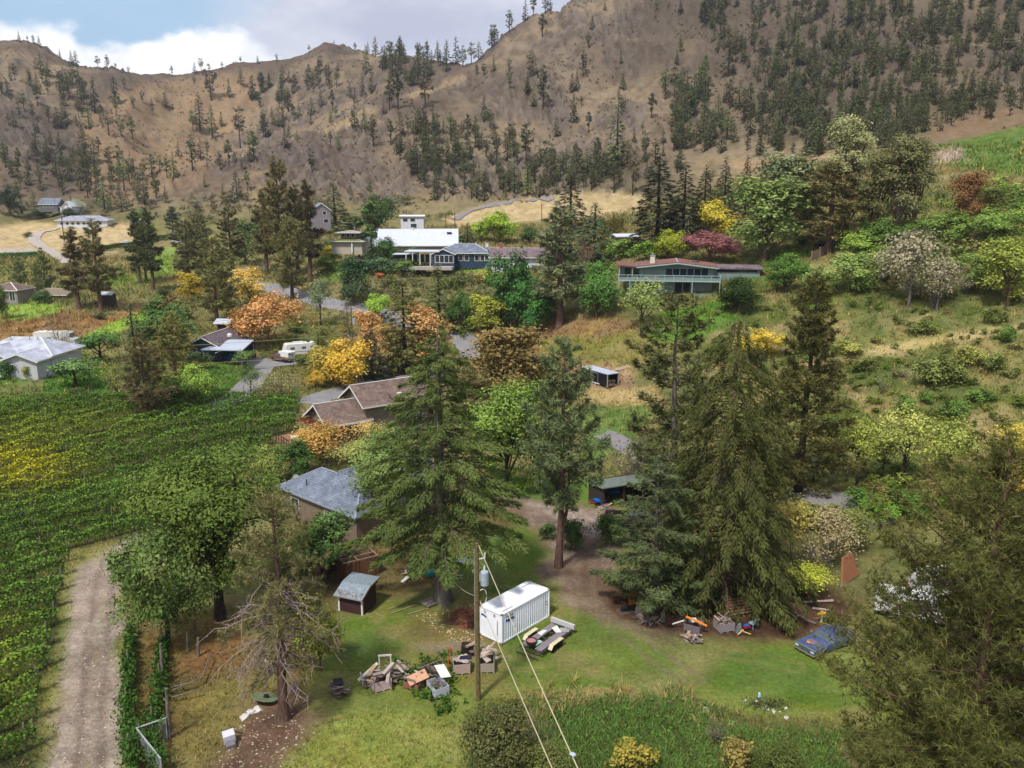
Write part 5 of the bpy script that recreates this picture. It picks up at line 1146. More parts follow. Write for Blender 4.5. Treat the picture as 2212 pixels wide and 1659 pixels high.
def teal_house():
    p = at(1336, 646, 171); z = p[2]
    t = house('teal_house', 'teal two storey house with long deck and reddish roof', (p[0], p[1], z+0.9), -9)
    ROOF = shingle('shingle_red', (132, 92, 86), 'y', 0.25, 0.4, 0.15)
    walls(t, 1.5, 18.6, 2.6, 11, 3.0, TEAL, name='lower_wall'); walls(t, 4.2, 18.9, 2.4, 11.2, 5.5, TEAL, 0.85, 'y', z0=3.05, name='upper_wall')
    MB().box(0, 4.2, 4.6, 11, 3.05, 5.4).build('left_wall', TEAL, t)
    gable_roof(t, 4.2, 18.9, 1.4, 11.2, 5.5, 0.85, ROOF, 0.75, 'y', 0.3, TEALT)
    MB().hexa([(-0.6, 1.6, 5.7), (4.0, 1.6, 5.35), (4.0, 11.5, 5.35), (-0.6, 11.5, 5.7), (-0.6, 1.6, 5.95), (4.0, 1.6, 5.6), (4.0, 11.5, 5.6), (-0.6, 11.5, 5.95)]).build('left_roof', [ROOF], t)
    for i in range(6): window(t, 10.0+i*1.42, 4.5, 1.28, 1.5, y=2.38, trim=TEALT, t=0.06)
    window(t, 1.6, 4.2, 1.3, 1.9, y=4.58, trim=TEALT); window(t, 3.3, 4.2, 1.0, 1.9, y=4.58, trim=TEALT)
    window(t, 12.0, 1.3, 1.2, 2.0, y=2.58, trim=mat('dark_trim', (50, 46, 46))); window(t, 13.6, 1.3, 1.2, 1.9, y=2.58, trim=mat('dark_trim', (50, 46, 46)), nz=2); window(t, 6, 1.4, 1.4, 1.1, y=2.58, trim=TEALT)
    d = MB().box(-0.2, 20.2, 0.2, 2.4, 2.75, 3.0).build('deck', TEALT, t); b = MB().box(0.0, 20.0, 0.24, 0.3, 3.02, 3.55).build('deck_skirt', TEAL, d)
    r = MB(); r.box(-0.2, 20.2, 0.18, 0.30, 3.95, 4.05); r.box(-0.2, -0.1, 0.2, 4.6, 3.95, 4.05); r.box(20.1, 20.2, 0.2, 6.6, 3.95, 4.05)
    for x in np.linspace(-0.1, 20.1, 12): r.box(x-0.05, x+0.05, 0.2, 0.3, 3.0, 3.95)
    r.build('deck_railing', TEALT, d)
    for x in (0.0, 2.2, 14.6, 20.0): MB().box(x-0.08, x+0.08, 0.24, 0.4, -1.5, 2.75).build('deck_post', TEALT, t)
    for x in (0.0, 2.6, 4.4): MB().box(x-0.07, x+0.07, 1.9, 2.04, 3.0, 5.4).build('roof_post', TEALT, t)
    MB().box(14.5, 20.1, 0.0, 0.08, -1.3, 0.4).build('lower_fence', TEAL, t)
    MB().box(19.2, 28.5, 7.0, 14.5, 0.8, 4.9).build('garage_wall', TEAL, t)
    g = MB(); g.box(18.8, 29.2, 6.4, 15, 4.92, 5.3); g.build('garage_roof', shingle('shingle_mauve', (128, 112, 122), 'x', 0.25, 0.4), t); MB().box(19.8, 28.0, 6.97, 7.02, 4.3, 4.75).build('garage_window', GLASS, t)
    MB().box(28.6, 31.5, 8, 12, 4.0, 4.2).build('porch_roof', mat('rust_red', (138, 74, 58)), t); MB().box(28.8, 30.6, 9, 9.2, 0.6, 4.0).build('porch_screen', mat('tan_plank', (170, 140, 112)), t)
    chimney(t, 6.6, 4.2, 5.5, 7.6, 0.95, mat('cream_stucco', (202, 196, 184))); MB().tube((6.6, 4.2, 7.7), (6.6, 4.2, 8.3), 0.16).build('flue', TRIMG, t)
    for x, y in ((11.5, 8), (15.4, 7)): MB().box(x-0.8, x+0.8, y-0.4, y+0.4, 6.05, 6.4).build('skylight', mat('dark_trim', (50, 46, 46)), t)
    MB().box(5.6, 8.0, 0.9, 1.6, 3.0, 3.7).build('deck_bench', mat('grey_wood', (120, 112, 104)), t)
teal_house()
def simple(name, label, px, py, dist, yaw, L_, D_, h, rise, wall, roof, axis='x', over=0.4, wins=(), hip=False, cat='house', trim=TRIMW, drop=0.0):
    p = at(px, py, dist); t = house(name, label, (p[0], p[1], p[2]-drop), yaw, cat)
    if hip: walls(t, 0, L_, 0, D_, h, wall); hip_roof(t, 0, L_, 0, D_, h, rise, roof, over, trim)
    else: walls(t, 0, L_, 0, D_, h, wall, rise, axis); gable_roof(t, 0, L_, 0, D_, h, rise, roof, over, axis, trim=trim)
    for w in wins: window(t, *w[:4], y=(0 if len(w) < 5 else w[4]), face=('front' if len(w) < 6 else w[5]), trim=trim, nx=(1 if len(w) < 7 else w[6]))
    return t
WHITEW = siding('white_siding', (206, 208, 214), 0.2, amt=0.12); NAVY = siding('navy_siding', (44, 62, 84), 0.2, amt=0.05)
METALW = siding('white_metal_roof', (192, 198, 212), 0.6, 'x', amt=0.08); S_SLATE = shingle('shingle_slate', (112, 122, 136), 'x', 0.3, 0.5, 0.12)
S_PURP = shingle('shingle_purple', (122, 104, 110), 'x', 0.3, 0.5, 0.14); GREYM = siding('grey_metal_roof', (172, 180, 196), 0.5, 'x', amt=0.1)
def blue_house():
    t = simple('blue_house', 'dark blue bungalow with slate grey roof and white sunroom', 944, 570, 231, -4, 14.5, 9, 3.0, 2.3, NAVY, S_SLATE, hip=True, over=0.6)
    walls(t, -1.0, 5.2, -2.4, 1, 2.8, NAVY, 1.3, 'y', name='gable_wall'); gable_roof(t, -1.0, 5.2, -2.4, 3.5, 2.8, 1.3, S_SLATE, 0.4, 'y', name='gable_roof')
    for i in range(4): window(t, 0.5+i*1.25, 1.5, 1.1, 1.9, y=-2.41, t=0.12)
    for x in (6.6, 8.2, 11.0, 12.6, 13.7): window(t, x, 1.7, 1.1, 1.5, t=0.1)
    walls(t, 14.5, 19, -1, 7, 2.7, siding('pale_blue', (150, 164, 182), amt=0.05), 1.4, 'y', name='right_wing_wall'); gable_roof(t, 14.5, 19, -1, 7, 2.7, 1.4, S_SLATE, 0.4, 'y', name='right_wing_roof')
    chimney(t, 13.6, 2.0, 4.5, 5.6, 0.8, mat('white_stucco', (206, 206, 208)))
    pr = MB(); pr.box(-8.4, 1.2, -3.0, 4.0, 3.35, 3.6); pr.build('porch_roof', METALW, t)
    for x in (-8.0, -6.2, -4.2, -1.4): MB().box(x-0.1, x+0.1, -2.8, -2.6, -0.4, 3.35).build('porch_post', TRIMW, t)
    MB().box(-12, -7, 1.0, 5, -0.4, 2.4).build('annex_wall', mat('dark_trim', (50, 46, 46)), t); MB().box(-12.4, -6.8, 0.4, 5.4, 2.4, 2.6).build('annex_roof', METALW, t)
    for i in range(3): window(t, -6.6+i*1.9, 1.3, 1.5, 2.2, y=2.4, t=0.12)
    MB().box(-9.5, 5.0, -6.2, -2.5, -1.2, -0.38).build('patio', mat('patio_stone', (170, 160, 150)), t)
    for i in range(5): vent(t, 4+i*2.1, 3.0+(i % 2)*2, 4.6+(i % 2)*0.7, 0.12, 0.4, TRIMW)
blue_house()
def purple_house():
    t = simple('purple_roof_house', 'white bungalow with long purple brown roof above the hedge', 1062, 578, 224, -3, 17, 8.5, 2.9, 1.9, WHITEW, S_PURP, over=0.8, wins=((8.5, 1.6, 1.6, 1.1), (13.5, 1.6, 1.8, 1.1, 0, 'front', 2)))
    window(t, 2.4, 1.15, 3.0, 2.2, nx=2); chimney(t, 2.2, 4.4, 4.5, 6.2, 0.9, mat('red_brick', (150, 92, 76))); vent(t, 12, 5, 4.2, 0.06, 1.2)
purple_house()
def barn():
    t = simple('long_white_barn', 'long building with gleaming white metal roof behind the cypress row', 788, 548, 252, 3.5, 27, 10.5, 2.6, 4.2, siding('barn_boards', (150, 138, 126), 0.3, 'y'), METALW, over=0.6)
    window(t, 5.2, 3.0, 1.2, 1.2, y=0, face='left', trim=mat('dark_trim', (50, 46, 46))); MB().box(24.2, 25.6, 3.0, 4.1, 5.7, 6.1).build('skylight', GLASS, t); vent(t, 3.5, 4.4, 6.2, 0.1, 1.2, mat('dark_metal', (40, 38, 36), 0.5)); vent(t, 14, 5, 6.6, 0.35, 0.8, TRIMW)
barn()
def pavilion():
    t = simple('garden_pavilion', 'timber garden house with raised flat roof beside the cypress', 716, 540, 246, -6, 9, 7, 2.5, 0.9, siding('half_timber', (176, 168, 154), 0.9, 'x'), mat('mossy_roof', (116, 122, 70), 0.9), hip=True, over=0.9)
    MB().box(2.5, 7.2, 1.5, 5.5, 3.0, 4.9).build('upper_wall', mat('taupe_stucco', (112, 104, 90)), t); hip_roof(t, 2.0, 7.7, 1.0, 6.0, 4.9, 0.5, mat('grey_flat_roof', (150, 144, 132)), 0.9, name='upper_roof')
    for x in (3.2, 4.6, 6.0): window(t, x, 4.1, 0.9, 0.9, y=1.48, t=0.06)
    MB().tube((6.0, 3.5, 5.3), (6.0, 3.5, 6.4), 0.12).build('finial', TRIMG, t); MB().box(6.0, 6.4, -0.6, -0.3, -0.6, 2.5).build('porch_post', TRIMW, t)
pavilion()
def navy_house():
    b = pl(425, 746, 6.0); t = house('navy_house', 'dark navy house with brown roof and open metal carport', (b[0]-2.6, b[1]+0.5, 2.9), -6)
    walls(t, 0, 7.6, 0, 12, 2.7, NAVY, 2.0, 'y'); gable_roof(t, 0, 7.6, 0, 12, 2.7, 2.0, shingle('shingle_dim', (104, 94, 98), 'y', 0.25, 0.4), 0.6, 'y')
    window(t, 2.0, 1.9, 0.9, 1.1)
    r = MB().hexa([(4.6, -2.6, 2.55), (13.2, -2.6, 2.55), (12.2, 5.5, 3.25), (7.0, 5.5, 3.25), (4.6, -2.6, 2.75), (13.2, -2.6, 2.75), (12.2, 5.5, 3.45), (7.0, 5.5, 3.45)]).build('carport_roof', GREYM, t)
    for x, y in ((5.0, -2.3), (12.8, -2.3), (12.2, 5.2)): MB().box(x-0.07, x+0.07, y-0.07, y+0.07, -0.6, 2.6).build('carport_post', TRIMG, t)
    MB().beam((7.4, -2.3, 2.0), (8.8, -2.3, 2.55), 0.1).build('carport_brace', TRIMW, t); MB().box(7.7, 12.5, 5.3, 5.5, -0.4, 3.1).build('carport_back_wall', mat('dark_trim', (50, 46, 46)), t)
    MB().lathe([(0, 0), (0.5, 0.1), (0.5, 0.5), (0.3, 0.7), (0, 0.75)], 12, (6.8, 6, 3.9)).build('roof_tank', TRIMW, t)
navy_house()
simple('tool_shed', 'small dark shed with pale slanting metal roof behind the navy house', 470, 716, 196, -8, 2.6, 2.4, 2.0, 0.5, mat('dark_plank', (58, 50, 46)), GREYM, cat='shed', over=0.6)
def white_house():
    b = at(14, 800, 166); t = house('white_house', 'pale grey house with light grey shingle roof at the left edge', (b[0], b[1], gz(b[0], b[1])+0.2), -4)
    LG = shingle('shingle_light', (178, 182, 196), 'x', 0.3, 0.5, 0.08); w = siding('pale_siding', (188, 188, 194), 0.2, amt=0.08)
    walls(t, -7, 7.4, 1.5, 10.5, 3.1, w); hip_roof(t, -7, 7.4, 1.5, 10.5, 3.15, 2.4, LG, 0.6)
    walls(t, 1.2, 7.2, -2.4, 3, 2.9, w, 1.1, 'y', name='front_wing_wall'); gable_roof(t, 1.2, 7.2, -2.4, 5.0, 2.9, 1.1, shingle('shingle_light_side', (178, 182, 196), 'y', 0.3, 0.5, 0.08), 0.6, 'y', name='front_wing_roof')
    walls(t, -5, 1.0, -1.2, 3, 3.3, w, 1.3, 'y', name='entry_wall'); gable_roof(t, -5, 1.0, -1.2, 5.0, 3.3, 1.3, MATS['shingle_light_side'], 0.6, 'y', name='entry_roof')
    window(t, 2.6, 1.6, 1.0, 1.2, y=-2.41); window(t, -0.9, 1.5, 0.9, 1.2, y=-1.21); window(t, -3.6, 1.5, 1.2, 1.2, y=-1.21)
    for x in (-2, 1.5, 3): vent(t, x, 5, 5.2, 0.08, 0.6)
white_house()
simple('far_brown_house', 'brown roofed house with white door cut by the left edge', -26, 650, 238, -2, 7.4, 7, 2.6, 1.6, mat('grey_stucco', (140, 130, 124)), shingle('shingle_dull', (116, 98, 92)), hip=True, wins=((6.2, 1.1, 1.2, 2.1, 0, 'front', 2),))
simple('far_garage', 'low tan garage behind two small fruit trees', 60, 654, 240, -3, 10, 6, 2.0, 1.1, mat('tan_plain', (132, 120, 98)), mat('tan_roof', (124, 112, 92)), cat='garage')
simple('valley_shed', 'little dark shed with white roof under the pine pair', 214, 655, 222, 0, 3.0, 2.6, 2.0, 0.4, mat('dark_plank', (58, 50, 46)), METALW, cat='shed', over=0.2)
t = simple('far_white_house', 'long low white house with grey roof across the valley', 124, 493, 425, 8, 21, 9, 3.4, 1.9, WHITEW, shingle('shingle_pale', (150, 154, 170)), hip=True, over=0.8, wins=tuple((2+i*2.3, 2.0, 1.1, 1.0) for i in range(8)))
simple('far_blue_roof_house', 'dark house with blue grey roof at the far hill foot', 84, 452, 470, 2, 9, 8, 2.4, 2.6, mat('dim_wall', (96, 98, 100)), S_SLATE, wins=((3, 1.5, 1.2, 1.0), (6, 1.5, 1.2, 1.0)))
t = simple('far_white_cottage', 'bright white gabled cottage at the far hill foot', 138, 462, 462, -20, 5.5, 7, 3.6, 2.2, WHITEW, GREYM, 'y', wins=((1.6, 1.6, 0.9, 1.2), (3.9, 1.6, 0.9, 1.2), (2.7, 4.2, 0.8, 0.9)))
MB().box(-3.2, 0, 1, 5, -1, 3).build('side_wall', WHITEW, t); MB().box(-3.5, 0, 0.8, 5.2, 3.0, 3.3).build('side_roof', GREYM, t)
simple('far_flat_house', 'small grey flat roofed house right of the long white house', 280, 484, 420, 3, 7, 5, 1.9, 0.5, mat('grey_stucco', (140, 130, 124)), GREYM, wins=((2, 1, 1, 0.8), (5, 1, 1, 0.8)))
simple('gable_house_behind', 'grey house with white gable trim behind the tall centre pines', 676, 488, 292, 20, 6, 8, 5.2, 2.2, siding('mauve_siding', (136, 128, 134)), S_SLATE, 'y', wins=((4.4, 1.6, 1.4, 1.2), (4.0, 4.2, 1.1, 1.1)))
t = simple('white_block_house', 'flat topped white house showing behind the long white roof', 866, 494, 300, 4, 8, 6, 4.2, 0.3, WHITEW, mat('white_flat_roof', (206, 208, 214)), over=0.5, wins=((1.6, 3.0, 1.6, 1.1), (4.2, 3.0, 1.6, 1.1), (4.5, 1.0, 2.0, 1.4)))
simple('white_roof_shed', 'white flat roofed outbuilding left of the massive dark spruce', 1333, 525, 225, 12, 5.5, 5, 1.6, 0.5, mat('tan_plain', (132, 120, 98)), METALW, cat='shed')
simple('tan_shed_far', 'brown low roofed building behind the lime tree', 1040, 500, 300, 0, 7, 5, 2.0, 0.9, mat('tan_plain', (132, 120, 98)), shingle('shingle_dull', (116, 98, 92)), cat='shed')
t = simple('building_site_house', 'unfinished pale house high on the slope above the poplars', 1756, 346, 372, 0, 10, 7, 3.2, 1.0, mat('pale_panel', (176, 172, 166)), GREYM, wins=((2.5, 1.6, 1.4, 1.2), (5.5, 1.6, 1.4, 1.2)))
MB().box(-4, 0, 1, 4, -1.5, 2.2).build('annex_wall', mat('tan_plank', (170, 140, 112)), t)
# near outbuildings
def small_shed():
    p = ground(758, 1324); t = house('small_shed', 'dark brown shed with ribbed metal lean roof and white corner post', (p[0], p[1], p[2]), -22, 'shed')
    dk = siding('dark_brown_boards', (66, 44, 44), 0.18, 'x', var=0.2, amt=0.05)
    MB().hexa([(-1.15, 0, 0), (1.15, 0, 0), (1.15, 2.3, 0), (-1.15, 2.3, 0), (-1.15, 0, 1.75), (1.15, 0, 1.75), (1.15, 2.3, 2.35), (-1.15, 2.3, 2.35)]).build('wall', dk, t)
    r = MB(); n = 22
    for i in range(n):
        a = -1.4+2.8*i/n; b = a+2.8/n; za = 0.03*(i % 2); zb = 0.03*((i+1) % 2)
        for y0, z0, y1, z1 in ((-0.4, 1.62, 1.0, 2.28), (1.0, 2.28, 2.6, 2.44)): r.add([(a, y0, z0+za), (b, y0, z0+zb), (b, y1, z1+zb), (a, y1, z1+za)], [(0, 1, 2, 3)])
    r.build('roof', mat('galvanised', (148, 162, 172), 0.45, 0.4, var=0.2, dirt=(120, 110, 100), dirt_amt=0.5), t)
    tr = MB(); tr.beam((1.42, -0.4, 1.6), (1.42, 1.0, 2.26), 0.05, 0.16); tr.beam((1.42, 1.0, 2.26), (1.42, 2.6, 2.42), 0.05, 0.16); tr.box(-1.42, 1.42, -0.44, -0.38, 1.52, 1.66); tr.build('fascia', TRIMG, t)
    for x in (-1.15, 1.15): MB().box(x-0.07, x+0.07, -0.06, 0.08, 0, 1.75).build('corner_post', TRIMW, t)
    lf = MB()
    for i in range(60): x, y = R.uniform(-1.3, 1.2), R.uniform(-0.4, 0.1); lf.add([(x, y, 1.70+0.46*(y+0.4)), (x+0.12, y+0.02, 1.71+0.46*(y+0.4)), (x+0.05, y+0.09, 1.72+0.46*(y+0.45))], [(0, 1, 2)])
    lf.build('leaf_litter', mat('dead_leaves', (126, 98, 72)), t)['kind'] = 'stuff'
small_shed()
def broken_shed():
    p = ground(782, 1250); t = house('broken_shed', 'roofless brown plank shed beside a white metal sheet', (p[0], p[1], p[2]), 33, 'shed')
    m = [mat('brown_plank', (112, 78, 56), var=0.3, stretch=(4, 4, 0.6)), mat('brown_plank_dark', (84, 58, 44), var=0.3, stretch=(4, 4, 0.6))]
    base = MB().box(-0.09, 0.09, -0.015, 0.015, 0, 1.9).mesh('plank', m[0]); base2 = MB().box(-0.09, 0.09, -0.015, 0.015, 0, 1.9).mesh('plank', m[1])
    for i in range(17):
        o = link('plank', R.choice((base, base2)), t, (-1.6+i*0.2, 0, 0)); o.scale = (1, 1, R.uniform(0.86, 1.0)); o.rotation_euler = (0, R.uniform(-.03, .03), 0)
    for i in range(10): o = link('plank', R.choice((base, base2)), t, (-1.68, 0.1+i*0.2, 0)); o.rotation_euler = (0, R.uniform(-.03, .03), math.pi/2); o.scale = (1, 1, R.uniform(0.8, 1.0))
    for i in range(10): o = link('plank', base2, t, (1.68, 0.1+i*0.2, 0)); o.rotation_euler = (0, 0, math.pi/2)
    f = MB()
    for y in (0.05, 1.0, 2.05): f.beam((-1.75, y, 1.92), (1.75, y, 1.92), 0.1, 0.12)
    for x in (-1.65, -0.3, 1.65): f.beam((x, -0.1, 1.95), (x, 2.2, 1.95), 0.1, 0.1)
    f.beam((-1.4, 0.2, 1.3), (0.2, 2.0, 2.1), 0.08); f.build('roof_frame', mat('grey_brown_beam', (142, 118, 96), var=0.25), t)
    s = MB()
    for i in range(14): a = i*0.11; s.add([(a, 0, 0.03*(i % 2)), (a+0.11, 0, 0.03*((i+1) % 2)), (a+0.11, 2.1, 0.03*((i+1) % 2)), (a, 2.1, 0.03*(i % 2))], [(0, 1, 2, 3)])
    o = s.build('metal_sheet', mat('blue_white_metal', (190, 196, 222), 0.4, 0.2), None, (p[0]-2.9, p[1]+0.5, p[2]+1.65)); o.rotation_euler = (-0.15, 0.05, 0.95)
    tag(o, 'bluish white ribbed metal sheet lying over the lean-to left of the broken shed', 'metal sheet')
    l = thing('lean_to', 'dark open lean-to under the bluish white sheet', 'lean-to', (p[0]-2.7, p[1]+0.9, p[2]), 0.6)
    for x, y in ((-1.0, -0.6), (0.9, -0.6), (0.9, 1.0), (-1.0, 1.0)): MB().box(x-0.05, x+0.05, y-0.05, y+0.05, 0, 1.6).build('post', m[1], l)
    MB().box(-1.0, 0.9, 0.95, 1.0, 0, 1.5).build('back_wall', m[1], l)
broken_shed()
def open_shed():
    p = ground(1366, 1090); t = house('open_shed', 'open fronted junk shed with pale green grey roof behind the juniper', (p[0], p[1], p[2]), 24, 'shed')
    m = mat('dark_plank', (58, 50, 46)); MB().box(-4, 4, 3.2, 3.4, 0, 2.5).build('back_wall', m, t); MB().box(-4, -3.8, 0, 3.2, 0, 2.4).build('side_wall', m, t); MB().box(3.8, 4, 0, 3.2, 0, 2.4).build('side_wall', m, t)
    for x in (-3.9, -1.2, 1.4, 3.9): MB().box(x-0.08, x+0.08, -0.08, 0.08, 0, 2.6).build('post', m, t)
    MB().hexa([(-4.3, -0.4, 2.65), (4.3, -0.4, 2.65), (4.3, 3.6, 2.3), (-4.3, 3.6, 2.3), (-4.3, -0.4, 2.77), (4.3, -0.4, 2.77), (4.3, 3.6, 2.42), (-4.3, 3.6, 2.42)]).build('roof', mat('pale_green_metal', (116, 128, 120), 0.6, 0.1, var=0.3, dirt=(84, 74, 60), dirt_amt=0.9), t)
open_shed()
# ------------------------------------------------------------------ roads
ASPH = mat('asphalt', (134, 132, 134), 0.95, var=0.14, scale=0.5, dirt=(112, 108, 106), dirt_amt=0.5)
def smooth_line(P_, n=14):
    P_ = np.array(P_, float); out = []
    for i in range(len(P_)-1):
        a, b, c, d = P_[max(i-1, 0)], P_[i], P_[i+1], P_[min(i+2, len(P_)-1)]
        for t in np.linspace(0, 1, n, endpoint=False): out.append(0.5*((2*b)+(c-a)*t+(2*a-5*b+4*c-d)*t*t+(3*b-a-3*c+d)*t**3))
    out.append(P_[-1]); return np.array(out)
ROADS = []
def road(name, pix, w, m=ASPH, lift=0.06):
    pts = smooth_line([ground(*p)[:2] for p in pix]); ROADS.append((pts, w/2)); t = nrm(np.gradient(pts, axis=0)); nn = np.stack([-t[:, 1], t[:, 0]], 1); k = 5
    offs = np.linspace(-w/2, w/2, k); V = pts[:, None]+nn[:, None]*offs[None, :, None]*(1+0.03*np.sin(np.arange(len(pts)))[:, None, None])
    zc = gridz(pts[:, 0], pts[:, 1]); ker = np.ones(9)/9; zc = np.convolve(np.pad(zc, 4, 'edge'), ker, 'valid')
    zz = gridz(V[..., 0], V[..., 1])+lift
    co = np.concatenate([V, zz[..., None]], -1).reshape(-1, 3); i = np.arange(len(pts)-1)[:, None]*k+np.arange(k-1)[None]
    fa = np.stack([i, i+1, i+1+k, i+k], -1).reshape(-1, 4)
    tag(link(name, np_mesh(name, co, fa, [m], smooth=True)), kind='structure')
road('village_road', [(660,872),(700,857),(760,842),(840,826),(900,815),(960,805),(1005,785),(1014,755),(1002,735),(985,722),(960,712),(900,700),(820,678),(735,660),(690,650),(640,638),(590,622),(540,612),(512,600),(508,590),(530,582),(575,574)], 5.6)
road('driveway', [(455,884),(490,868),(520,850),(540,830),(560,805),(575,792),(610,782),(650,776)], 4.2)
road('house_forecourt', [(480,776),(520,778),(570,786),(640,782)], 7.0, lift=0.12)
road('right_road', [(1302,938),(1322,946),(1420,1000),(1600,1062),(1745,1072),(1800,1080),(1835,1098),(1900,1140)], 4.0, mat('pale_asphalt', (126, 122, 124), 0.95, scale=0.5))
road('hill_lane', [(985,476),(1000,464),(1030,453),(1080,443),(1140,434),(1200,428)], 3.5, mat('pale_asphalt', (126, 122, 124)), 0.3)
road('farm_lane', [(20,545),(60,548)], 6, mat('lane_gravel', (168, 158, 150)), 0.25)
road('field_lane', [(150,570),(118,548),(82,528),(74,512),(90,502),(125,496)], 4.5, mat('lane_gravel', (168, 158, 150)), 0.3)
# ------------------------------------------------------------------ shipping container
WPAINT = mat('container_white', (236, 240, 248), 0.5, var=0.03, scale=1.5, dirt=(170, 156, 140), dirt_amt=0.22); BLUEP = mat('logo_blue', (24, 62, 140), 0.5, var=0.05); INKP = mat('logo_ink', (60, 70, 86), 0.6)
RUSTY = mat('rusty_edge', (150, 122, 108), 0.7, var=0.2)
def container():
    t = thing('shipping_container', 'white corrugated shipping container with blue logo on the lawn', 'container', (-0.80, 60.6, gz(-0.8, 60.6)+0.06), math.radians(48.6))
    L_, D_, H_ = 6.06, 2.44, 2.59; dp = 0.045
    def corr(n, length, h0, h1):
        xs = []; 
        for i in range(n):
            a = length*i/n; p_ = length/n; xs += [(a+p_*0.05, 0), (a+p_*0.30, 0), (a+p_*0.45, dp), (a+p_*0.85, dp)]
        xs = [(0, 0)]+xs+[(length, 0)]; v = [(x, y, z) for z in (h0, h1) for x, y in xs]; k = len(xs)
        return v, [(i, i+1, k+i+1, k+i) for i in range(k-1)]
    for nm, y, rot in (('side_wall', 0.03, 0), ('side_wall', D_-0.03, math.pi)):
        v, f = corr(21, L_-0.24, 0.16, H_-0.1); o = MB().add(v, f).build(nm, WPAINT, t, (0.12, y, 0) if rot == 0 else (L_-0.12, y, 0)); o.rotation_euler = (0, 0, rot)
    for nm, x, rot in (('end_wall', 0.03, -math.pi/2), ('end_wall', L_-0.03, math.pi/2)):
        v, f = corr(8, D_-0.24, 0.16, H_-0.1); o = MB().add(v, f).build(nm, WPAINT, t, (x, D_-0.12, 0) if rot < 0 else (x, 0.12, 0)); o.rotation_euler = (0, 0, rot)
    MB().box(0.06, L_-0.06, 0.06, D_-0.06, 0.05, 0.2).build('floor', RUSTY, t)
    rf = MB(); n = 26
    for i in range(n):
        a = 0.1+(L_-0.2)*i/n; b = a+(L_-0.2)/n; z0 = H_-0.03+0.016*(i % 2); z1 = H_-0.03+0.016*((i+1) % 2); rf.add([(a, 0.08, z0), (b, 0.08, z1), (b, D_-0.08, z1), (a, D_-0.08, z0)], [(0, 1, 2, 3)])
    rf.build('roof', WPAINT, t)
    for x in (0, L_):
        for y in (0, D_):
            sx = 0.12 if x == 0 else -0.12; sy = 0.12 if y == 0 else -0.12
            p = MB().box(min(x, x+sx), max(x, x+sx), min(y, y+sy), max(y, y+sy), 0.12, H_-0.12).build('corner_post', WPAINT, t)
            for z in (0, H_-0.12): MB().box(min(x, x+sx*1.4)-0.005, max(x, x+sx*1.4)+0.005, min(y, y+sy*1.3)-0.005, max(y, y+sy*1.3)+0.005, z, z+0.125).build('corner_casting', RUSTY, p)
    for z0, z1 in ((H_-0.1, H_), (0.03, 0.17)):
        for y0 in (0.0, D_-0.07): MB().box(0.17, L_-0.17, y0, y0+0.07, z0, z1).build('side_rail', WPAINT, t)
        for x0 in (0.0, L_-0.07): MB().box(x0, x0+0.07, 0.17, D_-0.17, z0+0.004, z1-0.004).build('end_rail', WPAINT, t)
    # wavy blue double block and a line of small dark print
    lg = MB()
    def wave(x0, x1, z0, h, y):
        k = 10
        for i in range(k):
            a, b = x0+(x1-x0)*i/k, x0+(x1-x0)*(i+1)/k; f = lambda x: z0+0.035*math.sin((x-x0)/(x1-x0)*6.28); lg.add([(a, y, f(a)), (b, y, f(b)), (b, y, f(b)+h*(0.8+0.2*math.cos((b-x0)/(x1-x0)*9))), (a, y, f(a)+h*(0.8+0.2*math.cos((a-x0)/(x1-x0)*9)))], [(0, 1, 2, 3)])
    wave(0.52, 0.98, 1.72, 0.25, 0.018); wave(1.04, 1.50, 1.74, 0.25, 0.018); lg.build('logo', BLUEP, t)
    ink = MB()
    for a, b, z in ((0.60, 0.66, 2.1), (0.64, 0.72, 2.17), (0.78, 0.80, 2.08), (0.81, 0.86, 2.08), (0.88, 0.93, 2.08), (1.0, 1.05, 2.09), (1.07, 1.12, 2.09), (1.14, 1.2, 2.1), (1.22, 1.28, 2.1), (1.3, 1.36, 2.1), (1.37, 1.42, 2.11)): ink.box(a, b, 0.012, 0.018, z, z+0.1)
    for a, z in ((5.30, 1.4), (5.55, 1.9)):
        for i in range(9): ink.box(a, a+0.03, 0.012, 0.018, 0.55+i*0.19+(z-1.4)*0.3, 0.62+i*0.19+(z-1.4)*0.3)
    ink.box(5.62, 5.72, 0.012, 0.018, 1.5, 1.62); ink.box(5.62, 5.72, 0.012, 0.018, 1.25, 1.37); ink.build('small_print', INKP, t)
    e = MB(); 
    for i in range(8): a, b = 1.72+i*0.07, 1.79+i*0.07; f = lambda y: 1.78+0.05*math.sin((2.28-y)*9); e.add([(0.015, a, f(a)), (0.015, b, f(b)), (0.015, b, f(b)+0.15), (0.015, a, f(a)+0.15)], [(0, 3, 2, 1)])
    e.build('end_logo', BLUEP, t)
    s = MB()
    for y in (1.9, 0.85): s.box(0.0, 0.012, y-0.08, y+0.08, 2.12, 2.36)
    s.box(0.0, 0.016, 0.5, 0.54, 0.6, 1.9); s.build('lock_plate', mat('pinkish_rust', (168, 140, 138)), t)
    for a in (0.35, 4.9): o = MB().box(0.5, 1.7, 0.3, 0.42, H_-0.002, H_+0.004).build('roof_print', mat('faint_print', (150, 158, 176)), t); o.rotation_euler = (0, 0, 0); o.scale = (0.02 if False else 1, 1, 1); o.location = (0 if a < 1 else 4.2, 0 if a < 1 else 1.6, 0)
    for x, y in ((0.2, 0.2), (5.8, 0.2), (0.2, 2.2), (5.8, 2.2), (3, 0.2)): MB().box(x-0.2, x+0.2, y-0.15, y+0.15, -0.2, 0.03).build('footing_block', mat('grey_wood', (120, 112, 104)), t)
container()
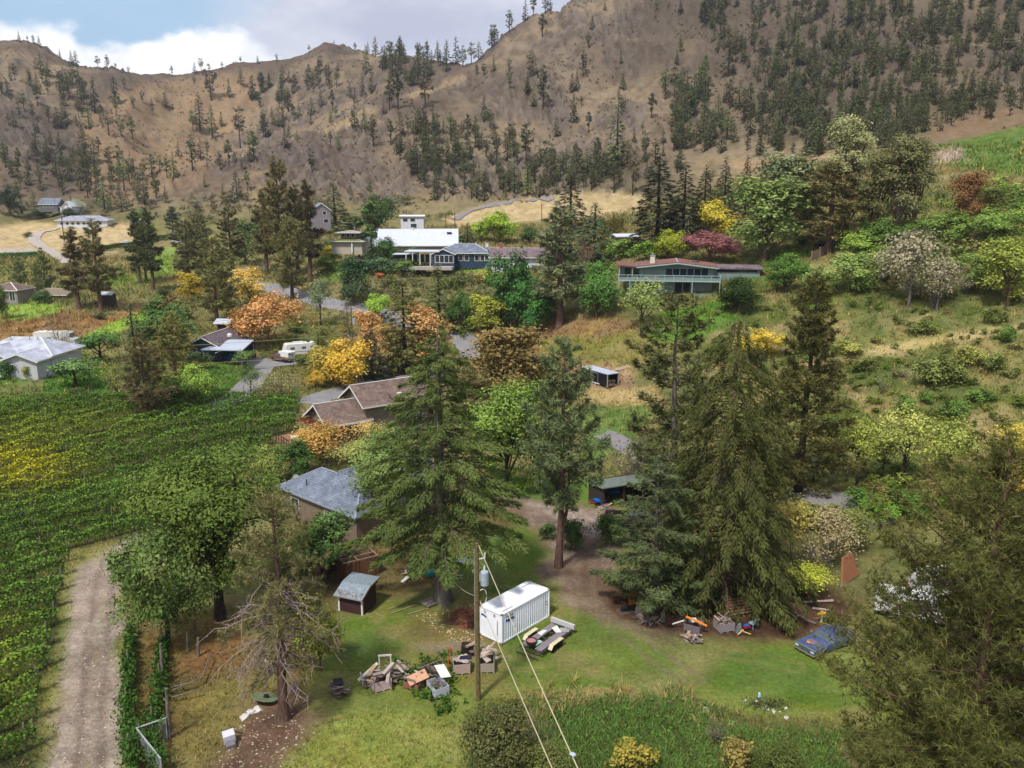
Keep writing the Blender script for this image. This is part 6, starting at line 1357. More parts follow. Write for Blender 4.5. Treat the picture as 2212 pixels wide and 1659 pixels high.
# ------------------------------------------------------------------ wheels and vehicles
TYRE = mat('tyre_rubber', (30, 30, 31), 0.85, var=0.15); RIM = mat('rim_metal', (186, 188, 192), 0.4, 0.5); CHROME = mat('chrome', (200, 204, 214), 0.22, 0.85, var=0.05); DARKM = mat('dark_metal', (40, 38, 36), 0.5); CARGLASS = mat('car_glass', (84, 96, 106), 0.06, var=0.15, spec=0.8)
def wheel(par, x, y, r=0.34, w=0.22, rim=RIM, out=-1):
    m = MB(); m.lathe([(r*0.55, -w/2), (r*0.93, -w/2), (r, -w*0.3), (r, w*0.3), (r*0.93, w/2), (r*0.55, w/2)], 18); o = m.build('wheel', TYRE, par, (x, y, r)); o.rotation_euler = (math.pi/2, 0, 0)
    q = MB(); q.lathe([(0.04, -w*0.47), (r*0.5, -w*0.36), (r*0.58, -w*0.5), (r*0.58, w*0.5), (r*0.5, w*0.36), (0.04, w*0.47)], 14); q.build('rim', rim, o); return o
def car_body(t, L_, Wd, hood, boot, h0, hb, ht, paint, cabin, name='body'):
    """lower body from a bevelled side profile (x forward), cabin = (x rear base, x rear top, x front top, x front base)"""
    r = 0.12
    pr = [(0, h0), (0, hb-boot-0.02), (r, hb-boot+0.06), (cabin[0], hb), (cabin[3], hb), (L_-r*1.5, hb-hood), (L_, hb-hood-0.12), (L_, h0), (L_-0.25, h0-0.08), (0.25, h0-0.08)]
    b = MB(); n = len(pr); sec = []
    for y, s in ((-Wd/2+0.03, 0.0), (-Wd/2, 1), (Wd/2, 1), (Wd/2-0.03, 0.0)): sec += [(x, y, z if s or z < hb-0.5 else z+0.0) for x, z in pr]
    b.prism(pr, -Wd/2, Wd/2); body = b.build(name, paint, t, bevel=0.06)
    c = MB(); wb, wt = Wd/2-0.06, Wd/2-0.26
    c.hexa([(cabin[0], -wb, hb-0.02), (cabin[3], -wb, hb-0.02), (cabin[3], wb, hb-0.02), (cabin[0], wb, hb-0.02), (cabin[1], -wt, ht), (cabin[2], -wt, ht), (cabin[2], wt, ht), (cabin[1], wt, ht)]); c.build('cabin', paint, t, bevel=0.05)
    g = MB(); k = 0.008
    def lerp(a, b_, f): return tuple(a[i]+(b_[i]-a[i])*f for i in range(3))
    A, B, C_, D_ = (cabin[0], 0, hb), (cabin[3], 0, hb), (cabin[2], 0, ht), (cabin[1], 0, ht)
    for s in (-1, 1):
        for f0, f1 in ((0.08, 0.47), (0.53, 0.93)):
            lo0, lo1 = lerp(A, B, f0), lerp(A, B, f1); hi0, hi1 = lerp(D_, C_, f0), lerp(D_, C_, f1); q = []
            for p, fz in ((lo0, 0.12), (lo1, 0.12), (hi1, 0.86), (hi0, 0.86)):
                base = lerp(lo0 if p in (lo0, hi0) else lo1, hi0 if p in (lo0, hi0) else hi1, fz); q.append((base[0], s*(wb+(wt-wb)*fz+k), base[2]))
            g.add(q, [(0, 1, 2, 3) if s < 0 else (3, 2, 1, 0)])
    g.build('side_window', CARGLASS, t)
    for nm, xb, xt, sg in (('windscreen', cabin[3], cabin[2], 1), ('rear_window', cabin[0], cabin[1], -1)):
        q = [(xb+(xt-xb)*fz+sg*0.012, yy*(wb+(wt-wb)*fz)*0.88, hb+(ht-hb)*fz+0.006) for fz, yy in ((0.1, -1), (0.1, 1), (0.9, 1), (0.9, -1))]
        MB().add(q, [(0, 1, 2, 3) if sg > 0 else (3, 2, 1, 0)]).build(nm, CARGLASS, t)
    return body
def wheels4(t, xs, Wd, r=0.34, rim=RIM):
    for x in xs:
        for s in (-1, 1): wheel(t, x, s*(Wd/2-0.1), r, 0.22, rim)
def lights(t, L_, Wd, z):
    for s in (-1, 1):
        MB().box(L_-0.02, L_+0.03, s*(Wd/2-0.22)-0.14, s*(Wd/2-0.22)+0.14, z-0.07, z+0.07).build('headlight', mat('lamp_clear', (220, 222, 226), 0.15, spec=0.6), t)
        MB().box(-0.03, 0.02, s*(Wd/2-0.16)-0.1, s*(Wd/2-0.16)+0.1, z-0.08, z+0.1).build('tail_light', mat('lamp_red', (150, 26, 26), 0.2), t)
def old_car():
    a, b = pl(1713, 1386, 0.42), pl(1765, 1415, 0.42); d = b-a; yaw = math.atan2(d[1], d[0])+math.pi/2; mid = (a+b)/2       # the nose line runs left to right
    fw = Vector((math.cos(yaw+math.pi), math.sin(yaw+math.pi), 0)); L_ = 5.0; Wd = 1.9
    o = Vector((mid[0], mid[1], 0))-fw*L_; t = thing('old_car', 'old dark blue saloon with rust patch and chrome bumper under the huge pine', 'car', (o.x, o.y, gz(o.x, o.y)), math.atan2(fw.y, fw.x))
    P_ = mat('faded_blue_paint', (62, 78, 120), 0.35, var=0.2, scale=1.2, dirt=(100, 108, 132), dirt_amt=0.35, spec=0.5)
    car_body(t, L_, Wd, 0.10, 0.06, 0.32, 0.92, 1.42, P_, (0.9, 1.5, 2.6, 3.25)); wheels4(t, (0.95, 3.95), Wd, 0.34)
    g = MB().box(L_-0.01, L_+0.03, -0.72, 0.72, 0.50, 0.74).build('grille', DARKM, t)
    for i in range(7): MB().box(L_+0.03, L_+0.045, -0.72, 0.72, 0.52+i*0.032, 0.532+i*0.032).build('grille_bar', CHROME, g)
    MB().box(L_-0.03, L_+0.06, -0.95, 0.95, 0.76, 0.83).build('hood_trim', CHROME, t)
    bm = MB(); bm.box(L_+0.06, L_+0.18, -0.98, 0.98, 0.34, 0.48); bm.box(L_-0.3, L_+0.16, -0.99, -0.93, 0.345, 0.475); bm.box(L_-0.3, L_+0.16, 0.93, 0.99, 0.345, 0.475)
    for y in (-0.3, 0.3): bm.box(L_+0.17, L_+0.23, y-0.06, y+0.06, 0.30, 0.6)
    bm.build('bumper', CHROME, t, bevel=0.03); lights(t, L_+0.02, Wd, 0.62)
    MB().lathe([(0, 0), (0.42, 0.001), (0.30, 0.008), (0, 0.01)], 11, (4.1, -0.1, 0.885)).build('rust_patch', mat('rust_patch', (132, 104, 108), 0.9, var=0.3, scale=6), t)
    MB().lathe([(0.06, 0), (0.12, 0.0), (0.13, 0.03), (0.06, 0.03)], 12, (4.45, -0.15, 0.90)).build('yellow_ring', mat('yellow_plastic', (214, 160, 40)), t)
    for s in (-1, 1): MB().box(3.0, 3.15, s*1.0-0.08, s*1.0+0.08, 0.98, 1.1).build('wing_mirror', CHROME, t)
old_car()
def pickup(name, label, loc, yaw, paint, camper=None, bedload=False):
    t = thing(name, label, 'pickup truck', loc, yaw); L_, Wd = 5.8, 2.0
    b = MB(); b.prism([(2.3, 0.5), (2.3, 1.25), (4.3, 1.25), (5.5, 1.2), (5.78, 1.05), (5.8, 0.5)], -1, 1); b.prism([(0.05, 0.55), (0.05, 1.22), (2.3, 1.22), (2.3, 0.55)], -1.0, -0.92); b.prism([(0.05, 0.55), (0.05, 1.22), (2.3, 1.22), (2.3, 0.55)], 0.92, 1.0); b.box(0.05, 2.3, -0.92, 0.92, 0.55, 0.72)
    b.build('body', paint, t, bevel=0.04); MB().box(0.0, 0.06, -0.98, 0.98, 0.6, 1.2).build('tailgate', paint, t)
    c = MB(); c.hexa([(2.32, -0.95, 1.24), (4.5, -0.95, 1.24), (4.5, 0.95, 1.24), (2.32, 0.95, 1.24), (2.5, -0.76, 1.85), (3.8, -0.76, 1.85), (3.8, 0.76, 1.85), (2.5, 0.76, 1.85)]); c.build('cabin', paint, t, bevel=0.05)
    g = MB()
    for s in (-1, 1):
        for x0, x1, u0, u1 in ((2.5, 3.25, 2.6, 3.2), (3.35, 4.2, 3.3, 3.75)): q = [(x0, s*0.935, 1.3), (x1, s*0.935, 1.3), (u1, s*0.80, 1.76), (u0, s*0.80, 1.76)]; g.add(q, [(0, 1, 2, 3) if s < 0 else (3, 2, 1, 0)])
    g.build('side_window', CARGLASS, t); MB().add([(4.42, -0.8, 1.32), (4.42, 0.8, 1.32), (3.92, 0.68, 1.8), (3.92, -0.68, 1.8)], [(0, 1, 2, 3)]).build('windscreen', CARGLASS, t)
    wheels4(t, (1.2, 4.75), Wd, 0.40, DARKM); lights(t, L_, Wd, 0.9); MB().box(-0.14, 0.04, -0.95, 0.95, 0.45, 0.62).build('rear_bumper', CHROME, t)
    for s in (-1, 1): MB().box(1.9, 4.2, s*1.0-0.08, s*1.0+0.08, 0.4, 0.48).build('running_board', CHROME, t)
    return t
p = ground(600, 781); t = pickup('camper_pickup', 'brown crew cab pickup carrying a white camper in the left driveway', (0, 0, 0), 0, mat('brown_paint', (112, 76, 66), 0.35, spec=0.5))
a, b = pl(571, 772, p[2]+0.5), pl(628, 781, p[2]+0.5); yw = math.atan2(b[1]-a[1], b[0]-a[0])+math.pi; t.location = (b[0], b[1]+0.9, p[2]+0.12); t.rotation_euler = (0, 0, yw)
cm = thing('truck_camper', 'white slide-in camper box with dark rear door sitting on the brown pickup', 'camper', (b[0]-math.cos(yw+math.pi)*0.1, b[1]+0.9-math.sin(yw+math.pi)*0.1, p[2]+0.9), yw)
CW = mat('camper_white', (214, 214, 210), 0.5, var=0.04); k = MB(); k.prism([(-0.2, 0.35), (-0.2, 1.4), (0.0, 1.5), (2.7, 1.5), (2.8, 1.4), (2.7, 1.0), (2.2, 0.92), (2.2, 0.35)], -1.0, 1.0); k.build('shell', CW, cm, bevel=0.05); k = MB(); k.box(-0.1, 2.1, -0.88, 0.88, -0.12, 0.36); k.build('lower_shell', CW, cm)
MB().box(-0.24, -0.2, -0.3, 0.3, 0.0, 1.4).build('rear_door', mat('door_white', (196, 198, 204)), cm); MB().box(-0.26, -0.235, -0.1, 0.12, 0.6, 1.2).build('door_window', mat('logo_blue', (24, 62, 140)), cm); MB().box(-0.23, -0.2, 0.4, 0.85, 0.8, 1.25).build('rear_window', CARGLASS, cm)
def travel_trailer():
    p = ground(642, 770); yw = math.radians(28); t = thing('travel_trailer', 'white travel trailer parked behind the brown pickup', 'caravan', (p[0]-2.4, p[1]-1.6, p[2]+0.1), yw)
    b = MB(); b.prism([(0, 0.55), (-0.1, 1.2), (0.35, 2.75), (0.7, 2.9), (6.6, 2.9), (6.8, 2.7), (6.8, 0.55)], -1.2, 1.2); b.build('shell', CW, t, bevel=0.08)
    MB().box(-0.12, 6.82, -1.22, 1.22, 1.15, 1.22).build('belt_trim', DARKM, t)
    for x in (1.2, 3.6, 5.4): MB().box(x, x+0.9, -1.215, -1.2, 1.7, 2.2).build('window', CARGLASS, t)
    MB().add([(0.02, -0.7, 1.65), (0.02, 0.7, 1.65), (0.17, 0.7, 2.2), (0.17, -0.7, 2.2)], [(3, 2, 1, 0)]).build('front_window', mat('camper_shade', (206, 208, 214)), t)
    MB().box(2.0, 4.2, -0.4, 0.5, 2.9, 3.15).build('roof_unit', CW, t); MB().box(5.0, 5.6, -0.3, 0.3, 2.9, 3.05).build('roof_vent', DARKM, t)
    for x in (3.2, 4.1): 
        for s in (-1, 1): wheel(t, x, s*1.05, 0.34, 0.2)
    MB().beam((0, 0, 0.5), (-1.2, 0, 0.5), 0.12).build('tongue', DARKM, t)
travel_trailer()
p = ground(497, 778); t = thing('blue_hatchback', 'bright blue hatchback parked under the metal carport', 'car', (p[0]-2.0, p[1]+0.2, p[2]+0.12), math.radians(172)); t.location = (p[0]+2.0, p[1]-0.6, p[2]+0.10)
car_body(t, 4.2, 1.75, 0.12, 0.0, 0.3, 0.95, 1.48, mat('bright_blue_paint', (34, 92, 168), 0.3, var=0.05, spec=0.5), (0.05, 0.45, 2.3, 3.1)); wheels4(t, (0.75, 3.3), 1.75, 0.32); lights(t, 4.2, 1.75, 0.7)
def rv(name, label, p, yaw, L_=7, Wd=2.4, h=2.9, z0=0.0, cat='motorhome'):
    t = thing(name, label, cat, (p[0], p[1], p[2]+z0), yaw); b = MB(); b.prism([(0, 0.5), (0, h-0.2), (0.2, h), (L_-1.6, h), (L_-1.0, h-0.25), (L_-0.9, h-1.2), (L_-0.1, h-1.5), (L_, 0.5)], -Wd/2, Wd/2); b.build('body', CW, t, bevel=0.07)
    for x in (0.8, 2.6): MB().box(x, x+0.9, -Wd/2-0.012, -Wd/2, 1.5, 2.1).build('window', CARGLASS, t)
    MB().box(L_-0.98, L_-0.88, -Wd/2+0.2, Wd/2-0.2, h-1.1, h-0.4).build('windscreen', CARGLASS, t); wheels4(t, (1.2, L_-1.2), Wd, 0.38); MB().box(1.6, 2.4, -0.4, 0.4, h, h+0.2).build('roof_vent', CW, t); lights(t, L_, Wd, 0.9); return t
p = ground(62, 757); rv('white_motorhome', 'white motorhome parked behind the pale grey house', (p[0], p[1]+3, p[2]+0.2), math.radians(4), 8, h=3.1)
p = at(1890, 1310, 74.0); rv('white_van', 'white van partly hidden behind the huge pine, front one', (p[0], p[1], gz(p[0], p[1])), math.radians(-28), 5.6, 2.0, 2.3, cat='van')
p = at(1975, 1290, 78.0); rv('white_van', 'white van further back behind the huge pine trunk', (p[0], p[1], gz(p[0], p[1])), math.radians(15), 5.8, 2.0, 2.5, cat='van')
p = ground(1762, 536); t = thing('black_car', 'black car parked beside the plank fence at the big brown pine', 'car', (p[0], p[1], p[2]), math.radians(4)); car_body(t, 4.6, 1.8, 0.14, 0.05, 0.32, 1.0, 1.6, mat('black_paint', (20, 21, 24), 0.25, spec=0.5), (0.2, 0.8, 2.6, 3.4)); wheels4(t, (0.85, 3.7), 1.8); lights(t, 4.6, 1.8, 0.75)
for px_, py_, lb, yw in ((505, 546, 'small white car among the far pines', 0), (828, 688, 'white car half hidden behind the lime bush on the road bend', 0.6), (1172, 506, 'white car in the yard behind the purple roof', 0.2), (1700, 348, 'white car at the building site on the slope', 0), (262, 528, 'white car on the far farm yard', 0.1), (290, 530, 'pale car right of the white car on the far farm yard', 0.1), (370, 525, 'white and blue van at the end of the far vineyard hedge', 0)):
    p = ground(px_, py_); t = thing('parked_car', lb, 'car', (p[0], p[1], p[2]+0.1), yw); car_body(t, 4.5, 1.8, 0.13, 0.06, 0.32, 0.95, 1.5, mat('car_white', (214, 216, 220), 0.35, var=0.03, spec=0.5), (0.5, 1.1, 2.6, 3.3)); wheels4(t, (0.85, 3.6), 1.8)
# junk pickup with loaded bed
p = ground(1300, 1135); t = pickup('junk_pickup', 'old brown grey pickup with bed heaped with junk by the open shed', (p[0]+0.4, p[1]+0.8, p[2]), math.radians(-12), mat('brown_grey_paint', (92, 80, 78), 0.6, var=0.2, dirt=(70, 56, 48), dirt_amt=0.6))
def black_trailer():
    a, b = pl(1241, 806, 4.6), pl(1310, 826, 4.6); p = ground(1312, 842); yw = math.atan2(b[1]-a[1], b[0]-a[0]); L_ = float(np.hypot(*(b-a)[:2]))
    t = thing('enclosed_trailer', 'black enclosed trailer with pale roof and open rear end full of gear', 'trailer', (p[0], p[1], p[2]), yw)
    K = mat('black_panel', (20, 22, 30), 0.4, spec=0.4); MB().box(-7.6, 0, -0.02, 0.04, 0.45, 2.7).build('side_panel', K, t); MB().box(-7.6, 0, 2.4, 2.46, 0.45, 2.7).build('side_panel', K, t); MB().box(-7.6, -7.5, 0, 2.44, 0.45, 2.7).build('front_panel', K, t); MB().box(-7.6, 0, 0, 2.44, 0.4, 0.5).build('floor', DARKM, t)
    MB().box(-7.7, 0.1, -0.1, 2.54, 2.7, 2.85).build('roof', GREYM, t)
    for y in (0.0, 2.44): MB().box(-0.1, 0.04, y-0.07, y+0.07, 0.4, 2.7).build('corner_post', TRIMG, t)
    e = MB(); e.box(-4.9, -4.84, -0.06, -0.02, 0.5, 2.5); e.box(-4.9, -2.7, -0.06, -0.02, 2.42, 2.5); e.box(-2.76, -2.7, -0.06, -0.02, 0.5, 2.5); e.build('door_trim', TRIMG, t); MB().box(-4.7, -4.55, -0.07, -0.03, 1.3, 1.36).build('door_handle', CHROME, t)
    fd = MB(); fd.tube((-4.2, -0.1, 0.62), (-2.2, -0.1, 0.62), 0.1); fd.build('fender', TRIMW, t)
    for x in (-3.7, -2.7): wheel(t, x, -0.12, 0.34, 0.2); wheel(t, x, 2.56, 0.34, 0.2)
    for i in range(10): MB().box(0, 0.5, 0, 0.3, 0, 0.4).build('stored_box', mat(R.choice(['purple_box', 'tan_box', 'grey_box']), R.choice([(110, 84, 110), (150, 130, 104), (120, 120, 126)])), t, (-0.9-R.uniform(0, .3), 0.15+(i % 5)*0.43, 0.5+(i//5)*0.6))
black_trailer()
p = ground(1345, 800); 
def stone_shape(rg, r): 
    v = nrm(rg.normal(size=(14, 3)))*r*rg.uniform(0.7, 1.15, (14, 1)); v[:, 2] *= 0.6; return v
import bmesh
def stone_mesh(name, seed, r, m):
    rg = np.random.default_rng(seed); bm = bmesh.new(); [bm.verts.new(v) for v in stone_shape(rg, r)]; bmesh.ops.convex_hull(bm, input=bm.verts); me = bpy.data.meshes.new(name); bm.to_mesh(me); bm.free(); me.materials.append(m); return me
STONEW = mat('pale_stone', (196, 190, 184), 0.9, var=0.12); STONET = mat('tan_stone', (170, 148, 126), 0.9, var=0.15)
for i in range(9):
    q = ground(1318+i*4.5, 806-i*1.6); o = link('pale_rock', stone_mesh('pale_rock', 40+i, 0.8, STONET), None, q); tag(o, 'pale rock in the line running back from the black trailer', 'rock', 'pale rocks beside the black trailer')
# ------------------------------------------------------------------ flatbed trailer beside the container
def flatbed():
    b = pl(1167, 1411, 0.5); e = pl(1226, 1368, 0.5); yw = math.atan2(e[1]-b[1], e[0]-b[0]); L_ = 4.3; Wd = 2.0
    t = thing('flatbed_trailer', 'open car trailer with grey plank tracks and cream fenders beside the container', 'trailer', (b[0], b[1], gz(b[0], b[1])), yw)
    gw = mat('grey_deck_plank', (134, 126, 132), 0.9, var=0.22, scale=3, stretch=(0.5, 6, 1)); me = MB().box(0, L_, 0, 0.19, 0.50, 0.56).mesh('plank', gw)
    for y in (0.08, 0.29, 0.50, 1.34, 1.55, 1.76): o = link('plank', me, t, (0.25, y, R.uniform(0, 0.015))); o.scale = (R.uniform(0.93, 1.0), 1, 1)
    f = MB(); 
    for y in (0.02, Wd-0.02): f.beam((0, y, 0.42), (L_+0.3, y, 0.42), 0.08, 0.14)
    for x in (0.1, 1.2, 2.2, 3.2, L_): f.beam((x, 0, 0.42), (x, Wd, 0.42), 0.08, 0.12)
    f.build('chassis', mat('dark_steel', (70, 68, 66), 0.6), t); MB().beam((-0.45, -0.1, 0.30), (-0.45, Wd+0.1, 0.30), 0.1, 0.1).build('rear_bar', mat('olive_steel', (92, 92, 66)), t)
    fd = mat('cream_fender', (204, 194, 160), 0.5)
    for y0, y1 in ((-0.42, -0.06), (Wd+0.06, Wd+0.42)):
        k = MB(); pts = [(0.95, 0.42), (1.2, 0.72), (2.65, 0.72), (2.9, 0.42)]
        for (xa, za), (xb, zb) in zip(pts, pts[1:]): k.hexa([(xa, y0, za), (xb, y0, zb), (xb, y1, zb), (xa, y1, za), (xa, y0, za+0.04), (xb, y0, zb+0.04), (xb, y1, zb+0.04), (xa, y1, za+0.04)])
        k.build('fender', fd, t)
        for x in (1.55, 2.3): wheel(t, x, (y0+y1)/2, 0.32, 0.22, mat('wheel_white', (206, 206, 204)))
    d = MB().box(L_+0.2, L_+0.42, -0.15, Wd+0.15, 0.56, 0.95).build('headboard', mat('grey_box_metal', (186, 184, 186), 0.6, var=0.06), t)
    for i, (x, y, s, m_, lb, nm) in enumerate(((2.55, 1.6, 0.42, CW, 'white bucket seat pad lying on the far plank track', 'seat_pad'), (3.6, 0.95, 0.5, CW, 'crumpled white sheet on the trailer middle', 'sheet'), (3.9, 0.35, 0.45, TRIMG, 'grey metal tray on the near plank track', 'tray'), (1.0, 0.95, 0.4, mat('pale_green_sheet', (170, 196, 184)), 'pale green sheet beside the fire bowl', 'sheet'))):
        c = t.matrix_world if False else Matrix.Translation(t.location) @ Matrix.Rotation(yw, 4, 'Z'); w_ = c @ Vector((x, y, 0.58))
        o = MB().hexa([(-s, -s*0.5, 0), (s, -s*0.55, 0.02), (s*0.9, s*0.5, 0), (-s*0.9, s*0.5, 0.03), (-s*.9, -s*0.45, 0.1), (s*.85, -s*0.5, 0.16), (s*0.8, s*0.4, 0.08), (-s*0.8, s*0.45, 0.14)]).build(nm, m_, None, w_, bevel=0.02); o.rotation_euler = (0, 0, yw+i); tag(o, lb, 'scrap')
    w_ = Matrix.Translation(t.location) @ Matrix.Rotation(yw, 4, 'Z') @ Vector((0.55, 1.25, 0.56)); k = thing('fire_bowl', 'round dark bowl filled with pinkish rubble on the trailer end', 'bowl', w_)
    MB().lathe([(0.2, 0), (0.36, 0.08), (0.44, 0.28), (0.46, 0.42), (0.40, 0.42), (0.36, 0.34)], 16).build('bowl', mat('dark_bowl', (58, 46, 48), 0.7), k); MB().lathe([(0.0, 0.38), (0.2, 0.43), (0.38, 0.36), (0.40, 0.34)], 12).build('rubble', mat('pink_rubble', (186, 128, 128), 0.9, var=0.4, scale=14), k)
flatbed()
# ------------------------------------------------------------------ bins and heaps of scrap wood
WOODS = [mat('weathered_%d' % i, c, 0.95, var=0.25, scale=3, stretch=(1, 8, 8)) for i, c in enumerate(((150, 138, 130), (122, 110, 102), (176, 164, 154), (104, 90, 84), (160, 138, 116)))]
BOARDS = [MB().box(-0.5, 0.5, -0.07, 0.07, -0.012, 0.012).mesh('board', m) for m in WOODS]
def boards(c, n, rad, ln, z, label, group, zs=0.3, wide=1.0, tilt=0.35, mats=None, yaw=None):
    for i in range(n):
        a, r = R.uniform(0, 6.283), rad*math.sqrt(R.random()); o = link('board', R.choice(mats or BOARDS), None, (c[0]+r*math.cos(a), c[1]+r*math.sin(a), c[2]+z+zs*(i/n)+R.uniform(0, 0.05)))
        o.scale = (ln*R.uniform(0.5, 1.2), wide*R.uniform(0.6, 1.6), 1.2); o.rotation_euler = (R.uniform(-tilt, tilt), R.uniform(-tilt, tilt), R.uniform(0, 3.14) if yaw is None else yaw+R.gauss(0, 0.4)); tag(o, label, 'board', group)
def bin_(pa, pb, depth, h, rgb, label, dirt=(120, 96, 84)):
    a, b = pl(*pa, 0.02), pl(*pb, 0.02); d = b-a; w = float(np.hypot(d[0], d[1])); yw = math.atan2(d[1], d[0]); t = thing('wooden_bin', label, 'bin', (a[0], a[1], gz(a[0], a[1])), yw)
    m = mat('bin_%d_%d' % (rgb[0], rgb[2]), rgb, 0.9, var=0.14, scale=1.5, dirt=dirt, dirt_amt=0.8, bump=0.3); n = 3; e = 0.008
    for i in range(n):
        z0, z1 = 0.1+(h-0.1)*i/n+e, 0.1+(h-0.1)*(i+1)/n
        MB().box(0, w, 0, 0.03, z0, z1).build('plank', m, t); MB().box(0, w, depth-0.03, depth, z0, z1).build('plank', m, t); MB().box(0, 0.03, 0.034, depth-0.034, z0, z1).build('plank', m, t); MB().box(w-0.03, w, 0.034, depth-0.034, z0, z1).build('plank', m, t)
    MB().box(0.04, w-0.04, 0.04, depth-0.04, 0.1, 0.14).build('base', m, t)
    for x in (0.05, w/2, w-0.05): MB().box(x-0.05, x+0.05, 0, depth, 0, 0.095).build('runner', m, t)
    c = Matrix.Translation(t.location) @ Matrix.Rotation(yw, 4, 'Z') @ Vector((w/2, depth/2, 0)); return t, np.array(c), yw, w
t, c, yw, w = bin_((811, 1499), (847, 1489), 1.2, 0.85, (196, 170, 172), 'pinkish bin under the tallest heap of weathered boards')
boards(c, 26, 0.75, 1.3, 0.75, 'weathered grey board heaped on the pinkish bin', 'boards heaped on the pinkish bin', 0.55, 1.4); cc = c+np.array((0.8, 1.0, 0)); boards(cc, 22, 0.9, 1.5, 0.1, 'weathered board in the spill behind the pinkish bin', 'boards spilled behind the pinkish bin', 0.9, 1.2, yaw=-0.3)
boards(c+np.array((-0.9, 0.1, 0)), 5, 0.3, 1.3, 0.5, 'grey board leaning against the left of the pinkish bin', 'boards leaning on the pinkish bin', 0.1, 1.6, 0.9)
t = thing('bench_frame', 'pale wooden frame standing upright behind the board heap', 'frame', tuple(c+np.array((0.1, 1.5, 0.9))), 0.1); k = mat('pale_wood', (196, 190, 178), 0.9)
for x in (-0.42, 0.42): MB().box(x-0.05, x+0.05, -0.04, 0.04, -0.9, 0.75).build('post', k, t)
MB().box(-0.5, 0.5, -0.045, 0.045, 0.75, 0.86).build('top_rail', k, t)
t = thing('plank_bench', 'pale grey plank bench tipped on the left end of the board heap', 'bench', tuple(c+np.array((-1.0, 0.5, 0.95))), 0.6); o = MB().box(-0.9, 0.9, -0.15, 0.15, 0, 0.05).build('seat', k, t); o.rotation_euler = (0, -0.5, 0); MB().beam((-0.6, 0, 0.2), (-0.5, -0.2, -0.9), 0.08).build('leg', k, t); MB().beam((0.6, 0, -0.2), (0.7, -0.2, -0.9), 0.08).build('leg', k, t)
t, c, yw, w = bin_((871, 1488), (903, 1498), 1.2, 0.62, (132, 92, 74), 'low rusty brown bin with tan sheet slanting on top')
boards(c, 12, 0.55, 0.9, 0.5, 'broken board end sticking out of the rusty brown bin', 'boards in the rusty brown bin', 0.35)
o = MB().box(-0.75, 0.75, -0.5, 0.5, 0, 0.03).build('plywood_sheet', mat('tan_ply', (190, 148, 118), 0.8), None, tuple(c+np.array((0.2, -0.15, 0.85)))); o.rotation_euler = (0.15, -0.22, yw+0.9); tag(o, 'tan plywood sheet slanting on the rusty brown bin', 'sheet')
t, c, yw, w = bin_((941, 1513), (971, 1503), 1.5, 0.8, (178, 184, 196), 'bluish white bin full of twigs at the near end of the row', (150, 126, 112))
boards(c, 26, 0.5, 0.6, 0.72, 'dry twiggy stick filling the bluish white bin', 'sticks in the bluish white bin', 0.16, 0.25, 0.3, [BOARDS[3], BOARDS[1]])
c2 = c+np.array((-0.75, 1.5, 0)); t = thing('wire_rack', 'black wire rack leaning across the grey bin heap', 'rack', tuple(c2+np.array((0.25, -0.1, 1.05))), 0.75); t.rotation_euler = (0.25, -0.1, 0.85)
for x in (-0.35, 0.35): MB().box(x-0.02, x+0.02, -0.9, 0.9, 0, 0.04).build('rail', DARKM, t)
for i in range(16): MB().box(-0.35, 0.35, -0.88+i*0.115, -0.85+i*0.115, 0.01, 0.035).build('rung', DARKM, t)
o = MB().box(-0.4, 0.4, -0.7, 0.7, 0, 0.03).build('white_board', TRIMW, None, tuple(c2+np.array((1.0, -0.3, 1.0)))); o.rotation_euler = (0.2, 0.15, 0.5); tag(o, 'pale panel lying on the heap beside the black rack', 'panel')
boards(c2, 22, 0.8, 1.2, 0.3, 'grey board in the heap under the black rack', 'boards under the black rack', 0.65); boards(c2+np.array((0.1, 0.3, 0)), 1, 0.1, 3.2, 1.3, 'long bare pole lying across the heap under the black rack', None, 0, 0.5, 0.15, yaw=0.6)
t, c, yw, w = bin_((980, 1459), (1016, 1456), 1.3, 0.85, (176, 154, 146), 'greyish pink bin with a dark cloth beside the utility pole')
boards(c, 6, 0.5, 1.1, 0.8, 'pale board lying over the greyish pink bin', 'boards over the greyish pink bin', 0.15, 2.6, 0.15, [BOARDS[2], BOARDS[0]])
o = MB().hexa([(-0.5, -0.2, 0), (0.5, -0.25, 0), (0.45, 0.25, 0), (-0.45, 0.2, 0), (-0.4, -0.15, 0.12), (0.4, -0.2, 0.08), (0.4, 0.2, 0.14), (-0.4, 0.15, 0.06)]).build('dark_cloth', mat('navy_cloth', (38, 36, 60), 0.9), None, tuple(c+np.array((0.35, 0.1, 1.0))), bevel=0.03); tag(o, 'dark navy cloth draped on the greyish pink bin', 'cloth')
q = ground(983, 1457); o = MB().hexa([(-0.15, -0.1, 0), (0.15, -0.1, 0), (0.12, 0.1, 0), (-0.12, 0.1, 0), (-0.12, -0.08, 0.3), (0.1, -0.05, 0.34), (0.08, 0.08, 0.3), (-0.1, 0.08, 0.26)]).build('blue_rag', mat('sky_blue', (66, 140, 196)), None, q); tag(o, 'small bright blue rag at the corner of the greyish pink bin', 'rag')
q = ground(966, 1446); t = thing('orange_post', 'tall orange painted post left of the greyish pink bin', 'post', q, 0.3); MB().beam((0, 0, 0), (0.35, 0.2, 1.75), 0.12, 0.04).build('post', mat('orange_red', (190, 74, 30)), t)
t, c, yw, w = bin_((1037, 1455), (1068, 1454), 1.5, 0.8, (158, 146, 132), 'grey bin filled with pale chunks right of the utility pole')
boards(c+np.array((0, 0.5, 0)), 16, 0.6, 0.9, 0.7, 'bleached driftwood piece in the bin right of the utility pole', 'driftwood in the bin by the utility pole', 0.5, 2.0, 0.5, [BOARDS[2], BOARDS[4]])
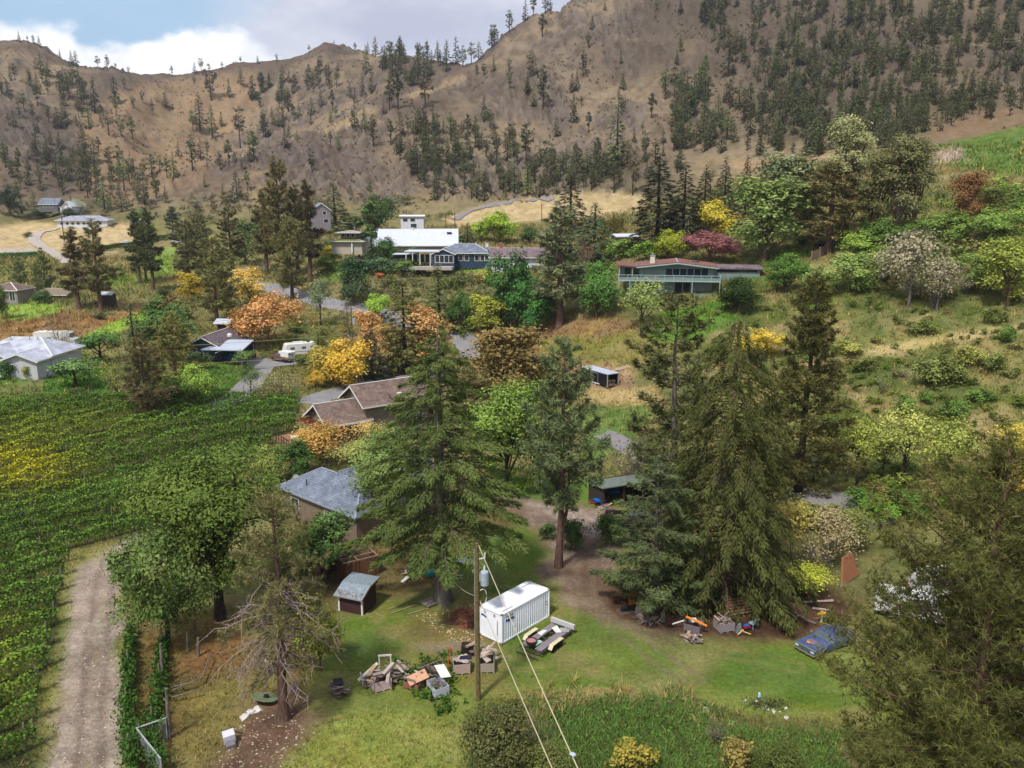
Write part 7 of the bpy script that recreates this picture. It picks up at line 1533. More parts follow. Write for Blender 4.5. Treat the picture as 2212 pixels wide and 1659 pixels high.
q = pl(1020, 1415, 0.0); boards((q[0], q[1], 0), 8, 0.5, 1.1, 0.4, 'pale board in the stack left of the utility pole', 'boards left of the utility pole', 0.5, 2.0); o = MB().box(-0.45, 0.45, -0.4, 0.4, 0, 0.75).build('dark_box', mat('dark_brown_box', (46, 34, 30)), None, (q[0]-0.4, q[1]+0.3, 0.0), bevel=0.02); tag(o, 'dark brown open box behind the utility pole', 'box')
q = ground(733, 1500); boards(q, 26, 0.55, 1.0, 0.05, 'charred dark grey board in the small stack on the lawn', 'dark boards in the small lawn stack', 0.75, 1.2, 0.25, [BOARDS[1], BOARDS[3]], yaw=-0.2)
o = MB().box(-0.35, 0.35, -0.3, 0.3, 0, 0.12).build('charred_slab', mat('char', (46, 46, 50)), None, (q[0]-0.1, q[1]+0.2, q[2]+0.85), bevel=0.03); o.rotation_euler = (0.3, 0.1, 0.4); tag(o, 'charred black slab on top of the small lawn stack', 'slab')
# along the edge of the dark soil
t, c, yw, w = bin_((1558, 1367), (1587, 1362), 1.3, 0.75, (140, 132, 132), 'grey bin with upright sticks beneath the drooping spruce'); boards(c, 18, 0.5, 0.9, 0.6, 'grey stick in the bin beneath the drooping spruce', 'sticks in the bin under the spruce', 0.35, 0.9)
boards(c, 2, 0.2, 1.6, 1.0, 'upright stake in the bin beneath the drooping spruce', 'stakes in the bin under the spruce', 0, 0.6, 1.4)
t, c, yw, w = bin_((1476, 1362), (1511, 1371), 1.3, 0.7, (110, 100, 104), 'collapsed grey bin below the orange planks'); q = ground(1496, 1382); boards(q, 24, 0.7, 0.9, 0.05, 'broken grey board on the ground before the collapsed bin', 'broken boards before the collapsed bin', 0.3, 1.3)
o = MB().box(-0.3, 0.3, -0.25, 0.25, 0, 0.06).build('white_tile', TRIMW, None, tuple(c+np.array((0, 0.1, 0.8)))); o.rotation_euler = (0.3, 0.2, 0.4); tag(o, 'white square tile on the collapsed grey bin', 'tile')
OR = mat('orange_wood', (222, 130, 52), 0.7, var=0.1)
for (a, b, lb) in (((1482, 1332), (1517, 1346), 'long bright orange plank lying over the collapsed bin'), ((1505, 1342), (1527, 1352), 'short orange plank at the right end of the long one')):
    A, B = pl(*a, 1.0), pl(*b, 0.75); o = MB().beam(A, B, 0.24, 0.07).build('orange_plank', OR); tag(o, lb, 'plank')
A, B = pl(1452, 1348, 0.3), pl(1478, 1340, 0.75); tag(MB().beam(A, B, 0.12, 0.06).build('white_board', TRIMW), 'white board propped left of the collapsed bin', 'board')
def bed_frame():
    A, B = pl(1577, 1329, 0.05), pl(1631, 1320, 0.05); d = B-A; yw = math.atan2(d[1], d[0]); t = thing('bed_frame', 'brown slatted wooden frame leaning under the drooping spruce', 'frame', A, yw); t.rotation_euler = (math.radians(38), 0, yw); w = float(np.hypot(d[0], d[1])); m = mat('tan_slat', (150, 120, 94)); m2 = mat('brown_panel', (92, 64, 50), var=0.2)
    MB().box(0.05, w-0.05, 0.05, 1.35, -0.03, 0).build('panel', m2, t)
    for y in (0, 0.28, 0.56, 0.84, 1.12, 1.36): MB().box(0, w, y-0.03, y+0.03, 0.0, 0.05).build('slat', m, t)
    for x in (0, w): MB().box(x-0.04, x+0.04, -0.03, 1.4, 0.052, 0.09).build('side_rail', m, t)
bed_frame()
def chair():
    q = ground(1626, 1356); t = thing('plastic_chair', 'pale blue plastic chair standing on the dark soil', 'chair', q, math.radians(-150)); m = mat('pale_blue_plastic', (134, 158, 176), 0.5)
    MB().box(-0.28, 0.28, -0.28, 0.28, 0.4, 0.46).build('seat', m, t, bevel=0.02); o = MB().hexa([(-0.28, 0.26, 0.46), (0.28, 0.26, 0.46), (0.28, 0.32, 0.46), (-0.28, 0.32, 0.46), (-0.24, 0.46, 1.0), (0.24, 0.46, 1.0), (0.24, 0.51, 1.0), (-0.24, 0.51, 1.0)]).build('backrest', m, t, bevel=0.02)
    for x in (-0.24, 0.24):
        for y in (-0.24, 0.24): MB().beam((x, y, 0.4), (x*1.15, y*1.15, 0), 0.04).build('leg', m, t)
chair()
q = ground(1613, 1360); t = thing('ride_on_toy', 'small blue and red ride-on toy near the pale blue chair', 'toy', q, 0.4); MB().box(-0.3, 0.3, -0.16, 0.16, 0.14, 0.36).build('body', mat('toy_red', (150, 34, 56), 0.4), t, bevel=0.05); MB().box(-0.24, 0.12, -0.17, 0.17, 0.365, 0.46).build('seat', mat('toy_blue', (34, 96, 180), 0.4), t, bevel=0.04)
for x in (-0.2, 0.2):
    for y in (-0.18, 0.18): o = MB().lathe([(0.02, -0.03), (0.1, -0.03), (0.1, 0.03), (0.02, 0.03)], 10).build('wheel', TYRE, t, (x, y, 0.1)); o.rotation_euler = (math.pi/2, 0, 0)
q = ground(1596, 1366); o = MB().hexa([(-0.3, -0.3, 0), (0.3, -0.3, 0), (0.35, 0.3, 0), (-0.35, 0.3, 0), (-0.1, -0.2, 0.75), (0.12, -0.2, 0.6), (0.15, 0.15, 0.85), (-0.1, 0.15, 0.7)]).build('grey_tarp', mat('grey_tarp', (104, 104, 114), 0.8), None, q, bevel=0.05); tag(o, 'crumpled grey tarp beside the grey bin under the spruce', 'tarp')
for a, b, z0, z1, lb in (((1594, 1371), (1606, 1360), 0.1, 0.3, 'yellowish stick on the ground by the toy, left one'), ((1600, 1362), (1622, 1370), 0.2, 0.1, 'yellowish stick on the ground by the toy, crossing one')):
    tag(MB().beam(pl(*a, z0), pl(*b, z1), 0.08, 0.05).build('yellow_stick', mat('yellow_stick', (204, 176, 96))), lb, 'stick')
t = thing('rusty_ladder', 'short rusty ladder frame lying between dark soil and lawn', 'ladder', ground(1698, 1372), 0.05); rm = mat('rust_dark', (72, 44, 34), 0.9)
for x in (-0.25, 0.25): MB().beam((x, 0, 0.08), (x, 1.9, 0.16), 0.08, 0.1).build('rail', rm, t)
for i in range(5): MB().beam((-0.25, 0.1+i*0.42, 0.12), (0.25, 0.1+i*0.42, 0.12), 0.06).build('rung', rm, t)
t = thing('yellow_jack', 'yellow topped white stand behind the old blue car', 'stand', ground(1774, 1344), 0.3); MB().tube((0, 0, 0), (0, 0, 0.7), 0.08, 0.06).build('post', TRIMW, t); YL = mat('yellow_plastic', (214, 160, 40)); MB().box(-0.42, 0.42, -0.1, 0.1, 0.7, 0.88).build('arm', YL, t, bevel=0.04); MB().tube((0, 0, 0.88), (0, 0, 1.0), 0.12).build('cap', YL, t)
for a, b, lb in (((1722, 1332), (1738, 1340), 'grey beam on the dark soil behind the blue car, upper one'), ((1740, 1342), (1762, 1351), 'grey beam on the dark soil behind the blue car, lower one'), ((1735, 1303), (1800, 1301), 'long pale stick on the dark soil'), ((1755, 1316), (1790, 1322), 'short pale stick below the long one'), ((1700, 1318), (1722, 1330), 'brown stick at the hole in the soil')):
    tag(MB().beam(ground(*a)+np.array((0, 0, .12)), ground(*b)+np.array((0, 0, .18)), 0.14, 0.12).build('beam', WOODS[2] if 'pale' in lb else WOODS[1]), lb, 'beam')
def lean_board():
    A, B = ground(1816, 1268), ground(1852, 1245); d = nrm(B-A); A = A+np.array((0, 0, 0.2)); B = A+d*3.0; up = pl(1822, 1203, 2.6)-A; o = MB(); up = np.array((0.2, 0.9, 2.3)); th = np.array((0.15, -0.1, 0.02))
    t = thing('leaning_board', 'big reddish brown board leaning with a grey edge below', 'board', A)
    z = np.zeros(3); o.hexa([z, d*3.0, d*3.0+th, z+th, up, up+d*1.6, up+d*1.6+th, up+th]); o.build('board', mat('red_brown_board', (142, 94, 66), 0.9, var=0.15), t)
    MB().beam(z-np.array((0, 0.05, 0.15)), d*3.0-np.array((0, 0.05, 0.15)), 0.12, 0.3).build('edge_trim', TRIMG, t)
lean_board()
# pile at the juniper foot
q = ground(1350, 1322); t = thing('pallet', 'weathered pallet with black bag left of the juniper', 'pallet', q, 0.5)
for y in np.linspace(-0.5, 0.5, 6): MB().box(-0.6, 0.6, y-0.05, y+0.05, 0.1, 0.125).build('slat', WOODS[3], t)
for x in (-0.55, 0, 0.55): MB().box(x-0.04, x+0.04, -0.55, 0.55, 0, 0.098).build('runner', WOODS[3], t)
o = MB().hexa([(-0.5, -0.3, 0), (0.5, -0.3, 0), (0.45, 0.35, 0), (-0.45, 0.35, 0), (-0.3, -0.15, 0.4), (0.25, -0.2, 0.5), (0.3, 0.2, 0.42), (-0.25, 0.2, 0.3)]).build('black_bag', mat('black_plastic', (22, 22, 26), 0.4), None, tuple(q+np.array((0.05, 0.1, 0.13))), bevel=0.09); tag(o, 'black plastic bag on the pallet left of the juniper', 'bag')
o = MB().box(-0.4, 0.4, -0.03, 0.03, 0, 1.1).build('plywood_board', mat('orange_ply', (190, 116, 44), 0.8), None, tuple(ground(1368, 1306))); o.rotation_euler = (-0.25, 0, 0.3); tag(o, 'orange plywood panel standing at the juniper foot', 'panel')
q = ground(1378, 1326); o = MB().hexa([(-0.3, 0, 0), (0.5, 0, 0), (0.5, 0.06, 0), (-0.3, 0.06, 0), (0.0, 0.2, 1.3), (0.5, 0.2, 1.2), (0.5, 0.26, 1.2), (0.0, 0.26, 1.3)]).build('grey_board', WOODS[0], None, q); tag(o, 'pale grey panel propped against the juniper', 'panel')
A, B = pl(1383, 1279, 2.4), pl(1425, 1316, 0.3); tag(MB().beam(A, B, 0.1).build('leaning_pole', mat('pale_pole', (150, 140, 104))), 'pale pole leaning into the juniper', 'pole')
q = ground(1402, 1340); boards(q, 34, 1.0, 1.4, 0.05, 'bare brown branch in the pile at the juniper foot', 'branches piled at the juniper foot', 0.5, 0.35, 0.5, [BOARDS[3], BOARDS[1]])
tag(MB().beam(ground(1378, 1334)+np.array((0, 0, .2)), ground(1408, 1345)+np.array((0, 0, .2)), 0.3, 0.35).build('timber', WOODS[1]), 'thick grey timber at the front of the branch pile', 'timber')
o = MB().lathe([(0.3, 0), (0.24, 0.2), (0.22, 0.7), (0.05, 0.78)], 9).build('tree_stump', BARKG, None, ground(1431, 1341)); tag(o, 'grey tree stump right of the branch pile', 'stump')
# behind the big fir
q = pl(945, 1238, 0.1); o = MB().prismx([(-0.5, 0), (0.5, 0), (0.38, 0.4), (0, 0.55), (-0.38, 0.4)], -1.3, 1.3).build('green_canoe', mat('teal_green', (38, 120, 108), 0.5, var=0.15), None, q, bevel=0.1); o.rotation_euler = (0, 0, 0.55); tag(o, 'teal green upturned boat behind the big fir trunk', 'boat')
q = pl(1013, 1213, 0.4); t = MB()
for i in range(12): a = -1.3+i*0.22; t.add([(a, -0.45, 0.03*(i % 2)), (a+0.22, -0.45, 0.03*((i+1) % 2)), (a+0.22, 0.45, 0.03*((i+1) % 2)), (a, 0.45, 0.03*(i % 2))], [(0, 1, 2, 3)])
o = t.build('roofing_sheet', MATS['blue_white_metal'], None, q); o.rotation_euler = (0.1, 0, -0.5); tag(o, 'white ribbed roofing sheet lying right of the big fir trunk', 'metal sheet')
boards(pl(1003, 1200, 0.1), 12, 0.6, 1.4, 0.1, 'orange tan plank behind the white roofing sheet', 'tan planks behind the roofing sheet', 0.2, 1.3, 0.1, [MB().box(-0.5, 0.5, -0.07, 0.07, -0.012, 0.012).mesh('board', mat('fresh_tan', (212, 160, 124)))], yaw=-0.4)
boards(pl(882, 1238, 0.1), 18, 0.6, 0.9, 0.05, 'scrap board in the heap left of the teal green boat', 'scrap heap left of the green boat', 0.4, 1.2)
boards(pl(980, 1245, 0.05), 10, 1.0, 1.0, 0.05, 'pale lath scattered round the big fir trunk', 'laths round the big fir', 0.1, 0.5, 0.15, [BOARDS[4], BOARDS[2]]); tag(MB().beam(pl(868, 1258, .1), pl(884, 1244, .4), 0.35, 0.08).build('white_gutter', TRIMW), 'white gutter piece left of the teal green boat', 'gutter')
q = ground(928, 1304); t = thing('pallet', 'grey pallet lying at the foot of the big fir', 'pallet', (q[0], q[1], q[2]+0.05), 0.75)
for y in np.linspace(-0.55, 0.55, 6): MB().box(-0.65, 0.65, y-0.08, y+0.08, 0.1, 0.13).build('slat', WOODS[0], t)
for x in (-0.6, 0, 0.6): MB().box(x-0.04, x+0.04, -0.6, 0.6, 0, 0.098).build('runner', WOODS[1], t)
MB().box(-0.7, 0.7, -0.2, 0.12, 0.132, 0.17).build('board', WOODS[2], t)
for a, b in (((838, 1318), (872, 1306)), ((845, 1326), (900, 1308)), ((880, 1328), (926, 1316)), ((1070, 1262), (1100, 1282))): tag(MB().tube(ground(*a)+np.array((0, 0, .06)), ground(*b)+np.array((0, 0, .1)), 0.05, 0.03, 6).build('long_stick', WOODS[4]), 'long bare stick lying on the grass between shed and fir', 'stick', 'sticks between shed and fir')
q = ground(806, 1258); o = MB().lathe([(0.22, 0), (0.36, 0.02), (0.4, 0.12), (0.36, 0.22), (0.22, 0.24), (0.22, 0.0)], 16).build('discarded_tyre', TYRE, None, q); tag(o, 'old black tyre lying behind the small shed', 'tyre')
tag(MB().beam(ground(775, 1270)+np.array((0, 0, .1)), ground(798, 1258)+np.array((0, 0, .3)), 0.2, 0.06).build('grey_plank', WOODS[0]), 'grey plank leaning on the old tyre', 'plank')
# reddish brush heap
rg = np.random.default_rng(5); c = ground(1008, 1335); n = 2600; a = rg.uniform(0, 6.28, n); r = np.sqrt(rg.uniform(0, 1, n)); cc = np.stack([c[0]+r*np.cos(a)*1.4, c[1]+r*np.sin(a)*1.7, c[2]+(1-r**2)*0.42*rg.uniform(0.1, 1, n)*(0.4+1.1*vnoise(r*np.cos(a)*3, r*np.sin(a)*3, 2))], 1); d = nrm(np.stack([rg.normal(0, 1, n), rg.normal(0, 1, n), rg.normal(0, 0.35, n)], 1))
co, fa = tri_leaves(cc, d, rg.uniform(0.25, 0.6, n), rg.uniform(0.03, 0.07, n), rg); o = link('brush_heap', mesh_leaf('brush_heap', co, fa, rg.uniform(0, .9, n))); o.color = (*(srgb((128, 86, 64))*1.3), 1); tag(o, 'reddish brown heap of dead needles and twigs left of the container', 'brush heap')
# left foreground
q = ground(497, 1602); t = thing('old_stove', 'tipped white metal appliance on the stony ground', 'appliance', q, 0.5); t.rotation_euler = (0.12, -0.1, 0.45); MB().box(-0.38, 0.38, -0.32, 0.32, 0.1, 0.75).build('body', mat('worn_white', (200, 198, 208), 0.5, dirt=(150, 120, 100), dirt_amt=0.8), t, bevel=0.03); MB().box(-0.3, 0.3, -0.8, -0.33, 0.05, 0.4).build('motor', mat('grey_motor', (110, 108, 116), 0.5), t, bevel=0.05); MB().beam((0.3, 0.3, 0.5), (0.9, 0.2, 0.1), 0.05).build('arm', DARKM, t)
q = ground(573, 1516); t = thing('round_lid', 'big round mossy green disc lying beside the half dead pine', 'disc', (q[0], q[1], q[2]+0.35), 0.5); t.rotation_euler = (-0.28, 0.2, 0); mg = mat('mossy_green', (116, 128, 98), 0.8, var=0.25, scale=2.5, dirt=(96, 84, 60), dirt_amt=0.7)
MB().lathe([(0.0, -0.1), (0.85, -0.06), (0.95, 0.02), (0.93, 0.06), (0.5, 0.0), (0.0, -0.02)], 22).build('dish', mg, t); MB().lathe([(0, 0), (0.2, 0), (0.18, 0.18), (0, 0.2)], 10, (0.05, 0.1, 0.0)).build('hub', DARKM, t)
for a in (0, 2.1, 4.2): MB().beam((0.6*math.cos(a), 0.6*math.sin(a), -0.06), (0.5*math.cos(a), 0.5*math.sin(a), -0.42), 0.06).build('leg', DARKM, t)
q = ground(622, 1498); o = MB().hexa([(-0.8, -0.35, 0), (0.8, -0.3, 0), (0.7, 0.35, 0), (-0.7, 0.35, 0), (-0.8, -0.25, 0.3), (0.8, -0.2, 0.5), (0.7, 0.3, 0.5), (-0.7, 0.3, 0.3)]).build('grey_slab', WOODS[1], None, q, bevel=0.03); o.rotation_euler = (0, 0, 0.6); tag(o, 'grey weathered slab behind the half dead pine trunk', 'slab')
for i, (x, y) in enumerate(((541, 1540), (556, 1534), (530, 1550))): o = link('flat_stone', stone_mesh('flat_stone', 70+i, 0.42, STONEW), None, ground(x, y)); tag(o, 'flat grey stone in front of the mossy disc', 'stone', 'flat stones by the mossy disc')
o = link('boulder', stone_mesh('boulder', 90, 0.36, mat('pinkish_stone', (190, 168, 160), 0.9)), None, ground(1525, 1534)); tag(o, 'pinkish boulder alone at the lawn edge', 'boulder')
for i in range(16):
    x = 1600+R.random()*100; y = 1500+(x-1600)*0.38+R.uniform(-8, 14); o = link('white_stone', stone_mesh('white_stone', 100+i, R.uniform(0.10, 0.2), STONEW), None, ground(x, y)); tag(o, 'white stone edging the little flower bed', 'stone', 'white stones of the flower bed')
q = ground(1655, 1522); rg = np.random.default_rng(9); n = 900; cc = np.stack([q[0]+rg.normal(0, 0.9, n), q[1]-0.1+rg.normal(0, 0.4, n), q[2]+rg.uniform(0, 0.25, n)], 1); co, fa = rhomb_leaves(cc, nrm(rg.normal(size=(n, 3))+np.array((0, 0, .6))), rg.uniform(.08, .2, n), rg.uniform(.04, .09, n), rg); o = link('flower_bed', mesh_leaf('flower_bed', co, fa, rg.uniform(0, .9, n))); o.color = (*srgb((74, 84, 52)), 1); tag(o, 'little bed of dark plants in the lawn', 'flower bed')
o = MB().hexa([(-0.1, -0.1, 0), (0.1, -0.1, 0), (0.1, 0.1, 0), (-0.1, 0.1, 0), (-0.06, -0.06, 0.35), (0.06, -0.06, 0.35), (0.06, 0.06, 0.4), (-0.06, 0.06, 0.4)]).build('garden_figure', mat('pale_blue_white', (176, 200, 220)), None, ground(1640, 1507), bevel=0.03); tag(o, 'small pale blue garden figure at the flower bed', 'figure')
for (a, rr, zz, lb) in (((1323, 1077), 0.75, 0.9, 'bright blue tarp bundle under the open shed roof'), ((1294, 1096), 0.7, 0.9, 'bright blue tarp on the junk pickup, left end')):
    q = ground(*a); v = stone_mesh('blue_tarp', 120+int(a[0]), rr, mat('tarp_blue', (22, 100, 196), 0.45, var=0.12)); o = link('blue_tarp', v, None, (q[0], q[1], q[2]+zz)); o.scale = (1.3, 0.6, 0.55); tag(o, lb, 'tarp')
boards(ground(1308, 1128)+np.array((0.2, 1.2, 0)), 16, 0.8, 1.0, 0.85, 'junk board heaped in the bed of the old pickup', 'junk in the old pickup bed', 0.5, 1.3, 0.4); boards(ground(1292, 1090), 12, 1.2, 1.2, 0.1, 'rusty scrap on the ground before the open shed', 'rusty scrap by the open shed', 0.3, 1.0, 0.4, [MB().box(-0.5, 0.5, -0.07, 0.07, -0.02, 0.02).mesh('board', mat('rust_red_scrap', (128, 66, 48)))])
# ------------------------------------------------------------------ poles and wires
POLE = bark_mat('pole_wood', (112, 100, 66), 10)
def wire(name, pts, r, m, label, sag=0.0, cat='wire', group=None):
    pts = np.array(pts, float); n = 18; q = np.linspace(0, 1, n)[:, None]; p = pts[0]+(pts[1]-pts[0])*q; p[:, 2] -= (4*q*(1-q)*sag)[:, 0]
    co, fa = tubes([(p, np.full(n, r))], 5); o = link(name, np_mesh(name, co, fa, [m], smooth=True)); tag(o, label, cat, group); return o
def near_pole():
    q = ground(1033, 1512); hgt = CZ+math.hypot(q[0], q[1])*float(azt(1033, 1173)[1])-q[2]; t = thing('utility_pole', 'tall weathered utility pole with grey transformer in front of the container', 'utility pole', q)
    MB().tube((0, 0, -0.3), (0, 0, hgt), 0.19, 0.14, 14).build('pole', POLE, t)
    zt = hgt-2.1; tr = MB(); tr.lathe([(0.02, 0), (0.28, 0.02), (0.29, 0.95), (0.26, 1.02), (0.05, 1.06)], 16, (0.52, 0.0, zt-1.0)); o = tr.build('transformer', mat('transformer_grey', (164, 178, 192), 0.4, 0.1), t)
    MB().tube((0.52, 0, zt+0.06), (0.52, 0, zt+0.45), 0.07, 0.05).build('bushing', TRIMW, o); MB().box(0.15, 0.3, -0.08, 0.08, zt-0.7, zt-0.2).build('bracket', TRIMG, o)
    ib = MB(); ib.beam((0, 0, hgt-1.2), (0.55, 0.05, hgt-1.1), 0.06); ib.tube((0.55, 0.05, hgt-1.15), (0.55, 0.05, hgt-0.75), 0.05); ib.build('cutout_arm', TRIMW, t)
    pp, rr = [], []; g = np.linspace(0, 1, 10); lp = np.stack([0.2+0.45*np.sin(g*3.14), 0*g, zt-1.4-0.9*g+0.3*np.sin(g*6)], 1); co, fa = tubes([(lp, np.full(10, 0.03))], 5); link('loop_cable', np_mesh('loop_cable', co, fa, [TRIMW]), t)
    MB().tube((-0.19, -0.02, 0.2), (-0.17, -0.02, hgt-0.4), 0.025, n=6).build('conduit', TRIMG, t)
    wm = mat('wire_pale', (190, 180, 150), 0.6, var=0.05); top = q+np.array((0.12, 0, hgt-0.15)); mid = q+np.array((0.2, 0, hgt-4.3))
    e1 = at(1340, 1860, 24.0); e2 = at(1290, 1880, 24.0)
    wire('overhead_wire', (top, e1), 0.028, wm, 'pale overhead wire from the pole top down across the container, right one', 0.15); wire('overhead_wire', (mid, e2), 0.028, wm, 'pale overhead wire from the middle of the pole, left one', 0.1)
    f = 0.80; m_ = top+(e1-top)*f; 
    g1 = ground(1006, 1262); wire('guy_wire', (top-np.array((0.2, 0, 0.1)), g1), 0.02, wm, 'guy wire from the pole top to the grass behind'); wire('guy_wire', (q+np.array((-0.15, 0, hgt-3.9)), pl(975, 1250, 2.2)), 0.018, wm, 'thin line from the pole to the big fir trunk', 0.25)
    b = m_-np.array((0.0, 0, 0.3)); o = link('wire_marker', stone_mesh('wire_marker', 133, 0.16, mat('marker_grey', (170, 178, 190))), None, tuple(m_)); tag(o, 'pale grey lump hanging on the right overhead wire', 'wire marker')
near_pole()
def pole(name, label, bx, by, ty, r=0.14, trans=False, m=None):
    q = ground(bx, by); h = CZ+math.hypot(q[0], q[1])*float(azt(bx, ty)[1])-q[2]; t = thing(name, label, 'utility pole', q); MB().tube((0, 0, -0.3), (0, 0, h), r, r*0.75, 8).build('pole', m or POLE, t)
    if trans: MB().lathe([(0.02, 0), (0.3, 0.02), (0.3, 1.0), (0.05, 1.1)], 12, (0.5, -0.1, h-3.4)).build('transformer', MATS['transformer_grey'], t)
    MB().beam((-0.7, 0, h-0.5), (0.7, 0, h-0.5), 0.1).build('crossarm', POLE, t); return q, h
q, h = pole('utility_pole', 'pole with pale transformer among the orange trees', 764, 800, 662, 0.15, True)
A = np.array((q[0], q[1], q[2]+h-0.5)); wg = mat('wire_olive', (150, 150, 90), 0.6)
for (y0, y1, dz) in ((674, 726, 0), (727, 764, -5), (790, 800, -9)):
    e = at(-120, y1+2, 170); wire('power_line', (A+np.array((0, 0, dz)), e), 0.035, wg, {726: 'highest power line running left over the village', 764: 'middle power line running left over the village', 800: 'lowest power line running left over the village'}[y1], 0.6)
pole('utility_pole', 'thin lamp pole above the far garage', 215, 668, 588, 0.12, False, BARKG); pole('utility_pole', 'dark leaning pole at the corner of the long white house', 139, 522, 462, 0.2, False, BARKD); pole('utility_pole', 'dark pole behind the blue bungalow', 983, 500, 458, 0.16, False, BARKD); pole('utility_pole', 'pole left of the dark one behind the blue bungalow', 963, 498, 460, 0.16); pole('utility_pole', 'pole at the right end of the tan field', 1170, 482, 440, 0.14, False, BARKD)
q = ground(1296, 560); t = thing('broken_pole', 'bare broken pole beside the rust brown tree', 'pole', q); MB().tube((0, 0, 0), (0.3, 0, 4.5), 0.14, 0.1).build('pole', mat('bleached_wood', (190, 180, 164)), t)
for a, b in (((782, 838), (770, 798)), ((790, 840), (776, 795))): tag(MB().beam(ground(*a), at(b[0], b[1], np.hypot(*ground(*a)[:2])-0.5), 0.1).build('prop_pole', mat('pale_pole', (150, 140, 104))), 'slanting guy pole beside the bright yellow tree', 'pole', 'guy poles by the bright yellow tree')
# flag, parasol, patio set of the bungalows
q = ground(1003, 572); t = thing('flag', 'small red and white flag on a pole by the patio hedge', 'flag', q); MB().tube((0, 0, 0), (0, 0, 2.8), 0.04).build('pole', TRIMW, t)
for i, m in enumerate((mat('flag_red', (186, 44, 48)), TRIMW, MATS['flag_red'])): MB().box(0.05+i*0.25, 0.3+i*0.25, -0.01, 0.01, 1.7, 2.6).build('stripe', m, t)
q = ground(1063, 580); t = thing('parasol', 'closed dark green parasol on the purple roofed house terrace', 'parasol', (q[0]-0.5, q[1], q[2])); MB().tube((0, 0, 0), (0, 0, 2.6), 0.04).build('pole', TRIMG, t); MB().lathe([(0.75, 0.9), (0.5, 1.4), (0.1, 2.6)], 8).build('canopy', mat('parasol_green', (52, 92, 78)), t)
for i, x in enumerate((1050, 1058, 1066)): q = ground(x, 583); t = thing('patio_chair', 'grey patio chair on the purple roofed house terrace', 'chair', q, i, 'patio chairs'); MB().box(-0.3, 0.3, -0.3, 0.3, 0.4, 0.48).build('seat', TRIMG, t); MB().box(-0.3, 0.3, 0.25, 0.32, 0.48, 1.0).build('backrest', TRIMG, t); [MB().box(a-0.03, a+0.03, b-0.03, b+0.03, 0, 0.4).build('leg', TRIMG, t) for a in (-0.26, 0.26) for b in (-0.26, 0.26)]
o = MB().box(-0.9, 0.9, -0.4, 0.4, 0, 1.4).build('clipped_hedge', FM, None, ground(985, 578)); bpy.data.objects.remove(o)
def box_hedge(pxa, pxb, h, w, colr, label):
    A, B = ground(*pxa), ground(*pxb); L_ = float(np.linalg.norm(B-A)); n = int(L_*h*160); rg = np.random.default_rng(int(pxa[0])); t = rg.uniform(0, 1, n); sd = rg.normal(0, 0.3, n)*w; z = h*np.sqrt(rg.uniform(0, 1, n)); d = nrm(B-A); p = np.array((-d[1], d[0], 0)); cc = A+np.outer(t, B-A)+np.outer(sd, p); cc[:, 2] = gridz(cc[:, 0], cc[:, 1])+z
    co, fa = rhomb_leaves(cc, nrm(rg.normal(size=(n, 3))), rg.uniform(.2, .4, n), rg.uniform(.15, .25, n), rg); o = link('clipped_hedge', mesh_leaf('clipped_hedge', co, fa, rg.uniform(0, .9, n))); o.color = (*(srgb(colr)*FG), 1); tag(o, label, 'hedge')
box_hedge((970, 572), (1012, 572), 2.2, 0.8, (48, 78, 44), 'dark clipped hedge in front of the blue bungalow'); box_hedge((1015, 572), (1056, 574), 2.6, 0.9, (56, 74, 42), 'dark tall hedge between the two bungalows'); box_hedge((850, 562), (908, 560), 2.4, 1.2, (78, 96, 52), 'olive hedge left of the patio'); box_hedge((185, 548), (342, 520), 2.2, 1.0, (70, 96, 40), 'long green hedge row across the far field'); box_hedge((335, 520), (440, 512), 2.2, 1.0, (66, 90, 44), 'green hedge row behind the bare trunked trio')
box_hedge((1305, 505), (1345, 500), 4.0, 1.0, (104, 96, 46), 'brown golden hedge above the teal house'); box_hedge((0, 560), (85, 556), 2.0, 2.5, (66, 104, 40), 'green vine block at the far left edge')
# ------------------------------------------------------------------ plank fence by the black car
A, B = ground(1752, 566), ground(1802, 540); t = thing('plank_fence', 'grey brown plank fence below the black car', 'fence', A); d = B-A; n = int(np.linalg.norm(d)/0.32); pm = MB().box(-0.14, 0.14, -0.02, 0.02, 0, 2.0).mesh('plank', mat('fence_plank', (122, 104, 92), var=0.2)); yw = math.atan2(d[1], d[0])
for i in range(n): f = i/n; o = link('plank', pm, t, (d[0]*f, d[1]*f, gz(A[0]+d[0]*f, A[1]+d[1]*f)-A[2])); o.rotation_euler = (0, 0, yw); o.scale = (1, 1, R.uniform(.94, 1.04))
for f in (0, 0.35, 0.7): o = MB().box(-0.09, 0.09, -0.09, 0.09, 0, 2.3).build('post', mat('tan_slat', (150, 120, 94)), t, (d[0]*f, d[1]*f, gz(A[0]+d[0]*f, A[1]+d[1]*f)-A[2]))
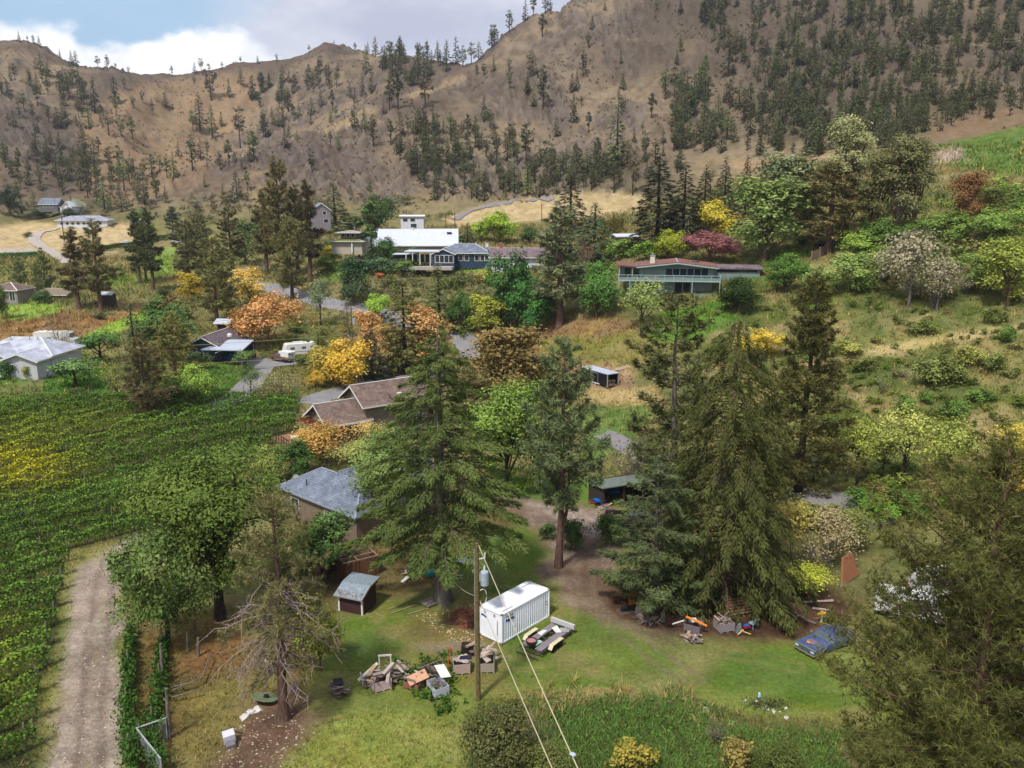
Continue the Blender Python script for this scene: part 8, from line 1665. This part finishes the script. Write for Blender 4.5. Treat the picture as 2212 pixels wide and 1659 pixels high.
# chain link run and old posts at the lower left
def left_fence():
    pts = [ground(312, 1700), ground(304, 1622), ground(362, 1566)]; t = thing('chain_link_fence', 'chain link fence with pale top rails at the bottom left', 'fence', pts[1]); m = mat('galv_tube', (180, 184, 184), 0.4, 0.4); b = pts[1]; hs = (1.9, 1.5, 1.9)
    c0 = pl(300, 1622, 0)-b; c1 = pl(362, 1600, 0)-b; c2 = pl(352, 1690, 0)-b
    for c_, nm in ((c0, 'post'), (c1, 'post'), (c2, 'post')): MB().tube((c_[0], c_[1], 0), (c_[0], c_[1], 1.7), 0.05).build('post', m, t)
    for a_, e_ in ((c0, c1), (c0, c2)): 
        MB().tube((a_[0], a_[1], 1.65), (e_[0], e_[1], 1.65), 0.055).build('top_rail', m, t); w = MB(); L_ = np.linalg.norm(e_-a_)
        for i in range(int(L_/0.22)):
            f = i*0.22/L_; g = min(f+1.4/L_, 1); w.beam(tuple(a_+(e_-a_)*f+np.array((0, 0, 0.1))), tuple(a_+(e_-a_)*g+np.array((0, 0, 1.6))), 0.012); w.beam(tuple(a_+(e_-a_)*f+np.array((0, 0, 1.6))), tuple(a_+(e_-a_)*g+np.array((0, 0, 0.1))), 0.012)
        w.build('wire_mesh', m, t)['kind'] = 'stuff'
left_fence()
for x, y, ty, wh in ((366, 1596, 1486, 'behind the chain link fence'), (352, 1480, 1390, 'among the second vine hedge'), (420, 1370, 1340, 'farthest one under the walnut'), (405, 1408, 1366, 'in the brown grass, left one'), (428, 1418, 1378, 'in the brown grass, right one')):
    q = ground(x, y); h = CZ+math.hypot(q[0], q[1])*float(azt(x, ty)[1]); o = MB().tube((0, 0, -0.2), (0.1, 0.05, h), 0.13, 0.1, 8).build('old_post', BARKG, None, q); tag(o, 'weathered grey fence post '+wh, 'post', 'old posts in the rough grass')
for a, b in (((372, 1520), (432, 1508)), ((374, 1505), (440, 1480)), ((370, 1498), (420, 1492)), ((436, 1482), (456, 1430))): tag(MB().tube(ground(*a)+np.array((0, 0, .5)), ground(*b)+np.array((0, 0, .7)), 0.06, 0.05, 6).build('fallen_rail', BARKG), 'fallen grey rail in the rough grass', 'rail', 'fallen rails in the rough grass')
# ------------------------------------------------------------------ leaves that carry their own colour
def leaf2_mat():
    m = bpy.data.materials.new('leaf_coloured'); m.use_nodes = True; nt = m.node_tree; N = nt.nodes; L = nt.links; N.clear()
    out = N.new('ShaderNodeOutputMaterial'); a = N.new('ShaderNodeAttribute'); a.attribute_name = 'lc'
    d = N.new('ShaderNodeBsdfDiffuse'); t = N.new('ShaderNodeBsdfTranslucent'); mx = N.new('ShaderNodeMixShader'); mx.inputs[0].default_value = 0.17
    L.new(a.outputs['Color'], d.inputs[0]); L.new(a.outputs['Color'], t.inputs[0]); L.new(d.outputs[0], mx.inputs[1]); L.new(t.outputs[0], mx.inputs[2]); L.new(mx.outputs[0], out.inputs[0]); return m
LM = leaf2_mat()
def mesh_lc(name, co, fa, lc):
    k = fa.shape[1]; c = np.repeat(np.concatenate([np.clip(lc, 0, 1), np.ones((len(lc), 1))], 1), k, 0)
    return np_mesh(name, co, fa, [LM], None, {'lc': ('FLOAT_COLOR', 'POINT', c)})
# ------------------------------------------------------------------ vineyard
VY = [(-330,866),(655,858),(640,930),(590,962),(548,1000),(400,1140),(285,1168),(160,1190),(118,1400),(70,1760),(-330,1760)]
ORD = ['topmost', 'second', 'third', 'fourth', 'fifth', 'sixth', 'seventh', 'eighth', 'ninth', 'tenth', 'eleventh', 'twelfth', 'thirteenth', 'fourteenth', 'fifteenth', 'sixteenth', 'seventeenth', 'eighteenth', 'nineteenth']+['twenty'+s for s in ('eth', '-first', '-second', '-third', '-fourth', '-fifth', '-sixth', '-seventh', '-eighth', '-ninth')]+['thirt'+s for s in ('ieth', 'y-first', 'y-second', 'y-third', 'y-fourth', 'y-fifth', 'y-sixth', 'y-seventh', 'y-eighth', 'y-ninth')]+['fort'+s for s in ('ieth', 'y-first', 'y-second', 'y-third')]
ORD[19] = 'twentieth'
def vine_rows():
    az = math.radians(45.7); dv = np.array((math.sin(az), math.cos(az))); nv = np.array((dv[1], -dv[0])); o0 = ground(200, 1200)[:2]; s = np.arange(-140, 140, 0.5); k = 0
    pm = MB().box(-0.05, 0.05, -0.05, 0.05, 0, 2.1).mesh('post', mat('vine_post', (112, 110, 92)))
    for j in range(-30, 44):
        line = o0+nv*j*3.3+dv*s[:, None]; z = gridz(line[:, 0], line[:, 1]); px, py, dep = project(np.concatenate([line, z[:, None]], 1)); ok = inpoly(px, py, VY) & (line[:, 1] > 40); 
        idx = np.nonzero(ok)[0]
        if len(idx) < 10: continue
        a, b = s[idx[0]], s[idx[-1]]; L_ = b-a
        rg = np.random.default_rng(500+j); n = int(L_*120); t = rg.uniform(a, b, n); wv = vnoise(t/1.1, t*0+j, 3); bulge = 0.25+0.55*wv
        off = rg.normal(0, 1, n)*0.26*bulge*1.5; hz = 0.3+1.9*rg.uniform(0, 1, n)**0.6*(0.5+0.62*vnoise(t/1.6, t*0+j*3.1, 7)); dr = rg.uniform(0, 1, n)
        # shoots flopping over into the alleys
        flop = rg.uniform(0, 1, n) < 0.13; off = np.where(flop, np.sign(off)*(0.5+0.5*dr)*(0.5+bulge), off); hz = np.where(flop, hz*0.62, hz)
        xy = o0+nv*j*3.3+dv*t[:, None]+nv*off[:, None]; ps = np.concatenate([xy, (gridz(xy[:, 0], xy[:, 1])+hz)[:, None]], 1); P_, Q_, dd = project(ps)
        keep = inpoly(P_, Q_+14, VY); ps, P_, Q_, hz, t = ps[keep], P_[keep], Q_[keep], hz[keep], t[keep]; n = len(ps)
        if n < 60: continue
        co, fa = facing_leaves(ps, nrm(np.concatenate([nv[None]*(off[keep]*2.4)[:, None], np.clip(hz-0.9, 0.05, 2)[:, None]*0.9], 1)+rg.normal(0, 0.42, (n, 3))), rg.uniform(0.17, 0.33, n), rg.uniform(0.14, 0.26, n), rg)
        ye = np.exp(-((P_-40)/110)**2-((Q_-1000)/48)**2)*1.25+np.exp(-((P_-120)/200)**2-((Q_-915)/30)**2)*0.28+np.exp(-((P_-10)/50)**2-((Q_-1400)/100)**2)*0.22+0.1*(fbm(ps[:, 0]/4, ps[:, 1]/4, 9, 3)-0.4)
        ye = np.clip(ye*rg.uniform(0.5, 1.3, n), 0, 1)[:, None]; base = srgb((70, 94, 38))*1.7*rg.uniform(0.8, 1.2); lc = base*(1-ye)+srgb((178, 172, 44))*1.05*ye
        lc = lc*(0.5+0.8*rg.uniform(0, 1, n)+0.35*vnoise(t/0.8, t*0, 4))[:, None]
        mid = o0+nv*j*3.3+dv*(a+b)/2; c0 = np.array((mid[0], mid[1], gz(mid[0], mid[1]))); r = thing('vine_row', 'trellised grape vine row of the vineyard', 'vine row', c0, 0, 'vineyard rows')
        mx, my, _ = project(c0[None]); r['label'] = ORD[k]+' staked vine row counting from the meadow edge at the top of the vineyard'
        link('foliage', mesh_lc('vine_foliage', co-np.tile(c0, (len(co), 1)), fa, lc), r)
        for q in list(np.arange(a+0.3, b, 7.5))+[b-0.2]:
            w = o0+nv*j*3.3+dv*q; link('post', pm, r, (w[0]-c0[0], w[1]-c0[1], gz(w[0], w[1])-c0[2]))
        k += 1
vine_rows()
def hedge_row(pix, h, w, dens, label, sag=0.0, colr=(58, 84, 36)):
    pts = smooth_line([ground(*p)[:2] for p in pix], 20); seg = np.linalg.norm(np.diff(pts, axis=0), axis=1); cum = np.concatenate([[0], np.cumsum(seg)]); L_ = cum[-1]; rg = np.random.default_rng(int(pix[0][0])); n = int(L_*dens); t = rg.uniform(0, L_, n)
    x = np.interp(t, cum, pts[:, 0]); y = np.interp(t, cum, pts[:, 1]); wv = vnoise(t/0.9, t*0, 3); x = x+rg.normal(0, 1, n)*w*(0.4+0.6*wv)*0.5; y = y+rg.normal(0, 1, n)*w*0.3; z = gridz(x, y)+h*rg.uniform(0.05, 1, n)**0.8*(0.6+0.5*wv)
    co, fa = rhomb_leaves(np.stack([x, y, z], 1), nrm(rg.normal(size=(n, 3))), rg.uniform(.16, .32, n), rg.uniform(.12, .24, n), rg); c0 = np.array((pts[0][0], pts[0][1], gz(*pts[0]))); r = thing('vine_hedge', label, 'vine row', c0)
    lc = srgb(colr)*1.4*(0.4+0.9*rg.uniform(0, 1, n)+0.3*wv)[:, None]; link('foliage', mesh_lc('vine_foliage', co-c0, fa, lc), r)
    pm = MB().box(-0.05, 0.05, -0.05, 0.05, 0, h*1.08).mesh('post', mat('vine_post', (112, 110, 92)))
    for q in np.arange(0.5, L_, 5.5): a, b = np.interp(q, cum, pts[:, 0]), np.interp(q, cum, pts[:, 1]); link('post', pm, r, (a-c0[0], b-c0[1], gz(a, b)-c0[2]))
hedge_row([(284, 1372), (280, 1450), (276, 1540), (282, 1640), (290, 1720)], 1.8, 0.75, 190, 'narrow vine hedge right beside the gravel track')
hedge_row([(352, 1395), (348, 1470), (336, 1550), (330, 1610), (345, 1680)], 1.7, 0.9, 170, 'second vine hedge one step in from the gravel track')
# ------------------------------------------------------------------ grass and weeds
def scatter_grass(name, N, d0, d1, sel, hgt, wid, blades, gain, seed, poly=None, lean=0.45, pale=0.0, tint=None, leafy=False):
    rg = np.random.default_rng(seed); a = rg.uniform(-math.radians(36), math.radians(36), N); d = np.exp(rg.uniform(math.log(d0), math.log(d1), N)); x, y = d*np.sin(a), d*np.cos(a); cl, cc = cls_at(x, y); z = gridz(x, y)
    px, py, _ = project(np.stack([x, y, z], 1)); ok = np.isin(cl, [CLASSES.index(s) for s in sel]) & (px > -40) & (px < W+40) & (py < H+120)
    if poly is not None: ok &= inpoly(px+(fbm(x/2.0, y/2.0, 3, 3)-0.5)*150+rg.normal(0, 14, N), py+(fbm(x/2.0, y/2.0, 4, 3)-0.5)*90+rg.normal(0, 8, N), poly)
    for rp, rw in ROADS:
        j = np.nonzero(ok)[0]
        if len(j) == 0: break
        lo, hi = rp.min(0)-rw, rp.max(0)+rw; j = j[(x[j] > lo[0]) & (x[j] < hi[0]) & (y[j] > lo[1]) & (y[j] < hi[1])]
        for q in range(0, len(j), 4000): jj = j[q:q+4000]; ok[jj] &= (((x[jj][:, None]-rp[None, :, 0])**2+(y[jj][:, None]-rp[None, :, 1])**2).min(1) > (rw+0.15)**2)
    ok &= rg.uniform(0, 1, N) < 0.35+0.9*fbm(x/3.5, y/3.5, seed, 3)
    x, y, z, cc, d = x[ok], y[ok], z[ok], cc[ok], d[ok]; n = len(x); c = np.repeat(np.stack([x, y, z-0.02], 1), blades, 0); m = n*blades; sc = np.maximum(1, d/75.0)
    c[:, :2] += rg.normal(0, 0.10, (m, 2))*np.repeat(sc, blades)[:, None]; dr = nrm(np.stack([rg.normal(0, lean, m), rg.normal(0, lean, m), np.ones(m)], 1)); s = hgt*np.repeat(sc*rg.uniform(0.5, 1.3, n), blades)*rg.uniform(0.6, 1.2, m)
    if leafy: c[:, 2] += rg.uniform(0.0, 0.75, m)*hgt; dr = nrm(rg.normal(size=(m, 3))+np.array((0, 0, 0.35))); s *= 0.55; co, fa = rhomb_leaves(c, dr, s, s*0.5, rg)
    else: co, fa = tri_leaves(c, dr, s, np.repeat(wid*sc, blades)*rg.uniform(0.7, 1.3, m), rg)
    b = gain*(0.65+0.75*rg.uniform(0, 1, n)); lc = cc*b[:, None]
    if tint is not None: f = (rg.uniform(0, 1, n) < pale)[:, None]; lc = np.where(f, srgb(tint)*rg.uniform(0.7, 1.2, n)[:, None], lc)
    tag(link(name, mesh_lc(name, co, fa, np.repeat(lc, blades, 0))), kind='stuff')
scatter_grass('lawn_grass', 52000, 44, 110, ['lawn'], 0.11, 0.05, 3, 1.25, 1, lean=0.7)
scatter_grass('rough_grass_tufts', 60000, 42, 130, ['rough_grass', 'house_yard', 'vineyard_ground'], 0.34, 0.06, 4, 1.3, 2, lean=0.55, pale=0.12, tint=(176, 152, 96))
scatter_grass('meadow_grass', 76000, 95, 330, ['meadow', 'valley_field'], 0.40, 0.09, 3, 1.25, 3, lean=0.6, pale=0.10, tint=(186, 160, 104))
WEED = [(1040,1545),(1130,1528),(1200,1510),(1290,1496),(1400,1502),(1490,1520),(1560,1548),(1660,1570),(1830,1570),(1860,1760),(1000,1760)]
scatter_grass('weeds', 46000, 40, 62, ['rough_grass', 'lawn'], 0.62, 0.07, 5, 1.3, 4, WEED, 0.5, 0.7, (112, 142, 72))
scatter_grass('leafy_weeds', 42000, 40, 62, ['rough_grass', 'lawn'], 0.42, 0.07, 4, 1.6, 5, WEED, leafy=True, tint=(98, 138, 66), pale=0.7)
scatter_grass('seeding_grass', 16000, 44, 66, ['rough_grass', 'lawn'], 0.85, 0.07, 4, 1.3, 6, [(1120,1548),(1210,1506),(1300,1484),(1400,1492),(1500,1516),(1580,1545),(1500,1548),(1400,1520),(1290,1512),(1200,1540),(1150,1575)], 0.5, 0.85, (198, 172, 118))
scatter_grass('nettle_patch', 24000, 44, 66, ['lawn', 'rough_grass'], 0.7, 0.1, 4, 0.9, 7, [(905,1435),(960,1415),(1000,1440),(985,1475),(1010,1530),(965,1545),(930,1510),(900,1500),(860,1480)], leafy=True, tint=(70, 104, 40), pale=0.9)
# undergrowth filling the banks and gullies
def undergrowth():
    rg = np.random.default_rng(77); regs = [([(560,690),(700,690),(860,720),(860,780),(640,800),(580,760)], 40, (16, 34), [(104, 104, 54), (92, 98, 44), (136, 118, 62)]), ([(800,610),(1060,600),(1070,690),(980,730),(860,700)], 80, (16, 36), [(98, 104, 62), (112, 106, 74), (84, 100, 46)]), ([(560,560),(700,600),(700,640),(560,620)], 20, (14, 26), [(88, 96, 48)]), ([(690,520),(900,550),(930,590),(700,600)], 34, (16, 30), [(72, 100, 48), (92, 116, 54), (96, 108, 70)]), ([(1500,660),(2212,620),(2212,1000),(1700,1000),(1520,860)], 230, (10, 28), [(88, 102, 42), (104, 110, 52), (112, 106, 62), (80, 92, 40)]), ([(1840,470),(2212,410),(2212,560),(2100,640),(1880,560)], 110, (26, 60), [(92, 118, 46), (108, 128, 54), (84, 104, 50), (112, 110, 62)]), ([(1780,580),(2000,600),(2080,660),(1900,640)], 26, (24, 44), [(108, 116, 66), (128, 116, 78)]), ([(1820,1020),(2212,1010),(2212,1110),(1900,1120)], 50, (26, 54), [(78, 98, 38), (104, 112, 48), (120, 108, 70)]), ([(1230,560),(1340,540),(1340,600),(1250,640)], 22, (22, 44), [(84, 108, 44)]), ([(960,640),(1080,640),(1090,720),(1000,740)], 26, (20, 40), [(82, 102, 44), (104, 110, 52)]), ([(1060,780),(1200,780),(1220,900),(1080,900)], 26, (30, 56), [(98, 98, 52), (112, 98, 58)]), ([(0,440),(330,440),(360,470),(0,480)], 50, (10, 22), [(70, 74, 52), (86, 76, 62), (94, 88, 60)]), ([(380,430),(700,440),(700,500),(400,510)], 60, (14, 30), [(84, 78, 58), (96, 92, 60), (74, 76, 50)]), ([(1300,400),(1900,350),(1900,420),(1350,430)], 50, (14, 26), [(92, 88, 56), (104, 94, 62)]), ([(560,1130),(720,1120),(760,1250),(600,1290)], 16, (36, 60), [(70, 84, 38)]), ([(660,470),(880,440),(1000,470),(700,520)], 40, (14, 34), [(78, 86, 54), (88, 92, 56)]), ([(400,600),(520,600),(520,690),(400,690)], 24, (16, 30), [(88, 96, 46), (108, 102, 58)]), ([(280,860),(460,840),(470,880),(300,900)], 10, (20, 36), [(96, 112, 46)]), ([(1000,1020),(1130,1010),(1140,1070),(1010,1080)], 8, (40, 70), [(86, 108, 42)])]
    co_, fa_, lc_, base = [], [], [], 0; me = SHRB['crown']; src = np.empty(len(me.vertices)*3, np.float32); me.vertices.foreach_get('co', src); src = src.reshape(-1, 4, 3); v = np.empty(len(me.vertices), np.float32); me.attributes['v'].data.foreach_get('value', v); v = v[::4]
    for poly, n, hp, cols in regs:
        xs = [p[0] for p in poly]; ys = [p[1] for p in poly]; k = 0
        while k < n:
            x, y = R.uniform(min(xs), max(xs)), R.uniform(min(ys), max(ys))
            if not inpoly(np.array([x]), np.array([y]), poly)[0]: continue
            k += 1; p = ground(x, y); h = R.uniform(*hp)*mpp(p)*0.8; w = h*R.uniform(1.2, 2.2); a = R.uniform(0, 6.28); sel = rg.choice(len(src), 150, replace=False); q = src[sel]*np.array((w/SHRB['w'], w/SHRB['w'], h/SHRB['h'])); c, s = math.cos(a), math.sin(a); q = np.stack([q[..., 0]*c-q[..., 1]*s, q[..., 0]*s+q[..., 1]*c, q[..., 2]], -1)
            ctr = q.mean(1, keepdims=True); q = (q-ctr)*1.25*max(1.0, 0.35/ max(0.12, h*0.12)*0.6)+ctr+p; co_.append(q.reshape(-1, 3)); lc_.append(srgb(R.choice(cols))*FG*R.uniform(0.8, 1.15)*(0.45+1.1*v[sel])[:, None])
    co = np.concatenate(co_); tag(link('undergrowth', mesh_lc('undergrowth', co, np.arange(len(co)).reshape(-1, 4), np.concatenate(lc_))), kind='stuff')
undergrowth()
def scrub():
    rg = np.random.default_rng(78); N = 15000; a = rg.uniform(-math.radians(33), math.radians(33), N); d = rg.uniform(330, 900, N); x, y = d*np.sin(a), d*np.cos(a); cl, cc = cls_at(x, y); ok = (cl == CLASSES.index('mountain_slope')) & (fbm(x/40, y/40, 12, 3) > 0.47); x, y = x[ok], y[ok]; n = len(x); z = gridz(x, y); k = 7
    r = rg.uniform(0.35, 1.1, n); c = np.repeat(np.stack([x, y, z], 1), k, 0); rr = np.repeat(r, k); m = n*k; c += nrm(rg.normal(size=(m, 3)))*rr[:, None]*np.array((0.6, 0.6, 0.35)); c[:, 2] += rr*0.4; co, fa = tri_leaves(c, nrm(rg.normal(size=(m, 3))+np.array((0, 0, .4))), rr*0.9, rr*0.7, rg)
    cols = np.array([srgb((78, 74, 50)), srgb((92, 82, 66)), srgb((70, 68, 46)), srgb((104, 88, 70))])[rg.integers(0, 4, n)]*rg.uniform(0.8, 1.4, n)[:, None]; tag(link('hill_scrub', mesh_lc('hill_scrub', co, fa, np.repeat(cols, k, 0))), kind='stuff')
scrub()
def pebbles(name, n, poly, r0, r1, cols, seed):
    rg = np.random.default_rng(seed); xs = [p[0] for p in poly]; ys = [p[1] for p in poly]; x = rg.uniform(min(xs), max(xs), n*3); y = rg.uniform(min(ys), max(ys), n*3); k = inpoly(x, y, poly); x, y = x[k][:n], y[k][:n]; co, fa, lc = [], [], []; b = 0
    oc = np.array([(1, 0, 0), (0, 1, 0), (-1, 0, 0), (0, -1, 0), (0, 0, .7), (0, 0, -.4)], float); of = np.array([(0, 1, 4), (1, 2, 4), (2, 3, 4), (3, 0, 4), (1, 0, 5), (2, 1, 5), (3, 2, 5), (0, 3, 5)])
    for i in range(len(x)): p = ground(x[i], y[i]); q = oc*rg.uniform(r0, r1)*rg.uniform(0.7, 1.3, (6, 3))+p; q = q[of].reshape(-1, 3); co.append(q); lc.append(np.tile(srgb(cols[rg.integers(len(cols))])*rg.uniform(.8, 1.1), (8, 1)))
    co = np.concatenate(co); tag(link(name, mesh_lc(name, co, np.arange(len(co)).reshape(-1, 3), np.concatenate(lc))), kind='stuff')
pebbles('pebbles', 300, [(450,1650),(520,1550),(640,1540),(700,1560),(640,1640),(560,1680)], 0.03, 0.10, [(190, 178, 160), (160, 142, 124), (140, 120, 102)], 1)
pebbles('wood_chips', 300, [(900,1330),(1040,1300),(1060,1380),(980,1390)], 0.03, 0.10, [(204, 184, 140), (190, 170, 130)], 2)
pebbles('rubble', 160, [(1090,1550),(1160,1545),(1205,1600),(1180,1640),(1100,1590)], 0.06, 0.2, [(190, 170, 156), (150, 130, 116)], 3)
pebbles('track_stones', 260, [(100,1659),(150,1400),(180,1240),(265,1200),(255,1430),(265,1659)], 0.04, 0.1, [(196, 180, 166), (120, 104, 92)], 4)
# ------------------------------------------------------------------ air
def build_haze():
    co = []; x0, x1, y0, y1, z0, z1 = -1560, 1560, -1560, 1560, float(GZ.min())-1.5, float(max(GZ.max(), CZ)+45)
    co = [(x, y, z) for z in (z0, z1) for y in (y0, y1) for x in (x0, x1)]
    fa = [(0, 2, 3, 1), (4, 5, 7, 6), (0, 1, 5, 4), (2, 6, 7, 3), (0, 4, 6, 2), (1, 3, 7, 5)]
    m = bpy.data.materials.new('haze'); m.use_nodes = True; nt = m.node_tree; nt.nodes.clear()
    out = nt.nodes.new('ShaderNodeOutputMaterial'); v = nt.nodes.new('ShaderNodeVolumePrincipled')
    v.inputs['Color'].default_value = (0.80, 0.86, 0.96, 1); v.inputs['Density'].default_value = HAZE; v.inputs['Anisotropy'].default_value = 0.2
    nt.links.new(v.outputs[0], out.inputs['Volume'])
    tag(link('haze', np_mesh('haze', co, fa, [m])), kind='stuff')
HAZE = 0.00012
build_haze()
